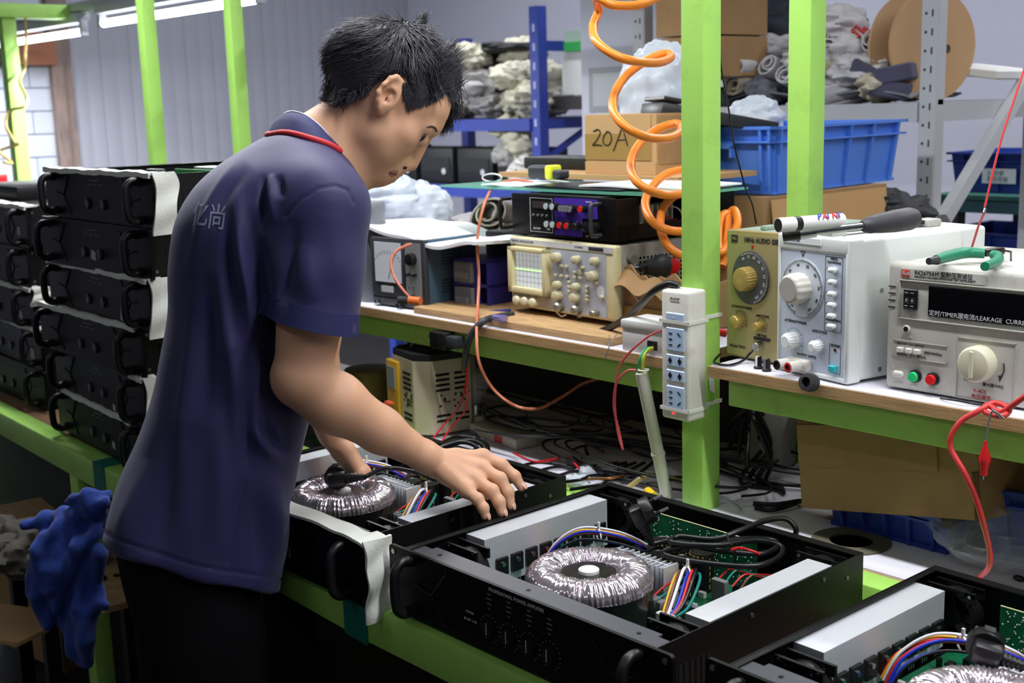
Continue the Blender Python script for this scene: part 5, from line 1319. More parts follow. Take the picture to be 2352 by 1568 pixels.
MB().tube([(-.02, .02, zz), (-.02, D_, zl1 + .05)], .016, 4).build('brace', BLUER, t, 0); MB().tube([(-W_ + .03, .02, zz + .22), (-W_ + .03, D_, zl1 - .35)], .016, 4).build('brace', BLUER, t, 0)
RAG = [mat('rag_beige', (186, 182, 164), .9, var=.12, scale=30), mat('rag_grey', (158, 156, 156), .9, var=.12, scale=30), mat('rag_dark', (52, 52, 54), .9, var=.2), mat('rag_white', (200, 198, 194), .9, var=.1, scale=30)]
R = random.Random(11); g1 = 'crumpled rags on the blue rack'; lb1 = 'crumpled pale rag in the heap on the blue rack'
for k in range(30):
    x = rx - R.uniform(.14, W_ - .05); yy = ry + R.uniform(.06, .34); lay = k // 10
    z = zl1 + .07 + lay * .09 + R.uniform(-.01, .02)
    if x > rx - .26 and lay > 1: continue
    crumple('rag', (x, yy, z), (R.uniform(.075, .12), R.uniform(.07, .11), R.uniform(.045, .065)), RAG[R.choice((0, 0, 1, 3, 0, 1))], lb1, 40 + k, g1, 'rag', .24, 40, 28, 3.0)
o = crumple('rag', (rx - .42, ry + .2, zl1 + .30), (.20, .12, .022), RAG[2], 'black cloth laid over the rag heap on the blue rack', 99, None, 'rag', .3)
# packed white sheets with red strap, at the right bay behind the upright
o = thing('sheet_pack', 'pack of white sheets with a red strap on the blue rack', 'pack', (rx + .012, ry + .14, zl1 + .09))
MB().box((-.02, 0, 0), (.55, .30, .17)).build('sheets', mat('packed_white', (206, 206, 204), .7), o, 0); MB().box((.105, -.003, -.002), (.135, 0, .172)).build('strap', REDP, o, 0)
o['label'] = 'pack of white sheets with a red strap beside the rag heap'
o2 = MB().box((rx + .01, ry + .14, zl1 + .262), (rx + .5, ry + .42, zl1 + .345)).build('folded_cloth', mat('pale_green_cloth', (150, 172, 158), .8, var=.1), smooth=0); tag(o2, 'folded pale green cloth on the strapped pack', 'cloth')
o3 = MB().box((rx + .014, ry + .13, zl1 + .262), (rx + .16, ry + .139, zl1 + .30)).build('green_tag', mat('green_tag', (40, 150, 70), .6), smooth=0); tag(o3, 'bright green band at the front of the folded cloth', 'band')
o4 = MB().box((rx - .05, ry + .12, zl1 + .03), (rx + .6, ry + .46, zl1 + .085)).build('dark_board', mat('dark_board', (58, 54, 54), .7), smooth=0); tag(o4, 'dark board under the strapped white pack', 'board')
for k in range(5):
    x = rx + .02 + R.uniform(0, .22); crumple('rag', (x, ry + .22, zl1 - .42 + .035 * k), (.14, .10, .035), mat('rag_slate', (70, 74, 80), .85, var=.2), 'dark grey sheet stacked low behind the blue upright', 130 + k, 'dark sheets behind the blue upright', 'sheet', .16)
for k in range(4): 
    x = rx - .22 - .27 * k; p = (x, ry + .16, zl2 + .085)
    o = MB().rbox((-.12, -.10, -.083), (.12, .10, .075), .01, 2).box((-.1, -.104, -.03), (.1, -.1, .03)).cyl((.06, -.101, -.03), (.06, -.106, -.03), .014, n=12, mi=1).build('black_device', [mat('black_device', (24, 24, 28), .5), mat('pale_dot', (190, 190, 196), .5)], loc=p)
    tag(o, ['black device case on the lower blue shelf nearest the blue upright', 'second black device case from the blue upright on the lower shelf', 'third black device case from the blue upright on the lower shelf', 'farthest black device case on the lower blue shelf'][k], 'device', 'black devices on the lower blue shelf')
for k in range(6): crumple('rag', (rx - .12 - R.uniform(0, .22), ry + .07, zl2 + .05 + .04 * k), (.07, .06, .045), RAG[R.choice((0, 1, 3))], 'crumpled rag low on the blue rack beside the upright', 160 + k, 'rags low on the blue rack', 'rag', .24)
c = at(1170, 490, d=2.75)
roll('fabric_roll', at(1135, 492, d=2.72), (.6, -.75, .1), .05, .16, RAG[0], 'rolled beige fabric hanging left of the mixer amplifier', 3)
crumple('rag', at(1140, 540, d=2.9), (.14, .08, .05), RAG[1], 'grey cloth under the rolled beige fabric', 203, None, 'cloth', .2)
# ---- grey perforated rack
gx, gy = at(2148, 300, d=2.86).x, at(2148, 300, d=2.86).y
t = thing('grey_rack', 'light grey perforated steel rack on the right', 'rack', (gx, gy, 0))
Wg, Dg, HG = gx - at(1508, 150, y=gy).x + .045, .52, 2.5
for (x, y) in ((0, 0), (-Wg, 0), (0, Dg), (-Wg, Dg)):
    u = MB().rbox((x - .045, y, 0), (x, y + .04, HG), .003, 1).build('upright', GREYR, t)
    if x == 0 and y == 0 or (x < 0 and y == 0):
        for k in range(22):
            z = .95 + .042 * k
            MB().cyl((x - .032, -.0006, z), (x - .032, .001, z), .0035, n=8).build('hole', SLOTG, u); MB().box((x - .018, -.0006, z - .008), (x - .014, .001, z + .008), M=Matrix.Translation((0, 0, 0))).build('slot', SLOTG, u, 0)
zg = at(2000, 238, y=gy).z
for z in (zg, .5, zg + .75):
    MB().box((-Wg, -.004, z - .045), (-.045, .03, z)).build('beam', GREYR, t, 0); MB().box((-Wg, Dg - .02, z - .045), (-.03, Dg + .004, z)).build('beam', GREYR, t, 0); MB().box((-.035, .04, z - .045), (-.006, Dg, z)).build('side_rail', GREYR, t, 0)
    MB().box((-Wg, .03, z - .01), (-.04, Dg - .02, z - .002)).build('deck', mat('grey_deck_light', (140, 142, 146), .6), t, 0)
MB().box((-.02, -.012, -.006), (.02, .012, .006)).build('rack_bolt', GREYR, t, 0).location = (-.02, .02, zg)
a = Vector((.012, .03, zg - .27)); e = Vector((.012, Dg - .02, zg + .12))
MB().tube([a, e], .02, 4).build('brace', GREYR, t, 0)
# fabric bundles on the grey rack
g2 = 'rolled fabric bundles on the grey rack'; R = random.Random(5)
GR = [mat('bundle_white', (196, 194, 196), .9, var=.1, scale=30), mat('bundle_cream', (188, 178, 158), .9, var=.1, scale=30), mat('bundle_grey', (120, 122, 130), .9, var=.12, scale=30), mat('bundle_slate', (72, 74, 88), .9, var=.12)]
spots = [(1700, 215), (1775, 205), (1840, 190), (1905, 205), (1960, 215), (1690, 150), (1740, 150), (1790, 110), (1920, 110), (1950, 120), (2010, 110), (1980, 160), (1920, 160), (2030, 195), (1740, 185), (1930, 55), (1900, 70), (1670, 110), (1800, 165), (1860, 140)]
for k, (u, v) in enumerate(spots):
    p = at(u, v, y=gy + .10 + .10 * (v < 130)); m = GR[R.choice((0, 0, 1, 0, 2))]
    if k % 2 == 0: roll('fabric_roll', p, (R.uniform(-.5, .5), -1, R.uniform(-.3, .3)), R.uniform(.030, .042), R.uniform(.16, .22), m, 'loosely rolled pale fabric in the heap on the grey rack', 300 + k, g2)
    else: crumple('fabric_bundle', p, (R.uniform(.04, .065), .08, R.uniform(.03, .045)), m, 'crumpled pale fabric bundle in the heap on the grey rack', 330 + k, g2, 'fabric', .24, 40, 28, 3.0)
for k, (u, v, s) in enumerate(((1730, 60, 1), (1690, 90, .9), (1790, 70, 1), (1760, 25, .7), (1770, 30, .8))):
    p = at(u, v, y=gy + .26); crumple('foam_block', p, (.075 * s, .08, .05 * s), mat('slate_foam', (58, 64, 76), .85, var=.15), 'dark slate foam piece at the top of the heap on the grey rack', 360 + k, 'dark foam pieces on the grey rack', 'foam', .22, 20, 14, 3)
for k, (u, v) in enumerate(((2000, 170), (2050, 205), (2060, 170))):
    p = at(u, v, y=gy + .08); o = MB().rbox((-.045, -.05, -.02), (.045, .05, .02), .004, 1).build('foam_block', mat('slate_violet_foam', (74, 72, 92), .85, var=.1), loc=p, rot=(0, rad(30 - 20 * k), rad(20))); tag(o, 'slate violet foam slab beside the cardboard reel', 'foam', 'violet foam slabs on the grey rack')
o = MB().grid(lambda u, v: (gx - lerp(.95, .1, u), gy + lerp(.03, .30, v), zg + .012 + .03 * abs(math.sin(u * 9 + v * 4)) * (1 - u * .3)), 20, 8, thick=.004).build('grey_cloth', GR[2], smooth=60); tag(o, 'grey cloth spread under the fabric heap on the grey rack', 'cloth')
for k in range(3):
    a = at(1925 + 30 * k, 40 + 12 * k, y=gy + .2); e = at(1975 + 35 * k, 85 + 10 * k, y=gy + .18); o = MB().tube([a, e], .005, 6).build('red_strap', mat('dull_red', (186, 70, 60), .6)); tag(o, 'faded red strap on top of the pale fabric heap', 'strap', 'red straps on the fabric heap')
o = MB().box((gx - .75, gy + .30, zg + .33), (gx - .16, gy + .34, zg + .37)).build('shelf_rail', mat('rail_grey', (120, 118, 128), .6), smooth=0); tag(o, 'grey bar above the fabric heap', 'bar')
# cardboard reel
c = at(2142, 105, y=gy + .16); t = thing('cardboard_reel', 'large round cardboard cable reel on the grey rack', 'reel', c, 0, rot=(0, 0, rad(72)))
RC2 = mat('reel_card', (178, 142, 104), .75, var=.05, scale=10)
rr = .132
MB().cyl((0, -.004, 0), (0, .004, 0), rr, n=56, mi=0).build('front_disc', RC2, t); MB().cyl((0, .07, 0), (0, .078, 0), rr, n=56).build('rear_disc', RC2, t); MB().cyl((0, 0, 0), (0, .072, 0), .05, n=24).build('core', RC2, t)
for (x, z) in ((.0, -.012), (.042, -.008), (-.03, -.02)): MB().cyl((x, -.0046, z), (x, -.003, z), .011, n=14).build('spindle_hole', mat('hole_dark', (70, 56, 46), .8), t)
MB().box((.0, -.0048, .06), (.03, -.0035, .085)).build('paper_label', mat('label_pale', (206, 190, 170), .6), t, 0)
p = at(2265, 165, y=gy + .35); o = MB().rbox((-.09, -.08, -.012), (.07, .12, .012), .004, 1).build('white_board', mat('white_board', (222, 222, 218), .6), loc=p, rot=(0, rad(8), 0)); tag(o, 'white board edge poking out behind the cardboard reel', 'board')
# cartons behind the hose
p = at(1507, 90, d=3.25); 
for k, (z0, z1, m) in enumerate(((at(1520, 180, d=3.25).z, at(1520, 88, d=3.25).z, CARD2), (at(1520, 86, d=3.25).z, at(1520, -60, d=3.25).z, CARD2))):
    o = MB().box((p.x, p.y, z0), (p.x + .17, p.y + .25, z1 - .002)).build('carton', m, smooth=0); tag(o, ['lower brown carton on the rack behind the orange hose', 'upper brown carton on the rack behind the orange hose'][k], 'carton')
# dark jumble under the grey rack shelf
for k in range(7):
    p = at(1960 + 22 * (k % 6), 470 + 18 * (k // 3), d=2.75); crumple('dark_bundle', p, (.06, .05, .035), mat('dark_bundle', (42, 42, 46), .7, var=.3), 'dark cable bundle lying right of the worn carton', 400 + k, 'dark bundles beside the worn carton', 'bundle', .3, 20, 14)
# ---- teal table with blue crates
tx, ty, tz = at(2150, 445, d=3.62); t = thing('teal_table', 'teal and green side table carrying a blue crate', 'table', (tx, ty, 0), rad(0)); TG = mat('teal_paint', (44, 84, 96), .5, var=.2, scale=8)
MB().box((0, 0, tz - .05), (.9, .5, tz - .012)).build('apron', TG, t, 0); MB().box((-.01, -.01, tz - .012), (.91, .51, tz)).build('table_top', mat('green_mat', (40, 92, 84), .6), t, 0)
for x in (.02, .84):
    for y in (.01, .44): MB().box((x, y, 0), (x + .045, y + .045, tz - .05)).build('leg', mat('leg_dark', (50, 56, 56), .6), t, 0)
MB().box((.02, .0, .55), (.88, .48, .575)).build('lower_shelf', TG, t, 0)
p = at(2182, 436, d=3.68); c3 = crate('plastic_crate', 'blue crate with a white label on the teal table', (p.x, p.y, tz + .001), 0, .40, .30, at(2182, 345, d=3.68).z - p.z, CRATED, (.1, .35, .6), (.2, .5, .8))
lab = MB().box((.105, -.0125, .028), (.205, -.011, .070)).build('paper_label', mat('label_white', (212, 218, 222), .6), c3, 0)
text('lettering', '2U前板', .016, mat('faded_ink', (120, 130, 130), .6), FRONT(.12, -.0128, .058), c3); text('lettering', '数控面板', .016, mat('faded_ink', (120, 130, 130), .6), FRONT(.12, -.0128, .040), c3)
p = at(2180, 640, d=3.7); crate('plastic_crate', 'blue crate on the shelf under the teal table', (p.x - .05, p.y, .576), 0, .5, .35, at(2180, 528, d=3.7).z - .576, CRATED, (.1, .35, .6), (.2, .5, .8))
# ================================================================ on the rear table below the shelf
# ---- variable transformer
p = at(962, 992, z=ZT); t = thing('variable_transformer', 'beige slotted variable transformer with a yellow front under the shelf', 'transformer', (p.x, p.y + .03, ZT), rad(-12))
VC = mat('beige_case', (190, 180, 154), .5, var=.05)
poly = [(-.07, -.03), (-.045, -.055), (.045, -.055), (.07, -.03), (.07, .055), (.045, .08), (-.045, .08), (-.07, .055)]
MB().prism(poly, .008, .150).build('case', VC, t, 0); MB().prism([(x * .98, y * .98) for x, y in poly], .150, .162).build('top_plate', mat('dark_top', (30, 30, 32), .5), t, 0)
MB().lathe([(.034, .162), (.034, .168), (.030, .172), (.030, .190), (.025, .194), (0, .194)], 28).build('knob', BLACKPL, t)
MB().rbox((-.064, -.062, .012), (-.012, -.050, .140), .003, 2).build('front_plate', mat('yellow_plate', (206, 160, 44), .5), t)
MB().box((-.056, -.0635, .085), (-.022, -.061, .128)).build('gauge', mat('gauge_glass', (150, 156, 160), .2), t, 0)
for k in range(2): MB().cyl((-.05 + .024 * k, -.06, .03), (-.05 + .024 * k, -.075, .03), .006, n=12).build('terminal', BLACKPL, t)
MB().cyl((-.038, -.06, .052), (-.036, -.078, .058), .005, n=10).build('terminal', mat('orange_terminal', (220, 100, 60), .5), t)
b = MB()
for zz in (.09, .10, .11, .12, .03, .04):
    for (x0, x1) in ((.0, .035),): b.box((x0, -.0556, zz), (x1, -.0545, zz + .005))
    b.box((.0702, -.02, zz), (.0690, .01, zz + .005)); b.box((.0702, .02, zz), (.0690, .05, zz + .005))
o = b.build('vent_slots', SLOT, t, 0); o['kind'] = 'stuff'
b = MB(); R = random.Random(2)
for k in range(24):
    x, zz = R.uniform(.0, .034), R.uniform(.052, .082); b.box((x, -.0556, zz), (x + .004, -.0545, zz + .004)); y = R.uniform(-.015, .05); b.box((.069, y, zz), (.0702, y + .004, zz + .004))
o = b.build('vent_holes', SLOT, t, 0); o['kind'] = 'stuff'
p = at(850, 930, z=ZT); o = MB().lathe([(.05, 0), (.055, .01), (.055, .07), (.05, .08), (.02, .082), (0, .082)], 28).build('brass_drum', mat('dull_brass', (130, 116, 60), .5, metal=.3, var=.2), loc=(p.x, p.y, ZT + .0005)); tag(o, 'dull olive drum standing left of the variable transformer', 'drum')
# ---- bulb on its socket
p = at(1085, 985, z=ZT); t = thing('light_bulb', 'clear unlit light bulb standing in a white socket under the shelf', 'bulb', (p.x, p.y + .01, ZT)); GL = mat('clear_glass', (240, 244, 246), .05, alpha=.22)
MB().lathe([(.02, 0), (.02, .018), (.016, .026), (0, .026)], 20).build('socket', WHITEPL, t); MB().lathe([(.0125, .026), (.0125, .048), (.011, .05)], 16).build('screw_cap', STEEL, t)
MB().lathe([(.0115, .05), (.014, .06), (.024, .078), (.028, .094), (.025, .110), (.014, .120), (0, .123)], 24).build('glass', GL, t); MB().cyl((0, 0, .05), (0, 0, .08), .003, n=8).build('stem', GL, t)
MB().tube([(-.008, 0, .088), (-.003, .002, .092), (.003, -.002, .088), (.008, 0, .092)], .0006, 4).build('filament', STEEL, t)
p = at(1075, 1005, z=ZT); o = MB().rbox((0, 0, 0), (.16, .05, .022), .004, 2).build('socket_bar', mat('beige_plastic', (190, 186, 170), .5), loc=(p.x - .02, p.y + .02, ZT + .0005), rot=(0, 0, rad(-8))); tag(o, 'beige socket bar lying behind the bulb', 'socket bar')
MB().box((.09, -.001, .004), (.115, .0, .018)).build('switch', REDP, o, 0)
# ---- red leads from shelf to table
for k, (du, dv) in enumerate(((0, 0), (14, 8))):
    q = [at(1069 + du * .2, 805, y=1.40), at(1071 + du * .1, 870, y=1.41), at(1056 + du, 930 + dv, y=1.42), at(1020 + du, 975 + dv, y=1.42), at(990 + du * 1.6, 1012 + dv, z=ZT + .02)]
    tag(wire('red_lead', q, .0018, RED), ['left strand of the paired red leads hanging to the table', 'right strand of the paired red leads hanging to the table'][k], 'wire', 'paired red leads')
q = [at(1520, 758, y=1.40), at(1490, 772, y=1.385), at(1445, 810, y=1.37), at(1420, 850, y=1.365), at(1412, 920, y=1.365), at(1418, 985, y=1.37), at(1430, 1032, y=1.37), at(1424, 1000, y=1.375), at(1410, 935, y=1.375), at(1416, 880, y=1.375), at(1440, 852, y=1.38), at(1462, 850, y=1.385)]
o = wire('red_lead', q, .0019, mat('dull_red_wire', (170, 66, 70), .4)); tag(o, 'dull red lead looping beside the white plastic pipe', 'wire')
q = [at(1400, 770, y=1.42), at(1398, 800, y=1.39), at(1390, 822, y=1.385), at(1402, 790, y=1.39), at(1418, 765, y=1.41)]; o = wire('thin_lead', q, .0008, CONN); tag(o, 'thin grey wire dangling off the shelf below the oscilloscope', 'wire')
p = at(1030, 778, y=1.405); t = thing('black_adapter', 'small black adapter hanging under the shelf beam near the thick cable', 'adapter', (p.x, 1.395, p.z))
MB().rbox((-.03, -.012, -.018), (.015, .014, .014), .003, 2).build('body', BLACKPL, t); MB().rbox((.015, -.010, -.012), (.045, .012, .010), .003, 2).build('plug_head', DKGREY, t); MB().cyl((-.03, 0, 0), (-.042, 0, .002), .004, n=10).build('pin', STEEL, t)
# ---- heap of cables
R = random.Random(21); g3 = 'loose black cables on the rear table'
for k in range(16):
    cx, cy = R.uniform(-1.75, -1.22), R.uniform(1.48, 1.72); q = []; a0 = R.uniform(0, 6.28); rr = R.uniform(.05, .13); el = R.uniform(.5, 1); dr = R.uniform(-.02, .02); a1 = R.choice((-1, 1)) * R.uniform(.45, .7)
    for j in range(13):
        a = a0 + j * a1; q.append((cx + rr * 1.6 * math.cos(a) + dr * j * .6, max(1.41, min(1.74, cy + rr * el * math.sin(a) + dr * j * .2)), ZT + .004 + .0022 * k + .012 * (1 + math.sin(j * .9 + k)) * (k % 3 == 0)))
    tag(wire('black_cable', q, R.uniform(.0018, .0030), (RUBBER, mat('dark_grey_cable', (48, 50, 54), .45))[k % 3 == 0], None, 7, 7), 'black cable in the tangle on the rear table under the shelf', 'cable', g3)
for k in range(5):
    q = [at(1110 + 50 * k, 1068 + 14 * k, z=ZT + .006), at(1180 + 50 * k, 1072 + 10 * k, z=ZT + .02), at(1240 + 40 * k, 1062 + 10 * k, z=ZT + .015), at(1330 + 30 * k, 1072 + 6 * k, z=ZT + .006), at(1420 + 20 * k, 1062, z=ZT + .01)]
    tag(wire('black_cable', q, .003, RUBBER), 'black cable running along the table edge behind the amplifiers', 'cable', 'cables along the table edge')
for k in range(4):
    q = [at(1010 + 10 * k, 1020, z=ZT + .01), at(1050 + 10 * k, 1003 - 4 * k, z=ZT + .035), at(1110, 1012 + 4 * k, z=ZT + .03), at(1118, 1045, z=ZT + .015), at(1060, 1040 + 5 * k, z=ZT + .01), at(1015, 1030, z=ZT + .008)]
    tag(wire('black_cable', q, .0036, RUBBER), 'coil of thick black cord behind the worker\'s hand', 'cable', 'coiled cords behind the hand')
for k, (pts, m, lb) in enumerate((([(1180, 1040), (1230, 1060), (1300, 1052), (1330, 1075)], RED, 'red wire among the black cables near the table edge'), ([(1330, 1100), (1400, 1098), (1440, 1090)], mat('copper_wire', (176, 120, 70), .35, metal=.6), 'bare copper strands behind the middle amplifier'), ([(1445, 1118), (1480, 1095), (1520, 1090), (1560, 1105)], mat('clear_yellow_cable', (190, 170, 110), .25), 'yellowish clear cable curling beside the white pipe foot'))):
    tag(wire('loose_wire', [at(u, v, z=ZT + .012 + .015 * (i % 2)) for i, (u, v) in enumerate(pts)], .0022 + .002 * (k == 2), m), lb, 'wire')
o = MB().cyl(at(1488, 1128, z=ZT + .03), at(1502, 1140, z=ZT + .03), .007, n=12).build('yellow_plug', mat('yellow_lid', (226, 190, 30), .4)); tag(o, 'small yellow plastic plug near the pipe foot', 'plug')
for k, (u, v) in enumerate(((1330, 1105), (1345, 1085), (1390, 1078))): crumple('bag_scrap', at(u, v, z=ZT + .01), (.018, .014, .009), BAGW, 'small clear plastic scrap among the cables', 500 + k, 'plastic scraps among the cables', 'scrap', .3, 14, 10)
# pale cloth-like bag deep under the shelf and white adapter
p = at(1290, 905, z=ZT); o = MB().rbox((-.14, 0, 0), (.14, .14, .03), .008, 2).build('grey_tray', mat('grey_tray', (134, 134, 128), .6), loc=(p.x, p.y + .05, ZT + .0005), rot=(0, 0, rad(-6))); tag(o, 'dull grey flat case deep under the shelf', 'case')
p = at(1760, 1085, z=ZT); o = MB().rbox((-.035, -.03, 0), (.035, .03, .10), .008, 2).cyl((-.005, -.031, .055), (-.005, -.029, .055), .006, n=12, mi=1).build('white_adapter', [mat('adapter_white', (176, 174, 166), .5), SLOT], loc=(p.x - .02, p.y + .04, ZT + .0005), rot=(0, 0, rad(10))); tag(o, 'white power adapter standing left of the slanting cardboard box', 'adapter')
for k in range(4):
    q = [at(1655 + 20 * k, 1010 + 20 * k, z=ZT + .04), at(1690 + 10 * k, 960, z=ZT + .10), at(1730, 930 + 10 * k, z=ZT + .12), at(1770, 1000 + 20 * k, z=ZT + .05), at(1700 + 20 * k, 1105, z=ZT + .006), at(1800, 1120 + 4 * k, z=ZT + .006)]
    tag(wire('black_cable', q, .004, RUBBER), 'black cable in the dark corner right of the green post', 'cable', 'cables in the dark corner')
# ---- slanting cardboard box and dark blue crates
p = at(1985, 1175, z=ZT)
BX = at(2175, 1278, z=ZT)
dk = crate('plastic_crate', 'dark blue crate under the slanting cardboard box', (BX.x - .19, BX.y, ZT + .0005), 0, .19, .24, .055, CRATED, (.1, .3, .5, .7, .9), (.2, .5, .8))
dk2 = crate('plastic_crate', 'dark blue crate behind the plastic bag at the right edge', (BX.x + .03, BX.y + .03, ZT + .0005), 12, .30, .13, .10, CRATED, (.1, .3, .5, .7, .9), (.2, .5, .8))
c0 = at(1842, 1166, y=BX.y - .015); c1 = at(2255, 1196, y=BX.y - .03); zt0 = at(1812, 975, y=BX.y - .01)
t = thing('carton', 'tilted brown carton lying on the dark blue crate under the shelf', 'carton', c0)
ux = (c1 - c0); Lx = ux.length; A = frame((0, 0, 0), ux, (-.05, .10, 1)); Hh = (zt0 - c0).length
MB().box((0, 0, -.165), (Lx, Hh, 0), M=A).build('box_body', CARD2, t, 0)
MB().grid(lambda u, v: (Lx * u, Hh + .012 * v + .006 * math.sin(u * 9) * v, .001 - .012 * v * v), 20, 3, thick=.003, M=A).build('torn_edge', CARD2, t, 60)
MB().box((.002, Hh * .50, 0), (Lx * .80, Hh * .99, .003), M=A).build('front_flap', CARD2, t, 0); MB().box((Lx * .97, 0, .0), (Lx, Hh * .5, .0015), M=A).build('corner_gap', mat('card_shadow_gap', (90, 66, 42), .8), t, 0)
c = at(2290, 1240, z=ZT + .03); o = crumple('plastic_bag', (c.x, c.y - .01, ZT + .04), (.075, .06, .036), mat('thin_clear_bag', (225, 230, 236), .2, alpha=.22, bump=.6, bscale=40), 'thin clear plastic bag at the right edge of the rear table', 520, None, 'plastic bag', .18)
p = at(2345, 1275, z=ZT); o = MB().lathe([(.022, 0), (.024, .004), (.024, .03), (.02, .034), (0, .034)], 24).build('yellow_jar', mat('yellow_lid', (206, 180, 30), .4), loc=(p.x + .01, p.y + .01, ZT + .0005)); tag(o, 'round yellow jar inside the clear bag at the right edge', 'jar')
p = at(1955, 1245, z=ZT); o = MB().lathe([(.030, 0), (.055, 0), (.055, .003), (.030, .003), (.030, 0)], 36).build('grey_ring', mat('olive_ring', (96, 94, 78), .6, var=.2), loc=(p.x, p.y, ZT + .0005)); tag(o, 'flat olive ring lying on the rear table behind the middle amplifier', 'ring')
q = [at(1730, 1155, z=ZT + .004), at(1780, 1158, z=ZT + .004), at(1840, 1150, z=ZT + .008), at(1780, 1170, z=ZT + .006), at(1735, 1165, z=ZT + .004)]; tag(wire('black_cable', q, .004, RUBBER), 'flattened black cord loop left of the slanting carton', 'cable')
p = at(2340, 1335, z=ZT); o = MB().ball((0, 0, .004), (.008, .005, .004), 10, 6).build('dark_scrap', RUBBER, loc=(p.x, p.y, ZT + .0005)); tag(o, 'tiny dark scrap on the table at the right edge', 'scrap')

# ================================================================ under the front bench, lower left
# lower shelf boards on a low rack
for k, (u, v, lb) in enumerate(((60, 1225, 'chipboard plank of the low shelf behind the blue cloth'), (245, 1300, 'chipboard plank of the low shelf under the blue cloth with loose screws'))):
    p = at(u, v, z=.52); o = MB().box((-.25 + .1 * k, -.06, -.012), (.16, .10, .0)).build('shelf_plank', mat('chipboard', (170, 138, 96), .75, var=.15, scale=30), loc=(p.x, p.y, .52 - .02 * k), rot=(0, 0, rad(-6)), smooth=0); tag(o, lb, 'plank')
    for x in (-.12, .12): MB().box((x, -.02, -.52 + .02 * k), (x + .03, .01, -.012)).build('plank_leg', BLACKM, o, 0)
for k, (u, v) in enumerate(((237, 1332), (268, 1322))):
    p = at(u, v, z=.50); o = MB().cyl((0, 0, 0.001), (.004 + .012 * k, .004, .008 - .004 * k), .0035, n=10).cyl((0, 0, 0), (0, 0, .003), .006, n=12).build('screw', BLACKM, loc=(p.x, p.y, .50)); tag(o, ['small black screw standing on the plank by the cloth', 'small black plastic piece lying on the plank by the cloth'][k], 'screw')
p = at(25, 1440, z=.35); o = MB().box((-.2, -.06, -.004), (.09, .10, 0)).box((-.2, -.06, -.008), (.09, .10, -.0045)).build('cardboard_piece', CARD, loc=(p.x, p.y, .35), rot=(0, rad(-4), rad(20)), smooth=0); tag(o, 'torn corrugated cardboard piece at the lower left corner', 'cardboard')
p = at(40, 1360, z=.30); o = MB().box((-.3, 0, 0), (.08, .11, .20)).build('carton', CARD2, loc=(p.x, p.y + .05, .10), smooth=0, rot=(0, 0, rad(8))); tag(o, 'dim brown carton under the left bench', 'carton')
MB().box((-.29, .01, .2), (.07, .10, .202)).build('top_flap', CARD2, o, 0)
p = at(40, 1020, z=.55); o = MB().rbox((-.3, -.05, -.10), (.12, .2, .06), .01, 2).build('grey_bin', mat('grey_bin', (84, 84, 80), .6), loc=(p.x, p.y + .3, .50)); tag(o, 'grey bin standing in the shade under the left bench', 'bin')
for k in range(4):
    p = at(30 + 35 * k, 1280 + 18 * (k % 2), z=.49); crumple('paper_scrap', (p.x, p.y, p.z + .03), (.08, .06, .04), mat('grey_scrap', (92, 88, 80), .8, var=.2), 'rumpled grey packing scrap below the blue cloth', 540 + k, 'packing scraps below the cloth', 'scrap', .3)
o = MB().rbox((-3.4, 1.10, 0), (-1.95, 1.22, .62), .008, 2).build('shade_block', mat('charcoal_block', (30, 31, 33), .6)); tag(o, 'charcoal block added to darken the space under the left bench', 'cabinet')  # added dark box, stands in for the shade under the left bench
MB().box((-3.35, 1.096, .33), (-1.99, 1.101, .335)).build('block_groove', SLOT, o, 0)  # groove line on the added box
o = MB().rbox((-1.25, 1.0, 0), (.3, 1.26, .58), .008, 2).build('shade_block', mat('charcoal_block', (30, 31, 33), .6)); tag(o, 'charcoal block added to darken the space under the right bench', 'cabinet')  # second added box, keeps the space under the right bench dark
o = MB().rbox((-3.2, 1.46, 0), (.45, 1.93, .70), .008, 2).build('shade_block', mat('charcoal_block', (30, 31, 33), .6)); tag(o, 'long charcoal block added to darken the view under the white-topped table', 'cabinet')  # added box hiding the lit floor beneath the rear table
# ---- blue cloth hanging from the bench rail
CL = mat('blue_microfibre', (34, 62, 142), .97, var=.18, scale=120, bump=.8, bscale=600, sheen=.15)
CLOTH_AT = 1.93
# thin yellow coiled hose and cord by the far left post
q = [(58, 40), (60, 90), (58, 130), (56, 160), (45, 188), (62, 225), (55, 245), (22, 255), (14, 290), (35, 325), (45, 330), (0, 345), (2, 352), (28, 375), (8, 372)]
o = wire('yellow_hose', [at(u, v, d=4.9 + .05 * (i % 2)) for i, (u, v) in enumerate(q)], .006, mat('pale_yellow_hose', (196, 176, 110), .4)); tag(o, 'thin yellow coiled hose hanging by the far left post', 'hose')
o = MB().rbox((-.05, -.03, -.02), (.02, .03, .02), .004).build('red_box', REDP, loc=at(-5, 412, d=4.6)); tag(o, 'small red plastic box at the left edge above the amplifiers', 'box')
# ================================================================ the worker
from mathutils.bvhtree import BVHTree
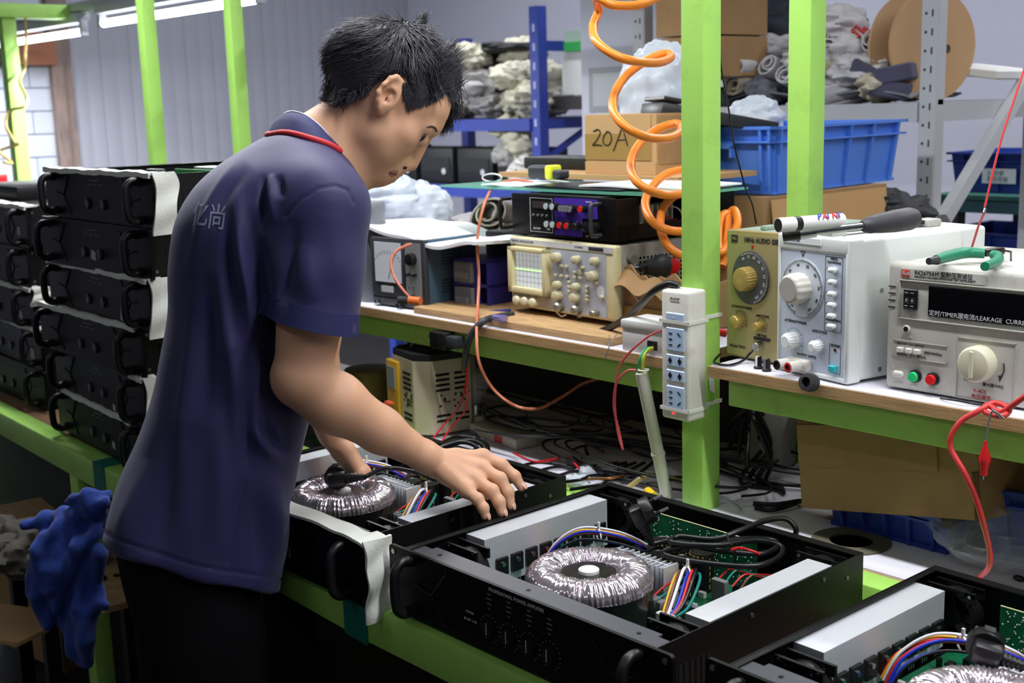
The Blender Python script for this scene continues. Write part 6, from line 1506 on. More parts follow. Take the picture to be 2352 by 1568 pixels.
# body frame: BX forward (the way he faces), BZ up, BW to his right
_k = _fw + _r * (600 - IW / 2) / F_PX - _u * (700 - IH / 2) / F_PX
BW = -np.array([_k[0], _k[1], 0.0]); BW /= np.linalg.norm(BW)
BZ = np.array([0, 0, 1.0]); BX = np.cross(BZ, BW)
BO = np.array(at(520, 900, d=1.755))
def PX(u, v, w):
    """point seen at (u, v) lying w metres to the right of his middle plane"""
    k = _fw + _r * (u - IW / 2) / F_PX - _u * (v - IH / 2) / F_PX
    t = (w + (BO - CAM) @ BW) / (k @ BW)
    return CAM + k * t
def tolocal(p): q = np.asarray(p) - BO; return np.stack([q @ BX, q @ BW, q @ BZ], -1)
def toworld(q): q = np.asarray(q); return BO + q[..., 0:1] * BX + q[..., 1:2] * BW + q[..., 2:3] * BZ
def LP(u, v, w): return tolocal(PX(u, v, w))
def project(p):
    q = np.asarray(p) - CAM; z = q @ _fw
    return np.stack([IW / 2 + F_PX * (q @ _r) / z, IH / 2 - F_PX * (q @ _u) / z], -1)
# ---- signed distance shapes (local body coordinates)
def smin(a, b, k):
    h = np.clip(.5 + .5 * (b - a) / k, 0, 1); return b + (a - b) * h - k * h * (1 - h)
def smax(a, b, k): return -smin(-a, -b, k)
def s_cone(p, a, b, ra, rb):
    a = np.asarray(a); b = np.asarray(b); ba = b - a; t = np.clip(((p - a) @ ba) / (ba @ ba), 0, 1)
    return np.linalg.norm(p - a - t[:, None] * ba, axis=1) - (ra + (rb - ra) * t)
def s_ell(p, c, axes, rad_):
    q = (p - c) @ np.asarray(axes).T; rr = np.asarray(rad_)
    k0 = np.linalg.norm(q / rr, axis=1); k1 = np.linalg.norm(q / rr ** 2, axis=1) + 1e-9
    return k0 * (k0 - 1) / k1
def s_chain(p, pts, rs, k):
    d = None
    for i in range(len(pts) - 1):
        c = s_cone(p, pts[i], pts[i + 1], rs[i], rs[i + 1]); d = c if d is None else smin(d, c, k)
    return d
def mesh_sdf(fn, lo, hi, h, C=4):
    lo = np.asarray(lo, float); hi = np.asarray(hi, float); nb = np.ceil((hi - lo) / (h * C)).astype(int); N = nb * C
    g = np.stack(np.meshgrid(*[(np.arange(n) + .5) * h * C for n in nb], indexing='ij'), -1).reshape(-1, 3) + lo
    cv = np.concatenate([fn(x) for x in np.array_split(g, max(1, len(g) // 200000))]).reshape(nb)
    V = np.repeat(np.repeat(np.repeat(np.sign(cv).astype(np.float32), C, 0), C, 1), C, 2)
    ac = np.argwhere(np.abs(cv) < h * C * 1.9); o = np.stack(np.meshgrid(*[np.arange(C)] * 3, indexing='ij'), -1).reshape(-1, 3)
    for ch in np.array_split(ac, max(1, len(ac) // 3000)):
        ii = (ch[:, None, :] * C + o[None]).reshape(-1, 3); V[ii[:, 0], ii[:, 1], ii[:, 2]] = fn(ii * h + lo)
    S = V < 0
    c = [S[i:N[0] - 1 + i, j:N[1] - 1 + j, k:N[2] - 1 + k] for i in (0, 1) for j in (0, 1) for k in (0, 1)]
    sm = sum(x.astype(np.uint8) for x in c); A = np.argwhere((sm > 0) & (sm < 8))
    idx = -np.ones(np.array(S.shape) - 1, np.int32); idx[A[:, 0], A[:, 1], A[:, 2]] = np.arange(len(A))
    acc = np.zeros((len(A), 3)); cnt = np.zeros(len(A)); co = [(i, j, k) for i in (0, 1) for j in (0, 1) for k in (0, 1)]
    for a in range(8):
        for b in range(a + 1, 8):
            if sum(abs(x - y) for x, y in zip(co[a], co[b])) != 1: continue
            pa = A + co[a]; pb = A + co[b]; va = V[pa[:, 0], pa[:, 1], pa[:, 2]]; vb = V[pb[:, 0], pb[:, 1], pb[:, 2]]
            m = (va < 0) != (vb < 0); t = np.where(m, va / np.where(m, va - vb, 1), 0)
            acc += np.where(m[:, None], np.array(co[a]) + t[:, None] * (np.array(co[b]) - np.array(co[a])), 0); cnt += m
    P = (A + acc / cnt[:, None]) * h + lo; F = []
    for ax in range(3):
        n = [0, 0, 0]; n[ax] = 1; sl0 = [slice(1, s - 1) for s in S.shape]; sl0[ax] = slice(0, S.shape[ax] - 1); sl1 = list(sl0); sl1[ax] = slice(1, S.shape[ax])
        a = S[tuple(sl0)]; b = S[tuple(sl1)]; E = np.argwhere(a != b); inside = a[E[:, 0], E[:, 1], E[:, 2]]
        off = np.ones(3, int); off[ax] = 0; E = E + off; u_, v_ = [(1, 2), (2, 0), (0, 1)][ax]
        eu = np.zeros(3, int); eu[u_] = 1; ev = np.zeros(3, int); ev[v_] = 1
        q = np.stack([idx[tuple((E - eu - ev).T)], idx[tuple((E - ev).T)], idx[tuple(E.T)], idx[tuple((E - eu).T)]], 1)
        ok = (q >= 0).all(1); q = np.where(inside[:, None], q, q[:, ::-1]); F.append(q[ok])
    return P, np.vstack(F)
def normals(P, F):
    n = np.cross(P[F[:, 2]] - P[F[:, 0]], P[F[:, 3]] - P[F[:, 1]]); N_ = np.zeros_like(P)
    for i in range(4): np.add.at(N_, F[:, i], n)
    return N_ / (np.linalg.norm(N_, axis=1, keepdims=True) + 1e-12)
def relax(P, F, it=2, lam=.5):
    for _ in range(it):
        acc = np.zeros_like(P); cnt = np.zeros(len(P))
        for i in range(4):
            np.add.at(acc, F[:, i], P[F[:, (i + 1) % 4]] + P[F[:, (i - 1) % 4]]); np.add.at(cnt, F[:, i], 2)
        P = P + lam * (acc / np.maximum(cnt, 1)[:, None] - P)
    return P
def np_mesh(name, P, F, m, parent=None):
    me = bpy.data.meshes.new(name); me.vertices.add(len(P)); me.vertices.foreach_set('co', P.astype(np.float32).ravel())
    me.loops.add(F.size); me.loops.foreach_set('vertex_index', F.astype(np.int32).ravel()); me.polygons.add(len(F))
    me.polygons.foreach_set('loop_start', np.arange(0, F.size, 4, dtype=np.int32)); me.polygons.foreach_set('loop_total', np.full(len(F), 4, np.int32))
    me.materials.append(m); me.polygons.foreach_set('use_smooth', np.ones(len(F), bool)); me.update(calc_edges=True); me.validate()
    o = bpy.data.objects.new(name, me); COL.objects.link(o)
    if parent is not None: o.parent = parent
    return o
def polydist(uv, line):
    d = np.full(len(uv), 1e9); line = np.asarray(line, float)
    for a, b in zip(line[:-1], line[1:]):
        ba = b - a; t = np.clip(((uv - a) @ ba) / (ba @ ba), 0, 1); d = np.minimum(d, np.linalg.norm(uv - a - t[:, None] * ba, axis=1))
    return d
def inpoly(uv, poly):
    x, y = uv[:, 0], uv[:, 1]; ins = np.zeros(len(uv), bool); n = len(poly); j = n - 1
    for i in range(n):
        xi, yi = poly[i]; xj, yj = poly[j]
        ins ^= ((yi > y) != (yj > y)) & (x < (xj - xi) * (y - yi) / (yj - yi + 1e-12) + xi); j = i
    return ins
# ---- skin ---------------------------------------------------------------
S1 = 1.755 / F_PX         # metres per pixel in his middle plane
def dirl(du, dv): q = LP(900 + du, 250 + dv, 0) - LP(900, 250, 0); return q / np.linalg.norm(q)
e1 = dirl(.9, .43); e3 = np.array([0, 1.0, 0]); e2 = np.cross(e3, e1); e2 /= np.linalg.norm(e2)
def f_cran(p, g=0.0): return s_ell(p, LP(898, 192, 0), [e1, e2, e3], (.083 + g, .0705 + g, .069 + g))
f1 = dirl(-.74, .67); f2 = np.cross(f1, e3)
earA = LP(892, 218, .071); ear_out = [LP(u, v, w) for u, v, w in ((917, 203, .069), (921, 187, .076), (911, 177, .080), (897, 180, .084), (882, 195, .088), (869, 212, .088), (866, 229, .085), (869, 246, .079), (872, 257, .074), (880, 252, .069))]
def f_head(p):
    d = f_cran(p)
    d = smin(d, s_ell(p, LP(975, 250, 0), [e1, e2, e3], (.032, .036, .052)), .02)
    d = smin(d, s_ell(p, LP(905, 306, 0), [f1, f2, e3], (.062, .036, .054)), .022)
    for s in (-1, 1):
        d = smin(d, s_cone(p, LP(926, 308, s * .040), LP(893, 340, s * .032), .0185, .018), .018)
        d = smin(d, s_cone(p, LP(858, 305, s * .048), LP(868, 386, s * .012), .020, .017), .022)
        d = smin(d, s_cone(p, LP(993, 292, s * .012), LP(978, 292, s * .040), .011, .010), .012)
    d = smin(d, s_cone(p, LP(872, 399, -.007), LP(872, 399, .007), .0150, .0150), .016)
    d = smin(d, s_ell(p, LP(896, 374, 0), [f1, f2, e3], (.026, .023, .026)), .014)
    for s in (-1, 1): d = smax(d, -s_ell(p, LP(986, 330, s * .030), [f1, f2, e3], (.011, .010, .015)), .008)
    for s in (-1, 1): d = smin(d, s_ell(p, LP(965, 318, s * .031), [f1, f2, e3], (.0125, .0115, .0125)), .004)
    nose = s_cone(p, LP(976, 322, 0), LP(944, 376, 0), .0072, .0102)
    for s in (-1, 1): nose = smin(nose, s_ell(p, LP(931, 379, s * .0105), [f1, f2, e3], (.0090, .0075, .0068)), .007)
    d = smin(d, nose, .010)
    for s in (-1, 1): d = smax(d, -s_ell(p, LP(929, 391, s * .0075), [f1, f2, e3], (.0044, .0058, .0034)), .002)
    d = smin(d, s_cone(p, LP(917, 397, -.012), LP(910, 392, .016), .0060, .0042), .004)
    d = smin(d, s_cone(p, LP(900, 410, -.012), LP(895, 405, .015), .0066, .0044), .004)
    d = smax(d, -s_cone(p, LP(914, 407, -.018), LP(905, 399, .025), .0024, .0018), .002)
    # neck
    d = smin(d, s_cone(p, LP(845, 270, 0), LP(742, 350, 0), .054, .057), .025)
    d = smin(d, s_cone(p, LP(845, 345, 0), LP(770, 395, 0), .035, .044), .022)
    for s in (-1, 1): d = smin(d, s_cone(p, LP(862, 262, s * .047), LP(790, 372, s * .026), .012, .013), .02)
    # ears
    for s in (-1, 1):
        q = p if s > 0 else p * np.array([1, -1, 1])
        ea = s_ell(q, earA + np.array([0, .006, 0]), [dirl(.42, -.9), np.cross(dirl(.42, -.9), e3) * .96 + e3 * .25, e3], (.027, .0145, .0075))
        ea = smin(ea, s_chain(q, ear_out, [.003, .0034, .0036, .0036, .0036, .0036, .0036, .0042, .0048, .0034], .003), .005)
        ea = smax(ea, -s_ell(q, LP(893, 221, .0850), [e1, e2, e3], (.0090, .0100, .0090)), .003)
        ea = smax(ea, -s_cone(q, LP(910, 193, .0875), LP(884, 207, .091), .0050, .0045), .003)
        ea = smin(ea, s_cone(q, LP(898, 222, .078), LP(893, 229, .079), .0034, .0030), .004)
        d = smin(d, ea, .006)
    return d
def AT(u, v, **k): return tolocal(np.array(at(u, v, **k)))
# right arm
SH = LP(745, 485, .135); EL = LP(692, 878, .150); WR = AT(988, 1056, d=1.748)
def hand_right():
    """five fingers as joint chains: (points, radii)"""
    H = {}
    H['index'] = ([AT(1108, 1050, d=1.778), AT(1152, 1068, d=1.772), AT(1182, 1094, d=1.768), AT(1197, 1117, d=1.766)], [.0105, .0092, .0082, .0070])
    H['middle'] = ([AT(1108, 1078, d=1.757), AT(1148, 1100, d=1.742), AT(1166, 1130, d=1.738), AT(1172, 1160, d=1.738)], [.0108, .0096, .0086, .0074])
    H['ring'] = ([AT(1093, 1104, d=1.739), AT(1130, 1127, d=1.722), AT(1146, 1152, d=1.718), AT(1153, 1176, d=1.718)], [.0105, .0092, .0083, .0072])
    H['little'] = ([AT(1070, 1125, d=1.724), AT(1097, 1146, d=1.708), AT(1110, 1166, d=1.705), AT(1115, 1184, d=1.706)], [.0096, .0080, .0073, .0064])
    H['thumb'] = ([AT(1030, 1072, d=1.775), AT(1066, 1098, d=1.795), AT(1095, 1118, d=1.805), AT(1112, 1135, d=1.806)], [.0120, .0110, .0095, .0080])
    return H
HR = hand_right()
WL = AT(762, 998, d=1.985); ELL = LP(720, 850, -.175); SHL = LP(745, 490, -.135)
def hand_left():
    H = {}
    b = WL; f = np.array(AT(818, 1078, d=2.02)) - WL; f /= np.linalg.norm(f); up = np.array([0, 0, 1.0]); sd = np.cross(f, up); sd /= np.linalg.norm(sd)
    for i, (n, o) in enumerate((('index', -.026), ('middle', -.008), ('ring', .010), ('little', .026))):
        m = b + f * .075 + sd * o + up * (.002 - abs(o) * .15); L_ = (.040, .044, .041, .032)[i]
        H[n] = ([m, m + f * L_ * .9 - up * L_ * .35, m + f * L_ * 1.25 - up * L_ * 1.0, m + f * L_ * 1.3 - up * L_ * 1.5], [.0102, .009, .0082, .007])
    m = b + f * .025 - sd * .024; H['thumb'] = ([m, m + f * .03 - sd * .016 - up * .012, m + f * .055 - sd * .014 - up * .022, m + f * .072 - sd * .006 - up * .03], [.0115, .0105, .0092, .0078])
    return H
HL = hand_left()
def f_hand(p, W, H, k=.007):
    d = None
    for n in ('index', 'middle', 'ring', 'little'):
        c = s_cone(p, W, H[n][0][0], .0150, .0112)
        d = c if d is None else smin(d, c, .012)
    d = smin(d, s_cone(p, W, H['thumb'][0][0], .0155, .0125), .012)
    mid = .5 * (H['middle'][0][0] + W); d = smin(d, s_cone(p, .5 * (H['index'][0][0] + W), .5 * (H['little'][0][0] + W), .0125, .0115), .012)
    for n in ('index', 'middle', 'ring', 'little'):
        m_ = H[n][0][0]; up_ = np.cross(H['little'][0][0] - H['index'][0][0], m_ - W); up_ = up_ / np.linalg.norm(up_); up_ = up_ * np.sign(up_[2])
        d = smin(d, s_cone(p, W + (m_ - W) * .25 + up_ * .0108, m_ + up_ * .0066, .0030, .0036), .007)
        d = smin(d, np.linalg.norm(p - (m_ + up_ * .0030), axis=1) - .0104, .005)
    for n in H:
        pts, rs = H[n]; g = None
        for i in range(3):
            c = s_cone(p, pts[i], pts[i + 1], rs[i], rs[i + 1]); g = c if g is None else smin(g, c, .003)
        for i in (1, 2): g = smin(g, np.linalg.norm(p - pts[i], axis=1) - rs[i] * 1.10, .003)
        d = smin(d, g, .0055)
    return d
def arm(p, S, E, W, side):
    d = s_chain(p, [S, S + (E - S) * .5, E + (S - E) * .08], [.052, .046, .037], .02)
    ax = (W - E); L_ = np.linalg.norm(ax); n = ax / L_
    d = smin(d, s_chain(p, [E, E + ax * .25, E + ax * .60, W - n * .02], [.0355, .0395, .0300, .0215], .015), .018)
    d = smin(d, s_cone(p, E + (S - E) * .02, E - n * .012, .028, .022), .02)
    lat = np.cross(n, [0, 0, 1.0]); lat /= np.linalg.norm(lat)
    d = smin(d, s_cone(p, W - n * .012 + lat * .008, W - n * .012 - lat * .008, .0190, .0190), .012)
    d = smin(d, np.linalg.norm(p - (W - n * .006 + np.array([0, 0, .010]) + lat * .010 * side), axis=1) - .0125, .012)
    return d
def f_skin(p):
    d = np.full(len(p), 1.0)
    def box(c, r): return (np.abs(p - c) < r).all(1)
    m = p[:, 2] > LP(0, 470, 0)[2] - .02
    if m.any(): d[m] = f_head(p[m])
    m2 = p[:, 2] < SH[2] + .15
    if m2.any():
        q = p[m2]; a = arm(q, SH, EL, WR, 1); b = arm(q, SHL, ELL, WL, -1)
        tor = s_chain(q, [LP(742, 370, 0), LP(660, 520, 0), LP(560, 900, 0)], [.06, .085, .08], .05)
        for s in (-1, 1): tor = smin(tor, s_cone(q, LP(690, 440, 0), LP(742, 470, s * .12), .05, .045), .03)
        dd = smin(smin(a, b, .02), tor, .03)
        h1 = np.linalg.norm(q - WR, axis=1) < .17
        if h1.any(): dd[h1] = smin(smin(dd[h1], f_hand(q[h1], WR, HR), .010), np.linalg.norm(q[h1] - AT(984, 1052, d=1.737), axis=1) - .0125, .009)
        h2 = np.linalg.norm(q - WL, axis=1) < .18
        if h2.any(): dd[h2] = smin(dd[h2], f_hand(q[h2], WL, HL), .010)
        d[m2] = smin(d[m2], dd, .02)
    return d
SKIN = mat('skin', (214, 164, 132), .48, var=.05, scale=9, bump=.06, bscale=260, sss=.12)
per = thing('person', 'person in navy polo shirt and black trousers leaning over the open amplifiers', 'person', (BO[0], BO[1], 0))
PB0 = np.array([BO[0], BO[1], 0.0])
def person_part(name, P, F, m, parent=per): return np_mesh(name, toworld(P) - PB0, F, m, parent)
lo = np.array([-.16, -.27, -.32]); hi = np.array([.50, .25, .60])
P_, F_ = mesh_sdf(f_skin, lo, hi, .0019)
P_ = relax(P_, F_, 1, .4)
body = person_part('body', P_, F_, SKIN)
# fingernails, eyes, brows
NAIL = mat('fingernail', (226, 178, 156), .25)
for n in HR:
    if n == 'thumb': continue
    pts, rs = HR[n]; tip = pts[3]; ax = pts[3] - pts[2]; ax /= np.linalg.norm(ax); out = np.cross(np.cross(ax, tolocal(CAM) - tip), ax); out /= np.linalg.norm(out)
    out = out * .6 + np.array([.75, 0, .35]); out -= ax * (out @ ax); out /= np.linalg.norm(out); sd = np.cross(ax, out)
    c = tip + out * (rs[3] * .82) + ax * .0015
    b = MB(); A = np.eye(4); A[:3, 0] = (sd[0] * BX + sd[1] * BW + sd[2] * BZ); A[:3, 1] = (ax[0] * BX + ax[1] * BW + ax[2] * BZ); A[:3, 2] = (out[0] * BX + out[1] * BW + out[2] * BZ); A[:3, 3] = toworld(c[None])[0] - PB0
    b.ball((0, 0, 0), (.0047, .0062, .0018), 12, 8, M=A); b.build('fingernail', NAIL, body, 70)
EYEM = mat('eye_dark', (36, 26, 22), .15); EYEW = mat('eye_white', (206, 200, 196), .2)
def wpt(u, v, w): return tuple(PX(u, v, w) - PB0)
mat('hair_black', (54, 53, 60), .42, var=.25, scale=60, spec=.7)
skb = BVHTree.FromPolygons([tuple(x) for x in P_], [tuple(int(i) for i in f) for f in F_]); cam_l = Vector(tolocal(CAM))
def on_skin(u, v, off=.0006):
    d = (Vector(tolocal(PX(u, v, 0))) - cam_l).normalized(); h = skb.ray_cast(cam_l, d)
    return None if h[0] is None else np.array(h[0]) + np.array(h[1]) * off
def skin_line(name, pts, r, m):
    q = [on_skin(p.x, p.y) for p in crom([(a, b, 0) for a, b in pts], 5)]; q = [x for x in q if x is not None]; k = len(q)
    if k > 2: MB().tube([tuple(toworld(x[None])[0] - PB0) for x in q], [r * (.35 + .65 * math.sin(math.pi * i / (k - 1))) for i in range(k)], 6).build(name, m, body, 60)
def skin_patch(name, poly, m, off=.0005):
    c = np.mean(poly, 0); P = [on_skin(*c, off)]; n = len(poly); F = []
    for t in (.5, 1):
        for p in poly: P.append(on_skin(*(c + (np.array(p) - c) * t), off * (1.2 - t)))
    if any(x is None for x in P): return
    for i in range(n):
        i2 = (i + 1) % n; F += [(0, 1 + i, 1 + i2), (1 + i, 1 + n + i, 1 + n + i2, 1 + i2)]
    MB().add([toworld(x[None])[0] - PB0 for x in P], F).build(name, m, body, 80)
LIP = mat('lip_skin', (176, 116, 104), .45)
skin_patch('upper_lip', [(914, 391), (916, 396), (911, 399), (903, 397), (894, 394), (904, 390)], LIP); skin_patch('lower_lip', [(910, 401), (902, 399), (894, 396), (892, 401), (898, 407), (905, 408)], LIP)
skin_line('mouth_line', [(912, 400), (903, 398), (893, 394)], .0012, mat('lip_dark', (110, 64, 58), .5))
skin_patch('nostril', [(936, 384), (933, 389), (926, 389), (925, 384), (931, 381)], mat('nostril_dark', (60, 32, 28), .7))
skin_patch('eye', [(978, 309), (978, 314), (973, 321), (965, 325), (968, 317), (973, 311)], EYEM, .0008); skin_line('eyelashes', [(980, 307), (972, 312), (963, 325)], .0010, MATS['hair_black'])
skin_line('eyebrow', [(980, 292), (992, 290), (1000, 295), (1003, 303)], .0016, mat('brow_brown', (84, 64, 54), .8))
skin_patch('ear_canal', [(892, 224), (888, 231), (883, 232), (886, 223)], mat('ear_shadow', (120, 70, 60), .7))
# ---- hair ---------------------------------------------------------------
HAIR = MATS['hair_black']
HL_POLY = [(1032, 222), (1021, 218), (987, 233), (951, 243), (937, 254), (926, 217), (918, 182), (903, 172), (884, 182), (866, 186), (848, 205), (822, 224), (788, 242), (764, 244), (730, 230), (720, 120), (800, 20), (1000, 20), (1110, 150), (1075, 232)]
def f_cap(p):
    uv = project(toworld(p * np.array([1, 0, 1]))); 
    g = .0025 + .0135 * np.clip((225 - uv[:, 1]) / 130, 0, 1)
    d = s_ell(p, LP(898, 192, 0), [e1, e2, e3], (.083, .0705, .069))
    d = smin(d, s_ell(p, LP(975, 250, 0), [e1, e2, e3], (.032, .036, .052)), .02)
    d = smin(d, s_cone(p, LP(845, 262, 0), LP(790, 300, 0), .052, .052), .02)
    d = d - g
    poly = np.array(HL_POLY, float); dist = polydist(uv, np.vstack([poly, poly[:1]])) * S1
    dist = np.where(inpoly(uv, HL_POLY), -dist, dist)
    return smax(d, dist, .012)
lo2 = LP(700, 330, 0) - np.array([0, .12, 0]); hi2 = LP(1100, 30, 0) + np.array([0, .12, 0])
Pc, Fc = mesh_sdf(f_cap, np.minimum(lo2, hi2), np.maximum(lo2, hi2), .003)
hair = person_part('hair', relax(Pc, Fc, 2), Fc, HAIR)
# strands
Nc = normals(Pc, Fc); uvc = project(toworld(Pc)); sv, sf = [], []; R = np.random.RandomState(4); nst = 0
cand = R.permutation(len(Pc))[:13000]
crown = LP(930, 84, 0)
for i in cand:
    p = Pc[i]; n = Nc[i]; u, v = uvc[i]
    out = p - crown; out -= n * (out @ n); L0 = np.linalg.norm(out); out /= L0 + 1e-6
    bl = np.clip((u - 860) / 120, 0, 1)
    flow = out * .9 + (1 - bl) * (-e2 * .45 - e1 * .45) + bl * (e1 * .7 - e2 * .30)
    flow -= n * (flow @ n); flow /= np.linalg.norm(flow) + 1e-6
    top = np.clip((190 - v) / 90, 0, 1); ln = .009 + .017 * top * (.6 + .8 * R.rand()); lift = .10 + .16 * top * R.rand()
    if u > 990 and v > 120: ln = .016 + .014 * R.rand(); flow = e1 * .35 - e2 * .9 + R.randn(3) * .1; lift = .05
    if 915 < u < 990 and v > 185: flow = -e2 + e1 * .15; flow -= n * (flow @ n); ln = .012; lift = .04
    if L0 < .022 and R.rand() < .12: lift = .8
    flow = flow + R.randn(3) * .13
    r0 = .0007 + .0006 * R.rand(); sd = np.cross(flow, n); sd /= np.linalg.norm(sd) + 1e-6
    base = len(sv); q = p - n * .002
    for k in range(4):
        t = k / 3; c = q + flow * ln * t + n * ln * (lift * t - .6 * lift * t * t); r = r0 * (1 - .85 * t)
        sv += [c + sd * r, c - sd * r, c + n * r]
    for k in range(3):
        for j in range(3):
            j2 = (j + 1) % 3; sf.append((base + k * 3 + j, base + k * 3 + j2, base + k * 3 + 3 + j2, base + k * 3 + 3 + j))
# long tufts: crown spikes and the fringe over the far brow
def tuft(u, v, w, u2, v2, w2, n, sp, r=.0011):
    for _ in range(n):
        a = LP(u + R.randn() * sp, v + R.randn() * sp * .5, w + R.randn() * sp * S1); b = LP(u2 + R.randn() * sp * .7, v2 + R.randn() * sp * .7, w2 + R.randn() * sp * .5 * S1); m = (a + b) / 2 + R.randn(3) * .003
        base = len(sv); sd = np.cross(b - a, R.randn(3)); sd /= np.linalg.norm(sd) + 1e-9; s2 = np.cross(b - a, sd); s2 /= np.linalg.norm(s2) + 1e-9
        for k in range(5):
            t = k / 4; c = (1 - t) ** 2 * a + 2 * t * (1 - t) * m + t * t * b; rr = r * (1 - .9 * t); sv.extend([c + sd * rr, c - sd * rr * .5 + s2 * rr, c - sd * rr * .5 - s2 * rr])
        for k in range(4):
            for j in range(3):
                j2 = (j + 1) % 3; sf.append((base + k * 3 + j, base + k * 3 + j2, base + k * 3 + 3 + j2, base + k * 3 + 3 + j))
tuft(945, 84, 0, 977, 34, 0, 110, 9, .0014); tuft(930, 84, .01, 960, 55, 0, 40, 10); tuft(912, 82, 0, 908, 45, 0, 26, 6); tuft(915, 84, 0, 922, 50, 0, 20, 6); tuft(890, 88, 0, 880, 55, .0, 14, 8); tuft(900, 88, 0, 935, 60, 0, 30, 12)
tuft(965, 80, .0, 1000, 62, 0, 24, 10); tuft(980, 90, 0, 1012, 100, .01, 40, 14)
tuft(1010, 150, .02, 1048, 215, .01, 90, 16); tuft(1025, 190, -.01, 1054, 268, -.02, 130, 12); tuft(1030, 215, -.03, 1030, 300, -.04, 120, 12); tuft(1020, 170, .03, 1040, 235, .03, 90, 12); tuft(1035, 230, -.03, 1015, 308, -.045, 70, 9)
tuft(1000, 130, .04, 1030, 210, .045, 90, 14); tuft(985, 150, .06, 1005, 225, .062, 80, 14)
def fuzz(poly, n, dv, L_, r=.00055):
    poly = np.array(poly, float); lo_, hi_ = poly.min(0), poly.max(0); c_ = 0
    while c_ < n:
        p_ = lo_ + R.rand(2) * (hi_ - lo_); c_ += 1
        if not inpoly(p_[None], poly)[0]: continue
        a = on_skin(p_[0], p_[1], -.0005); e_ = p_ + np.array(dv) * L_ * (.6 + .8 * R.rand()) + R.randn(2) * 1.5; b = on_skin(e_[0], e_[1], .0016)
        if a is None or b is None or np.linalg.norm(a - b) > .03: continue
        base = len(sv); sd = np.cross(b - a, R.randn(3)); sd /= np.linalg.norm(sd) + 1e-9; s2 = np.cross(b - a, sd); s2 /= np.linalg.norm(s2) + 1e-9
        for k in range(3):
            t = k / 2; c = a + (b - a) * t; c = c + np.array([0, .0012, 0]) * math.sin(3.14 * t); rr = r * (1 - .8 * t); sv.extend([c + sd * rr, c - sd * rr * .5 + s2 * rr, c - sd * rr * .5 - s2 * rr])
        for k in range(2):
            for j in range(3):
                j2 = (j + 1) % 3; sf.append((base + k * 3 + j, base + k * 3 + j2, base + k * 3 + 3 + j2, base + k * 3 + 3 + j))
fuzz([(924, 186), (960, 195), (1005, 205), (1020, 216), (987, 232), (951, 241), (937, 250), (927, 222)], 2600, (-.05, 1), 11)
fuzz([(764, 240), (788, 238), (822, 221), (850, 200), (866, 184), (845, 175), (790, 200), (755, 222)], 1800, (-.5, .85), 11)
for (a_, b_) in (((845, 200), (828, 226)), ((815, 215), (800, 240)), ((862, 180), (850, 206)), ((880, 174), (874, 190))):
    w_ = .068 if a_[0] > 900 else .066
    for q_ in (w_ - .006, w_ + .002): tuft(a_[0], a_[1], q_, b_[0], b_[1], q_ + .002, 26, 6, .0007)
tuft(780, 150, .0, 748, 205, 0, 60, 14); tuft(770, 190, .02, 742, 228, .01, 60, 12); tuft(800, 215, .05, 770, 240, .05, 60, 14)
sv = np.array(sv); sf = np.array(sf)
st = np_mesh('hair_strands', toworld(sv) - PB0, sf, HAIR, hair); st['kind'] = 'stuff'
# ---- shirt --------------------------------------------------------------
SEC = [(300, 672, 62, .060), (335, 668, 100, .100), (380, 652, 152, .140), (430, 637, 188, .155), (500, 616, 204, .162), (600, 600, 204, .160), (700, 590, 196, .155), (800, 568, 192, .150), (900, 540, 186, .148), (1000, 510, 193, .150), (1100, 480, 203, .153), (1200, 457, 213, .158), (1300, 437, 219, .162), (1400, 420, 222, .164)]
_z = np.array([LP(s[1], s[0], 0)[2] for s in SEC])[::-1]; _c = np.array([LP(s[1], s[0], 0)[0] for s in SEC])[::-1]; _h = np.array([s[2] * S1 for s in SEC])[::-1]; _w = np.array([s[3] for s in SEC])[::-1]
_d = np.array([tuple(q) for q in crom(list(zip(_z, _c, _h)), 12)]); _d2 = np.array([tuple(q) for q in crom(list(zip(_z, _w, _w)), 12)])
_z1, _z, _c, _h, _w = _z[-1], _d[:, 0], _d[:, 1], _d[:, 2], _d2[:, 1]
def f_edge(p):
    """the bench he leans against: keeps clothing in front of its edge"""
    q = toworld(p); lim = .870 + np.clip((-1.335 - q[:, 0]) * .0436, 0, 1) + np.clip(q[:, 2] - .865, 0, 1) * 2.2
    return q[:, 1] - lim
SLA = LP(735, 478, .132); SLB = LP(714, 742, .150)
HEMA = LP(215, 1238, 0); HEMB = LP(655, 1352, 0); HEMC = LP(440, 1330, .158); hn = np.cross(HEMB - HEMA, HEMC - HEMA); hn /= np.linalg.norm(hn); hn *= -np.sign(hn[2])
CUA = LP(612, 722, .15); CUB = LP(828, 768, .15); cdv = CUB - CUA; cn = np.array([cdv[2], 0, -cdv[0]]); cn /= np.linalg.norm(cn)
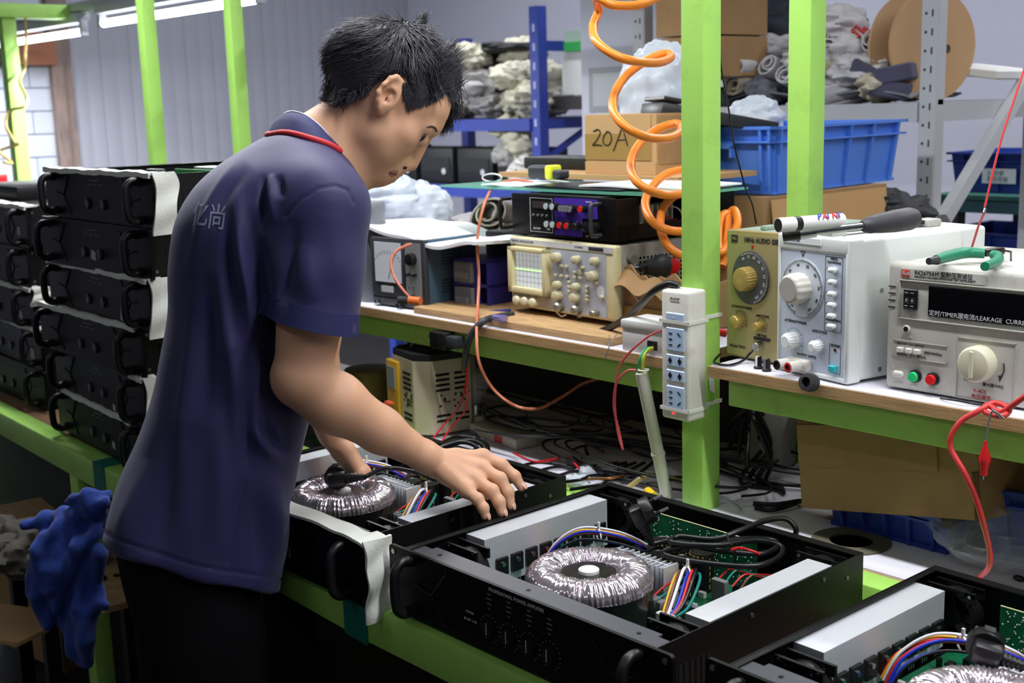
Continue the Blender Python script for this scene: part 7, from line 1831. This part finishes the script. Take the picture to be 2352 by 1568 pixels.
def f_shirt(p, grow=0.0):
    z = p[:, 2]; c = np.interp(z, _z, _c); h = np.interp(z, _z, _h); w = np.interp(z, _z, _w); n = 2.4
    q = (np.abs((p[:, 0] - c) / h) ** n + np.abs(p[:, 1] / w) ** n) ** (1 / n); d = (q - 1) * np.minimum(h, w) * .9
    d = smax(d, z - _z1, .03); d = smax(d, f_edge(p), .02)
    d = smax(d, (p - HEMA) @ hn, .004)
    s = s_chain(p, [SLA, SLA + (SLB - SLA) * .5, SLB + (SLB - SLA) * .25], [.060, .0605, .0640], .02)
    s = smin(s, s_cone(p, LP(690, 410, .06), SLA, .055, .052), .04)
    s = smax(s, (p - CUA) @ cn, .003)
    s2 = s_chain(p * np.array([1, -1, 1]), [SLA, SLA + (SLB - SLA) * .5, SLB + (SLB - SLA) * .25], [.060, .0605, .0640], .02)
    s2 = smin(s2, s_cone(p * np.array([1, -1, 1]), LP(690, 410, .06), SLA, .055, .052), .04); s2 = smax(s2, (p - CUA) @ cn, .003)
    d = smin(d, smin(s, s2, .01), .022)
    ax = SLB - SLA; hole = s_cone(p, SLA + ax * .62, SLB + ax * .5, .052, .0600)
    d = smax(d, -hole, .003)
    neck = s_cone(p, LP(720, 335, 0), LP(830, 250, 0), .060, .064); d = smax(d, -neck, .006)
    return d
zlo = HEMB[2] - .06
Ps, Fs = mesh_sdf(f_shirt, (HEMA[0] - .03, -.25, zlo), (LP(850, 700, 0)[0] + .04, .25, LP(660, 270, 0)[2] + .02), .0034)
Ps = relax(Ps, Fs, 3); Ns = normals(Ps, Fs); uv = project(toworld(Ps)); near = np.clip((Ps[:, 1] + .06) / .12, 0, 1) * np.clip((Ns[:, 1] + .45) / .5, 0, 1)
dsp = np.zeros(len(Ps))
FOLDS = [  # polyline in the photo, half width, height
 ([(607, 325), (548, 375), (492, 457), (455, 545), (430, 640)], 11, .0045), ([(575, 380), (520, 440), (478, 530)], 14, -.0035),
 ([(622, 398), (622, 442), (630, 520)], 8, .0045), ([(609, 398), (606, 470), (600, 540)], 7, -.0055), ([(640, 400), (644, 460)], 8, -.003),
 ([(548, 420), (548, 553), (574, 690), (585, 800)], 12, .007), ([(528, 470), (528, 664), (535, 800)], 13, -.006), ([(575, 470), (590, 620), (600, 760), (600, 880)], 16, -.009),
 ([(505, 590), (522, 738), (540, 900), (548, 1060)], 15, .006), ([(480, 620), (480, 800), (470, 980)], 16, -.005), ([(450, 640), (440, 820), (415, 1000), (390, 1180)], 16, .005),
 ([(590, 900), (583, 980), (610, 1030), (655, 1066)], 12, .006), ([(600, 960), (628, 1010), (662, 1040)], 10, -.006), ([(560, 880), (566, 1000), (575, 1100)], 14, -.004),
 ([(500, 930), (505, 1100), (500, 1290)], 24, .006), ([(420, 960), (385, 1130), (350, 1290)], 22, -.006), ([(340, 1050), (300, 1180), (275, 1270)], 18, .005), ([(620, 1080), (632, 1180), (640, 1300)], 18, .005), ([(590, 1130), (600, 1230), (600, 1330)], 16, -.004),
 ([(700, 560), (705, 640), (712, 700)], 20, .003), ([(680, 500), (668, 580), (655, 660), (650, 700)], 14, -.005), ([(770, 480), (790, 600), (800, 720)], 24, .002),
]
def taper_dist(uv, line):
    line = np.asarray(crom([(a, b, 0) for a, b in line], 6), float)[:, :2]; best = np.full(len(uv), 1e9); par = np.zeros(len(uv)); n_ = len(line) - 1
    for i_, (a, b) in enumerate(zip(line[:-1], line[1:])):
        ba = b - a; t = np.clip(((uv - a) @ ba) / (ba @ ba), 0, 1); d_ = np.linalg.norm(uv - a - t[:, None] * ba, axis=1); m_ = d_ < best; best[m_] = d_[m_]; par[m_] = ((i_ + t) / n_)[m_]
    return best, np.clip(np.sin(np.pi * par), 0, 1) ** 1.4
for line, wd, am in FOLDS:
    dd_, tp_ = taper_dist(uv, line); dsp += 1.6 * am * np.exp(-(dd_ / (wd * 1.25)) ** 2) * near * tp_
SEAMS = [[(572, 945), (569, 1063), (543, 1199), (523, 1300)], [(655, 497), (690, 458), (730, 433), (770, 426), (800, 436), (812, 465)], [(222, 1213), (330, 1262), (430, 1292), (520, 1312), (655, 1330)]]
for line in SEAMS: dsp -= .0022 * np.exp(-(polydist(uv, line) / 3.2) ** 2) * near
dsp += .0025 * np.sin(Ps[:, 0] * 60 + 2 * np.sin(Ps[:, 2] * 9)) * np.clip((-Ps[:, 2]) / .15, 0, 1)
Ps = Ps + Ns * dsp[:, None]
NAVY = mat('navy_shirt', (38, 34, 82), .62, var=.05, scale=20, bump=.15, bscale=900, sheen=.12)
NAVY2 = mat('navy_rib', (30, 34, 84), .7, bump=.2, bscale=700)
shirt = person_part('shirt', Ps, Fs, NAVY)
# cuff band
b = MB(); ctr = []
cax = (SLB - SLA) / np.linalg.norm(SLB - SLA)
bv = BVHTree.FromPolygons([tuple(x) for x in Ps], [tuple(int(i) for i in f) for f in Fs])
def band(z0, z1, off, n=72):
    v = []; cx_ = np.array([(SLA + (SLB - SLA) * .9)[0], .150, 0])
    for k in range(n):
        a = 2 * math.pi * k / n
        for (t, o_) in ((z0, off), (z1, off), (z1, off - .003), (z0, off - .003)):
            c = CUA + cdv * .5; c = np.array([c[0], .150, c[2]]) - cn * t
            dr = (cdv / np.linalg.norm(cdv)) * math.cos(a) + np.array([0, 1.0, 0]) * math.sin(a)
            h = bv.ray_cast(Vector(c - cn * .004 + dr * .2), Vector(-dr)); rr = .2 - h[3] if h[0] is not None else .066
            rr = min(rr, .072); q = c + dr * (rr + o_); v.append(toworld(q[None])[0] - PB0)
    f = []
    for k in range(n):
        k2 = (k + 1) % n
        for j in range(4): f.append((k * 4 + j, k2 * 4 + j, k2 * 4 + (j + 1) % 4, k * 4 + (j + 1) % 4))
    return v, f
v, f = band(.0, .028, .0012); MB().add(v, f).build('sleeve_cuff', NAVY2, shirt, 50)
# collar
def ringcurve(half):
    P = [PX(u, v, w) for u, v, w in half]; Q = [PX(*h) for h in half]
    L_ = [np.array([LP(*h)]) [0] for h in half]; M_ = [x * np.array([1, -1, 1]) for x in L_[::-1]]
    M_ = M_[1:-1] if abs(half[0][2]) < 1e-6 and abs(half[-1][2]) < 1e-6 else M_
    return [Vector(toworld(x[None])[0] - PB0) for x in L_ + M_]
topc = crom(ringcurve([(653, 262, 0), (672, 256, .030), (705, 266, .052), (742, 296, .060), (768, 335, .050), (780, 372, .028), (784, 398, 0)]), 8, True)
botc = crom(ringcurve([(612, 306, 0), (636, 296, .045), (680, 304, .078), (725, 330, .088), (760, 372, .074), (778, 408, .040), (784, 430, 0)]), 8, True)
for i_, q_ in enumerate(botc):
    lq = Vector(tolocal(np.array(q_) + PB0)); h_ = bv.find_nearest(lq)
    if h_[0] is not None: botc[i_] = Vector(toworld((np.array(h_[0]) + np.array(h_[1]) * .003)[None])[0] - PB0)
n = len(topc); v = []; f = []
for k in range(n):
    a, c = topc[k], botc[k]
    for t in (0, .33, .66, 1): 
        q = a.lerp(c, t) + Vector((0, 0, .006)) * math.sin(t * 3.14); v.append(tuple(q))
    v.append(tuple(topc[k].lerp(Vector(toworld(LP(740, 330, 0)[None])[0] - PB0), .06) - Vector((0, 0, .012))))
for k in range(n):
    k2 = (k + 1) % n
    for j in range(3): f.append((k * 5 + j, k * 5 + j + 1, k2 * 5 + j + 1, k2 * 5 + j))
    f.append((k * 5 + 4, k * 5, k2 * 5, k2 * 5 + 4))
col = MB().add(v, f).build('collar', NAVY2, shirt, 70)
MB().tube(topc, .0014, 6, True).build('collar_piping', mat('white_piping', (214, 214, 224), .6), col, 60)
MB().tube(botc, .0040, 8, True, flat=.7).build('collar_trim', mat('red_trim', (200, 44, 50), .6), col, 60)
# lettering on the back, laid onto the cloth
def decal(body_txt, uv0, size_px, shear, rot, m, squash=.62):
    cu = bpy.data.curves.new('t', 'FONT'); cu.body = body_txt; cu.size = 1; cu.shear = shear; cu.resolution_u = 3; cu.offset = .01
    t = bpy.data.objects.new('t', cu); COL.objects.link(t); me = bpy.data.meshes.new_from_object(t.evaluated_get(bpy.context.evaluated_depsgraph_get())); bpy.data.objects.remove(t); bpy.data.curves.remove(cu)
    bm = bmesh.new(); bm.from_mesh(me); bmesh.ops.triangulate(bm, faces=bm.faces[:]); bmesh.ops.subdivide_edges(bm, edges=bm.edges[:], cuts=2, use_grid_fill=True); cam_l = Vector(tolocal(CAM)); dead = []
    for q in bm.verts:
        x, y = q.co.x * size_px * squash, q.co.y * size_px; u = uv0[0] + x * math.cos(rot) + y * math.sin(rot) * .0 ; v_ = uv0[1] - y + x * math.sin(rot)
        d = Vector(tolocal(PX(u, v_, 0))) - cam_l; h = bv2.ray_cast(cam_l, d.normalized())
        if h[0] is None: dead.append(q); continue
        w_ = np.array(h[0]) + np.array(h[1]) * .0009; q.co = Vector(toworld(w_[None])[0] - PB0)
    bmesh.ops.delete(bm, geom=dead, context='VERTS'); bm.to_mesh(me); bm.free(); me.materials.clear(); me.materials.append(m)
    o = bpy.data.objects.new('back_lettering', me); COL.objects.link(o); o.parent = shirt
bv2 = BVHTree.FromPolygons([tuple(x) for x in Ps], [tuple(int(i) for i in f) for f in Fs])
GP = mat('grey_shirt_print', (120, 124, 146), .7)
decal('亿', (440, 512), 62, .25, .12, GP, .58); decal('尚', (474, 518), 62, .2, .12, GP, .72)
# ---- trousers, shoes
HIP = LP(445, 1270, 0)
def f_trou(p):
    d = s_ell(p, HIP + np.array([.0, 0, .03]), np.eye(3), (.105, .125, .11)); zf = -BO[2]
    for s in (-1, 1):
        d = smin(d, s_chain(p, [HIP + np.array([.0, s * .062, -.02]), HIP + np.array([.02, s * .075, -.33]), np.array([HIP[0] - .02, s * .09, zf + .05])], [.090, .085, .062], .03), .03)
    d = smax(d, zf + .035 - p[:, 2], .004); d = smax(d, f_edge(p) + .006, .02)
    d = smax(d, p[:, 2] - HIP[2] - .10, .01)
    return d
zf = -BO[2]
Pt, Ft = mesh_sdf(f_trou, (HIP[0] - .2, -.27, zf), (HIP[0] + .2, .27, HIP[2] + .13), .006)
Pt = relax(Pt, Ft, 2); Nt = normals(Pt, Ft); Pt = Pt + Nt * (.004 * np.sin(Pt[:, 2] * 40 + 3 * np.sin(Pt[:, 1] * 20 + Pt[:, 0] * 15)))[:, None] * .5
person_part('trousers', Pt, Ft, mat('black_trousers', (11, 11, 14), .85, var=.06, spec=.1))
for s in (-1, 1):
    def f_shoe(p, s=s):
        a = np.array([HIP[0] - .05, s * .09, zf + .045]); b_ = np.array([HIP[0] + .13, s * .095, zf + .035]); return smax(s_cone(p, a, b_, .045, .038), zf + .001 - p[:, 2], .004)
    Pq, Fq = mesh_sdf(f_shoe, (HIP[0] - .12, s * .09 - .08, zf - .01), (HIP[0] + .2, s * .09 + .08, zf + .12), .006); person_part('shoe', relax(Pq, Fq, 1), Fq, BLACKPL)

# ---- crumpled blue cloth (uses the same mesher)
def C3(u, v, d): return np.array(at(u / 2.2143, 860 + v / 2.2143, d=d))
CH = [([(540, 610), (430, 612), (330, 648)], .014), ([(530, 650), (440, 660), (395, 690)], .012), ([(520, 700), (330, 720), (220, 745), (125, 765)], .016), ([(500, 690), (360, 730), (240, 830), (190, 900), (175, 1040), (150, 1120)], .017),
 ([(230, 830), (215, 960), (190, 1120), (235, 1270)], .017), ([(500, 740), (380, 800), (300, 900), (270, 1050), (250, 1180), (232, 1270)], .018), ([(490, 800), (400, 880), (345, 1000), (300, 1120), (290, 1200)], .019), ([(500, 900), (430, 960), (385, 1050), (360, 1180), (400, 1340), (430, 1470)], .018),
 ([(510, 910), (470, 970), (440, 1080), (420, 1200), (440, 1350), (445, 1460)], .017), ([(490, 985), (480, 1060), (510, 1140), (520, 1170), (480, 1210)], .014), ([(350, 1150), (340, 1260), (380, 1400), (420, 1470)], .015), ([(280, 900), (260, 1000), (240, 1100)], .02), ([(440, 1100), (460, 1200), (455, 1300)], .017)]
CC = []
for i, (pl, r) in enumerate(CH):
    CC.append((np.array([C3(u, v, CLOTH_AT - .012 * math.sin(i * 2.4) - .010 * math.sin(j * 1.7 + i)) for j, (u, v) in enumerate(pl)]), r * (.72 + .1 * (i % 3))))
def f_cloth(p):
    d = None
    for pts, r in CC:
        c = s_chain(p, pts, [r * .8] + [r] * (len(pts) - 2) + [r * .45], .004); d = c if d is None else smin(d, c, .012)
    return d
allp = np.vstack([c[0] for c in CC])
Pk, Fk = mesh_sdf(f_cloth, allp.min(0) - .04, allp.max(0) + .04, .0032); Pk = relax(Pk, Fk, 1); Nk = normals(Pk, Fk)
Pk = Pk + Nk * (.0022 * np.sin(Pk[:, 0] * 170 + Pk[:, 1] * 120 + 2.5 * np.sin(Pk[:, 2] * 24)))[:, None]
tag(np_mesh('cloth', Pk, Fk, CL), 'crumpled blue microfibre cloth hanging beside the worker', 'cloth')
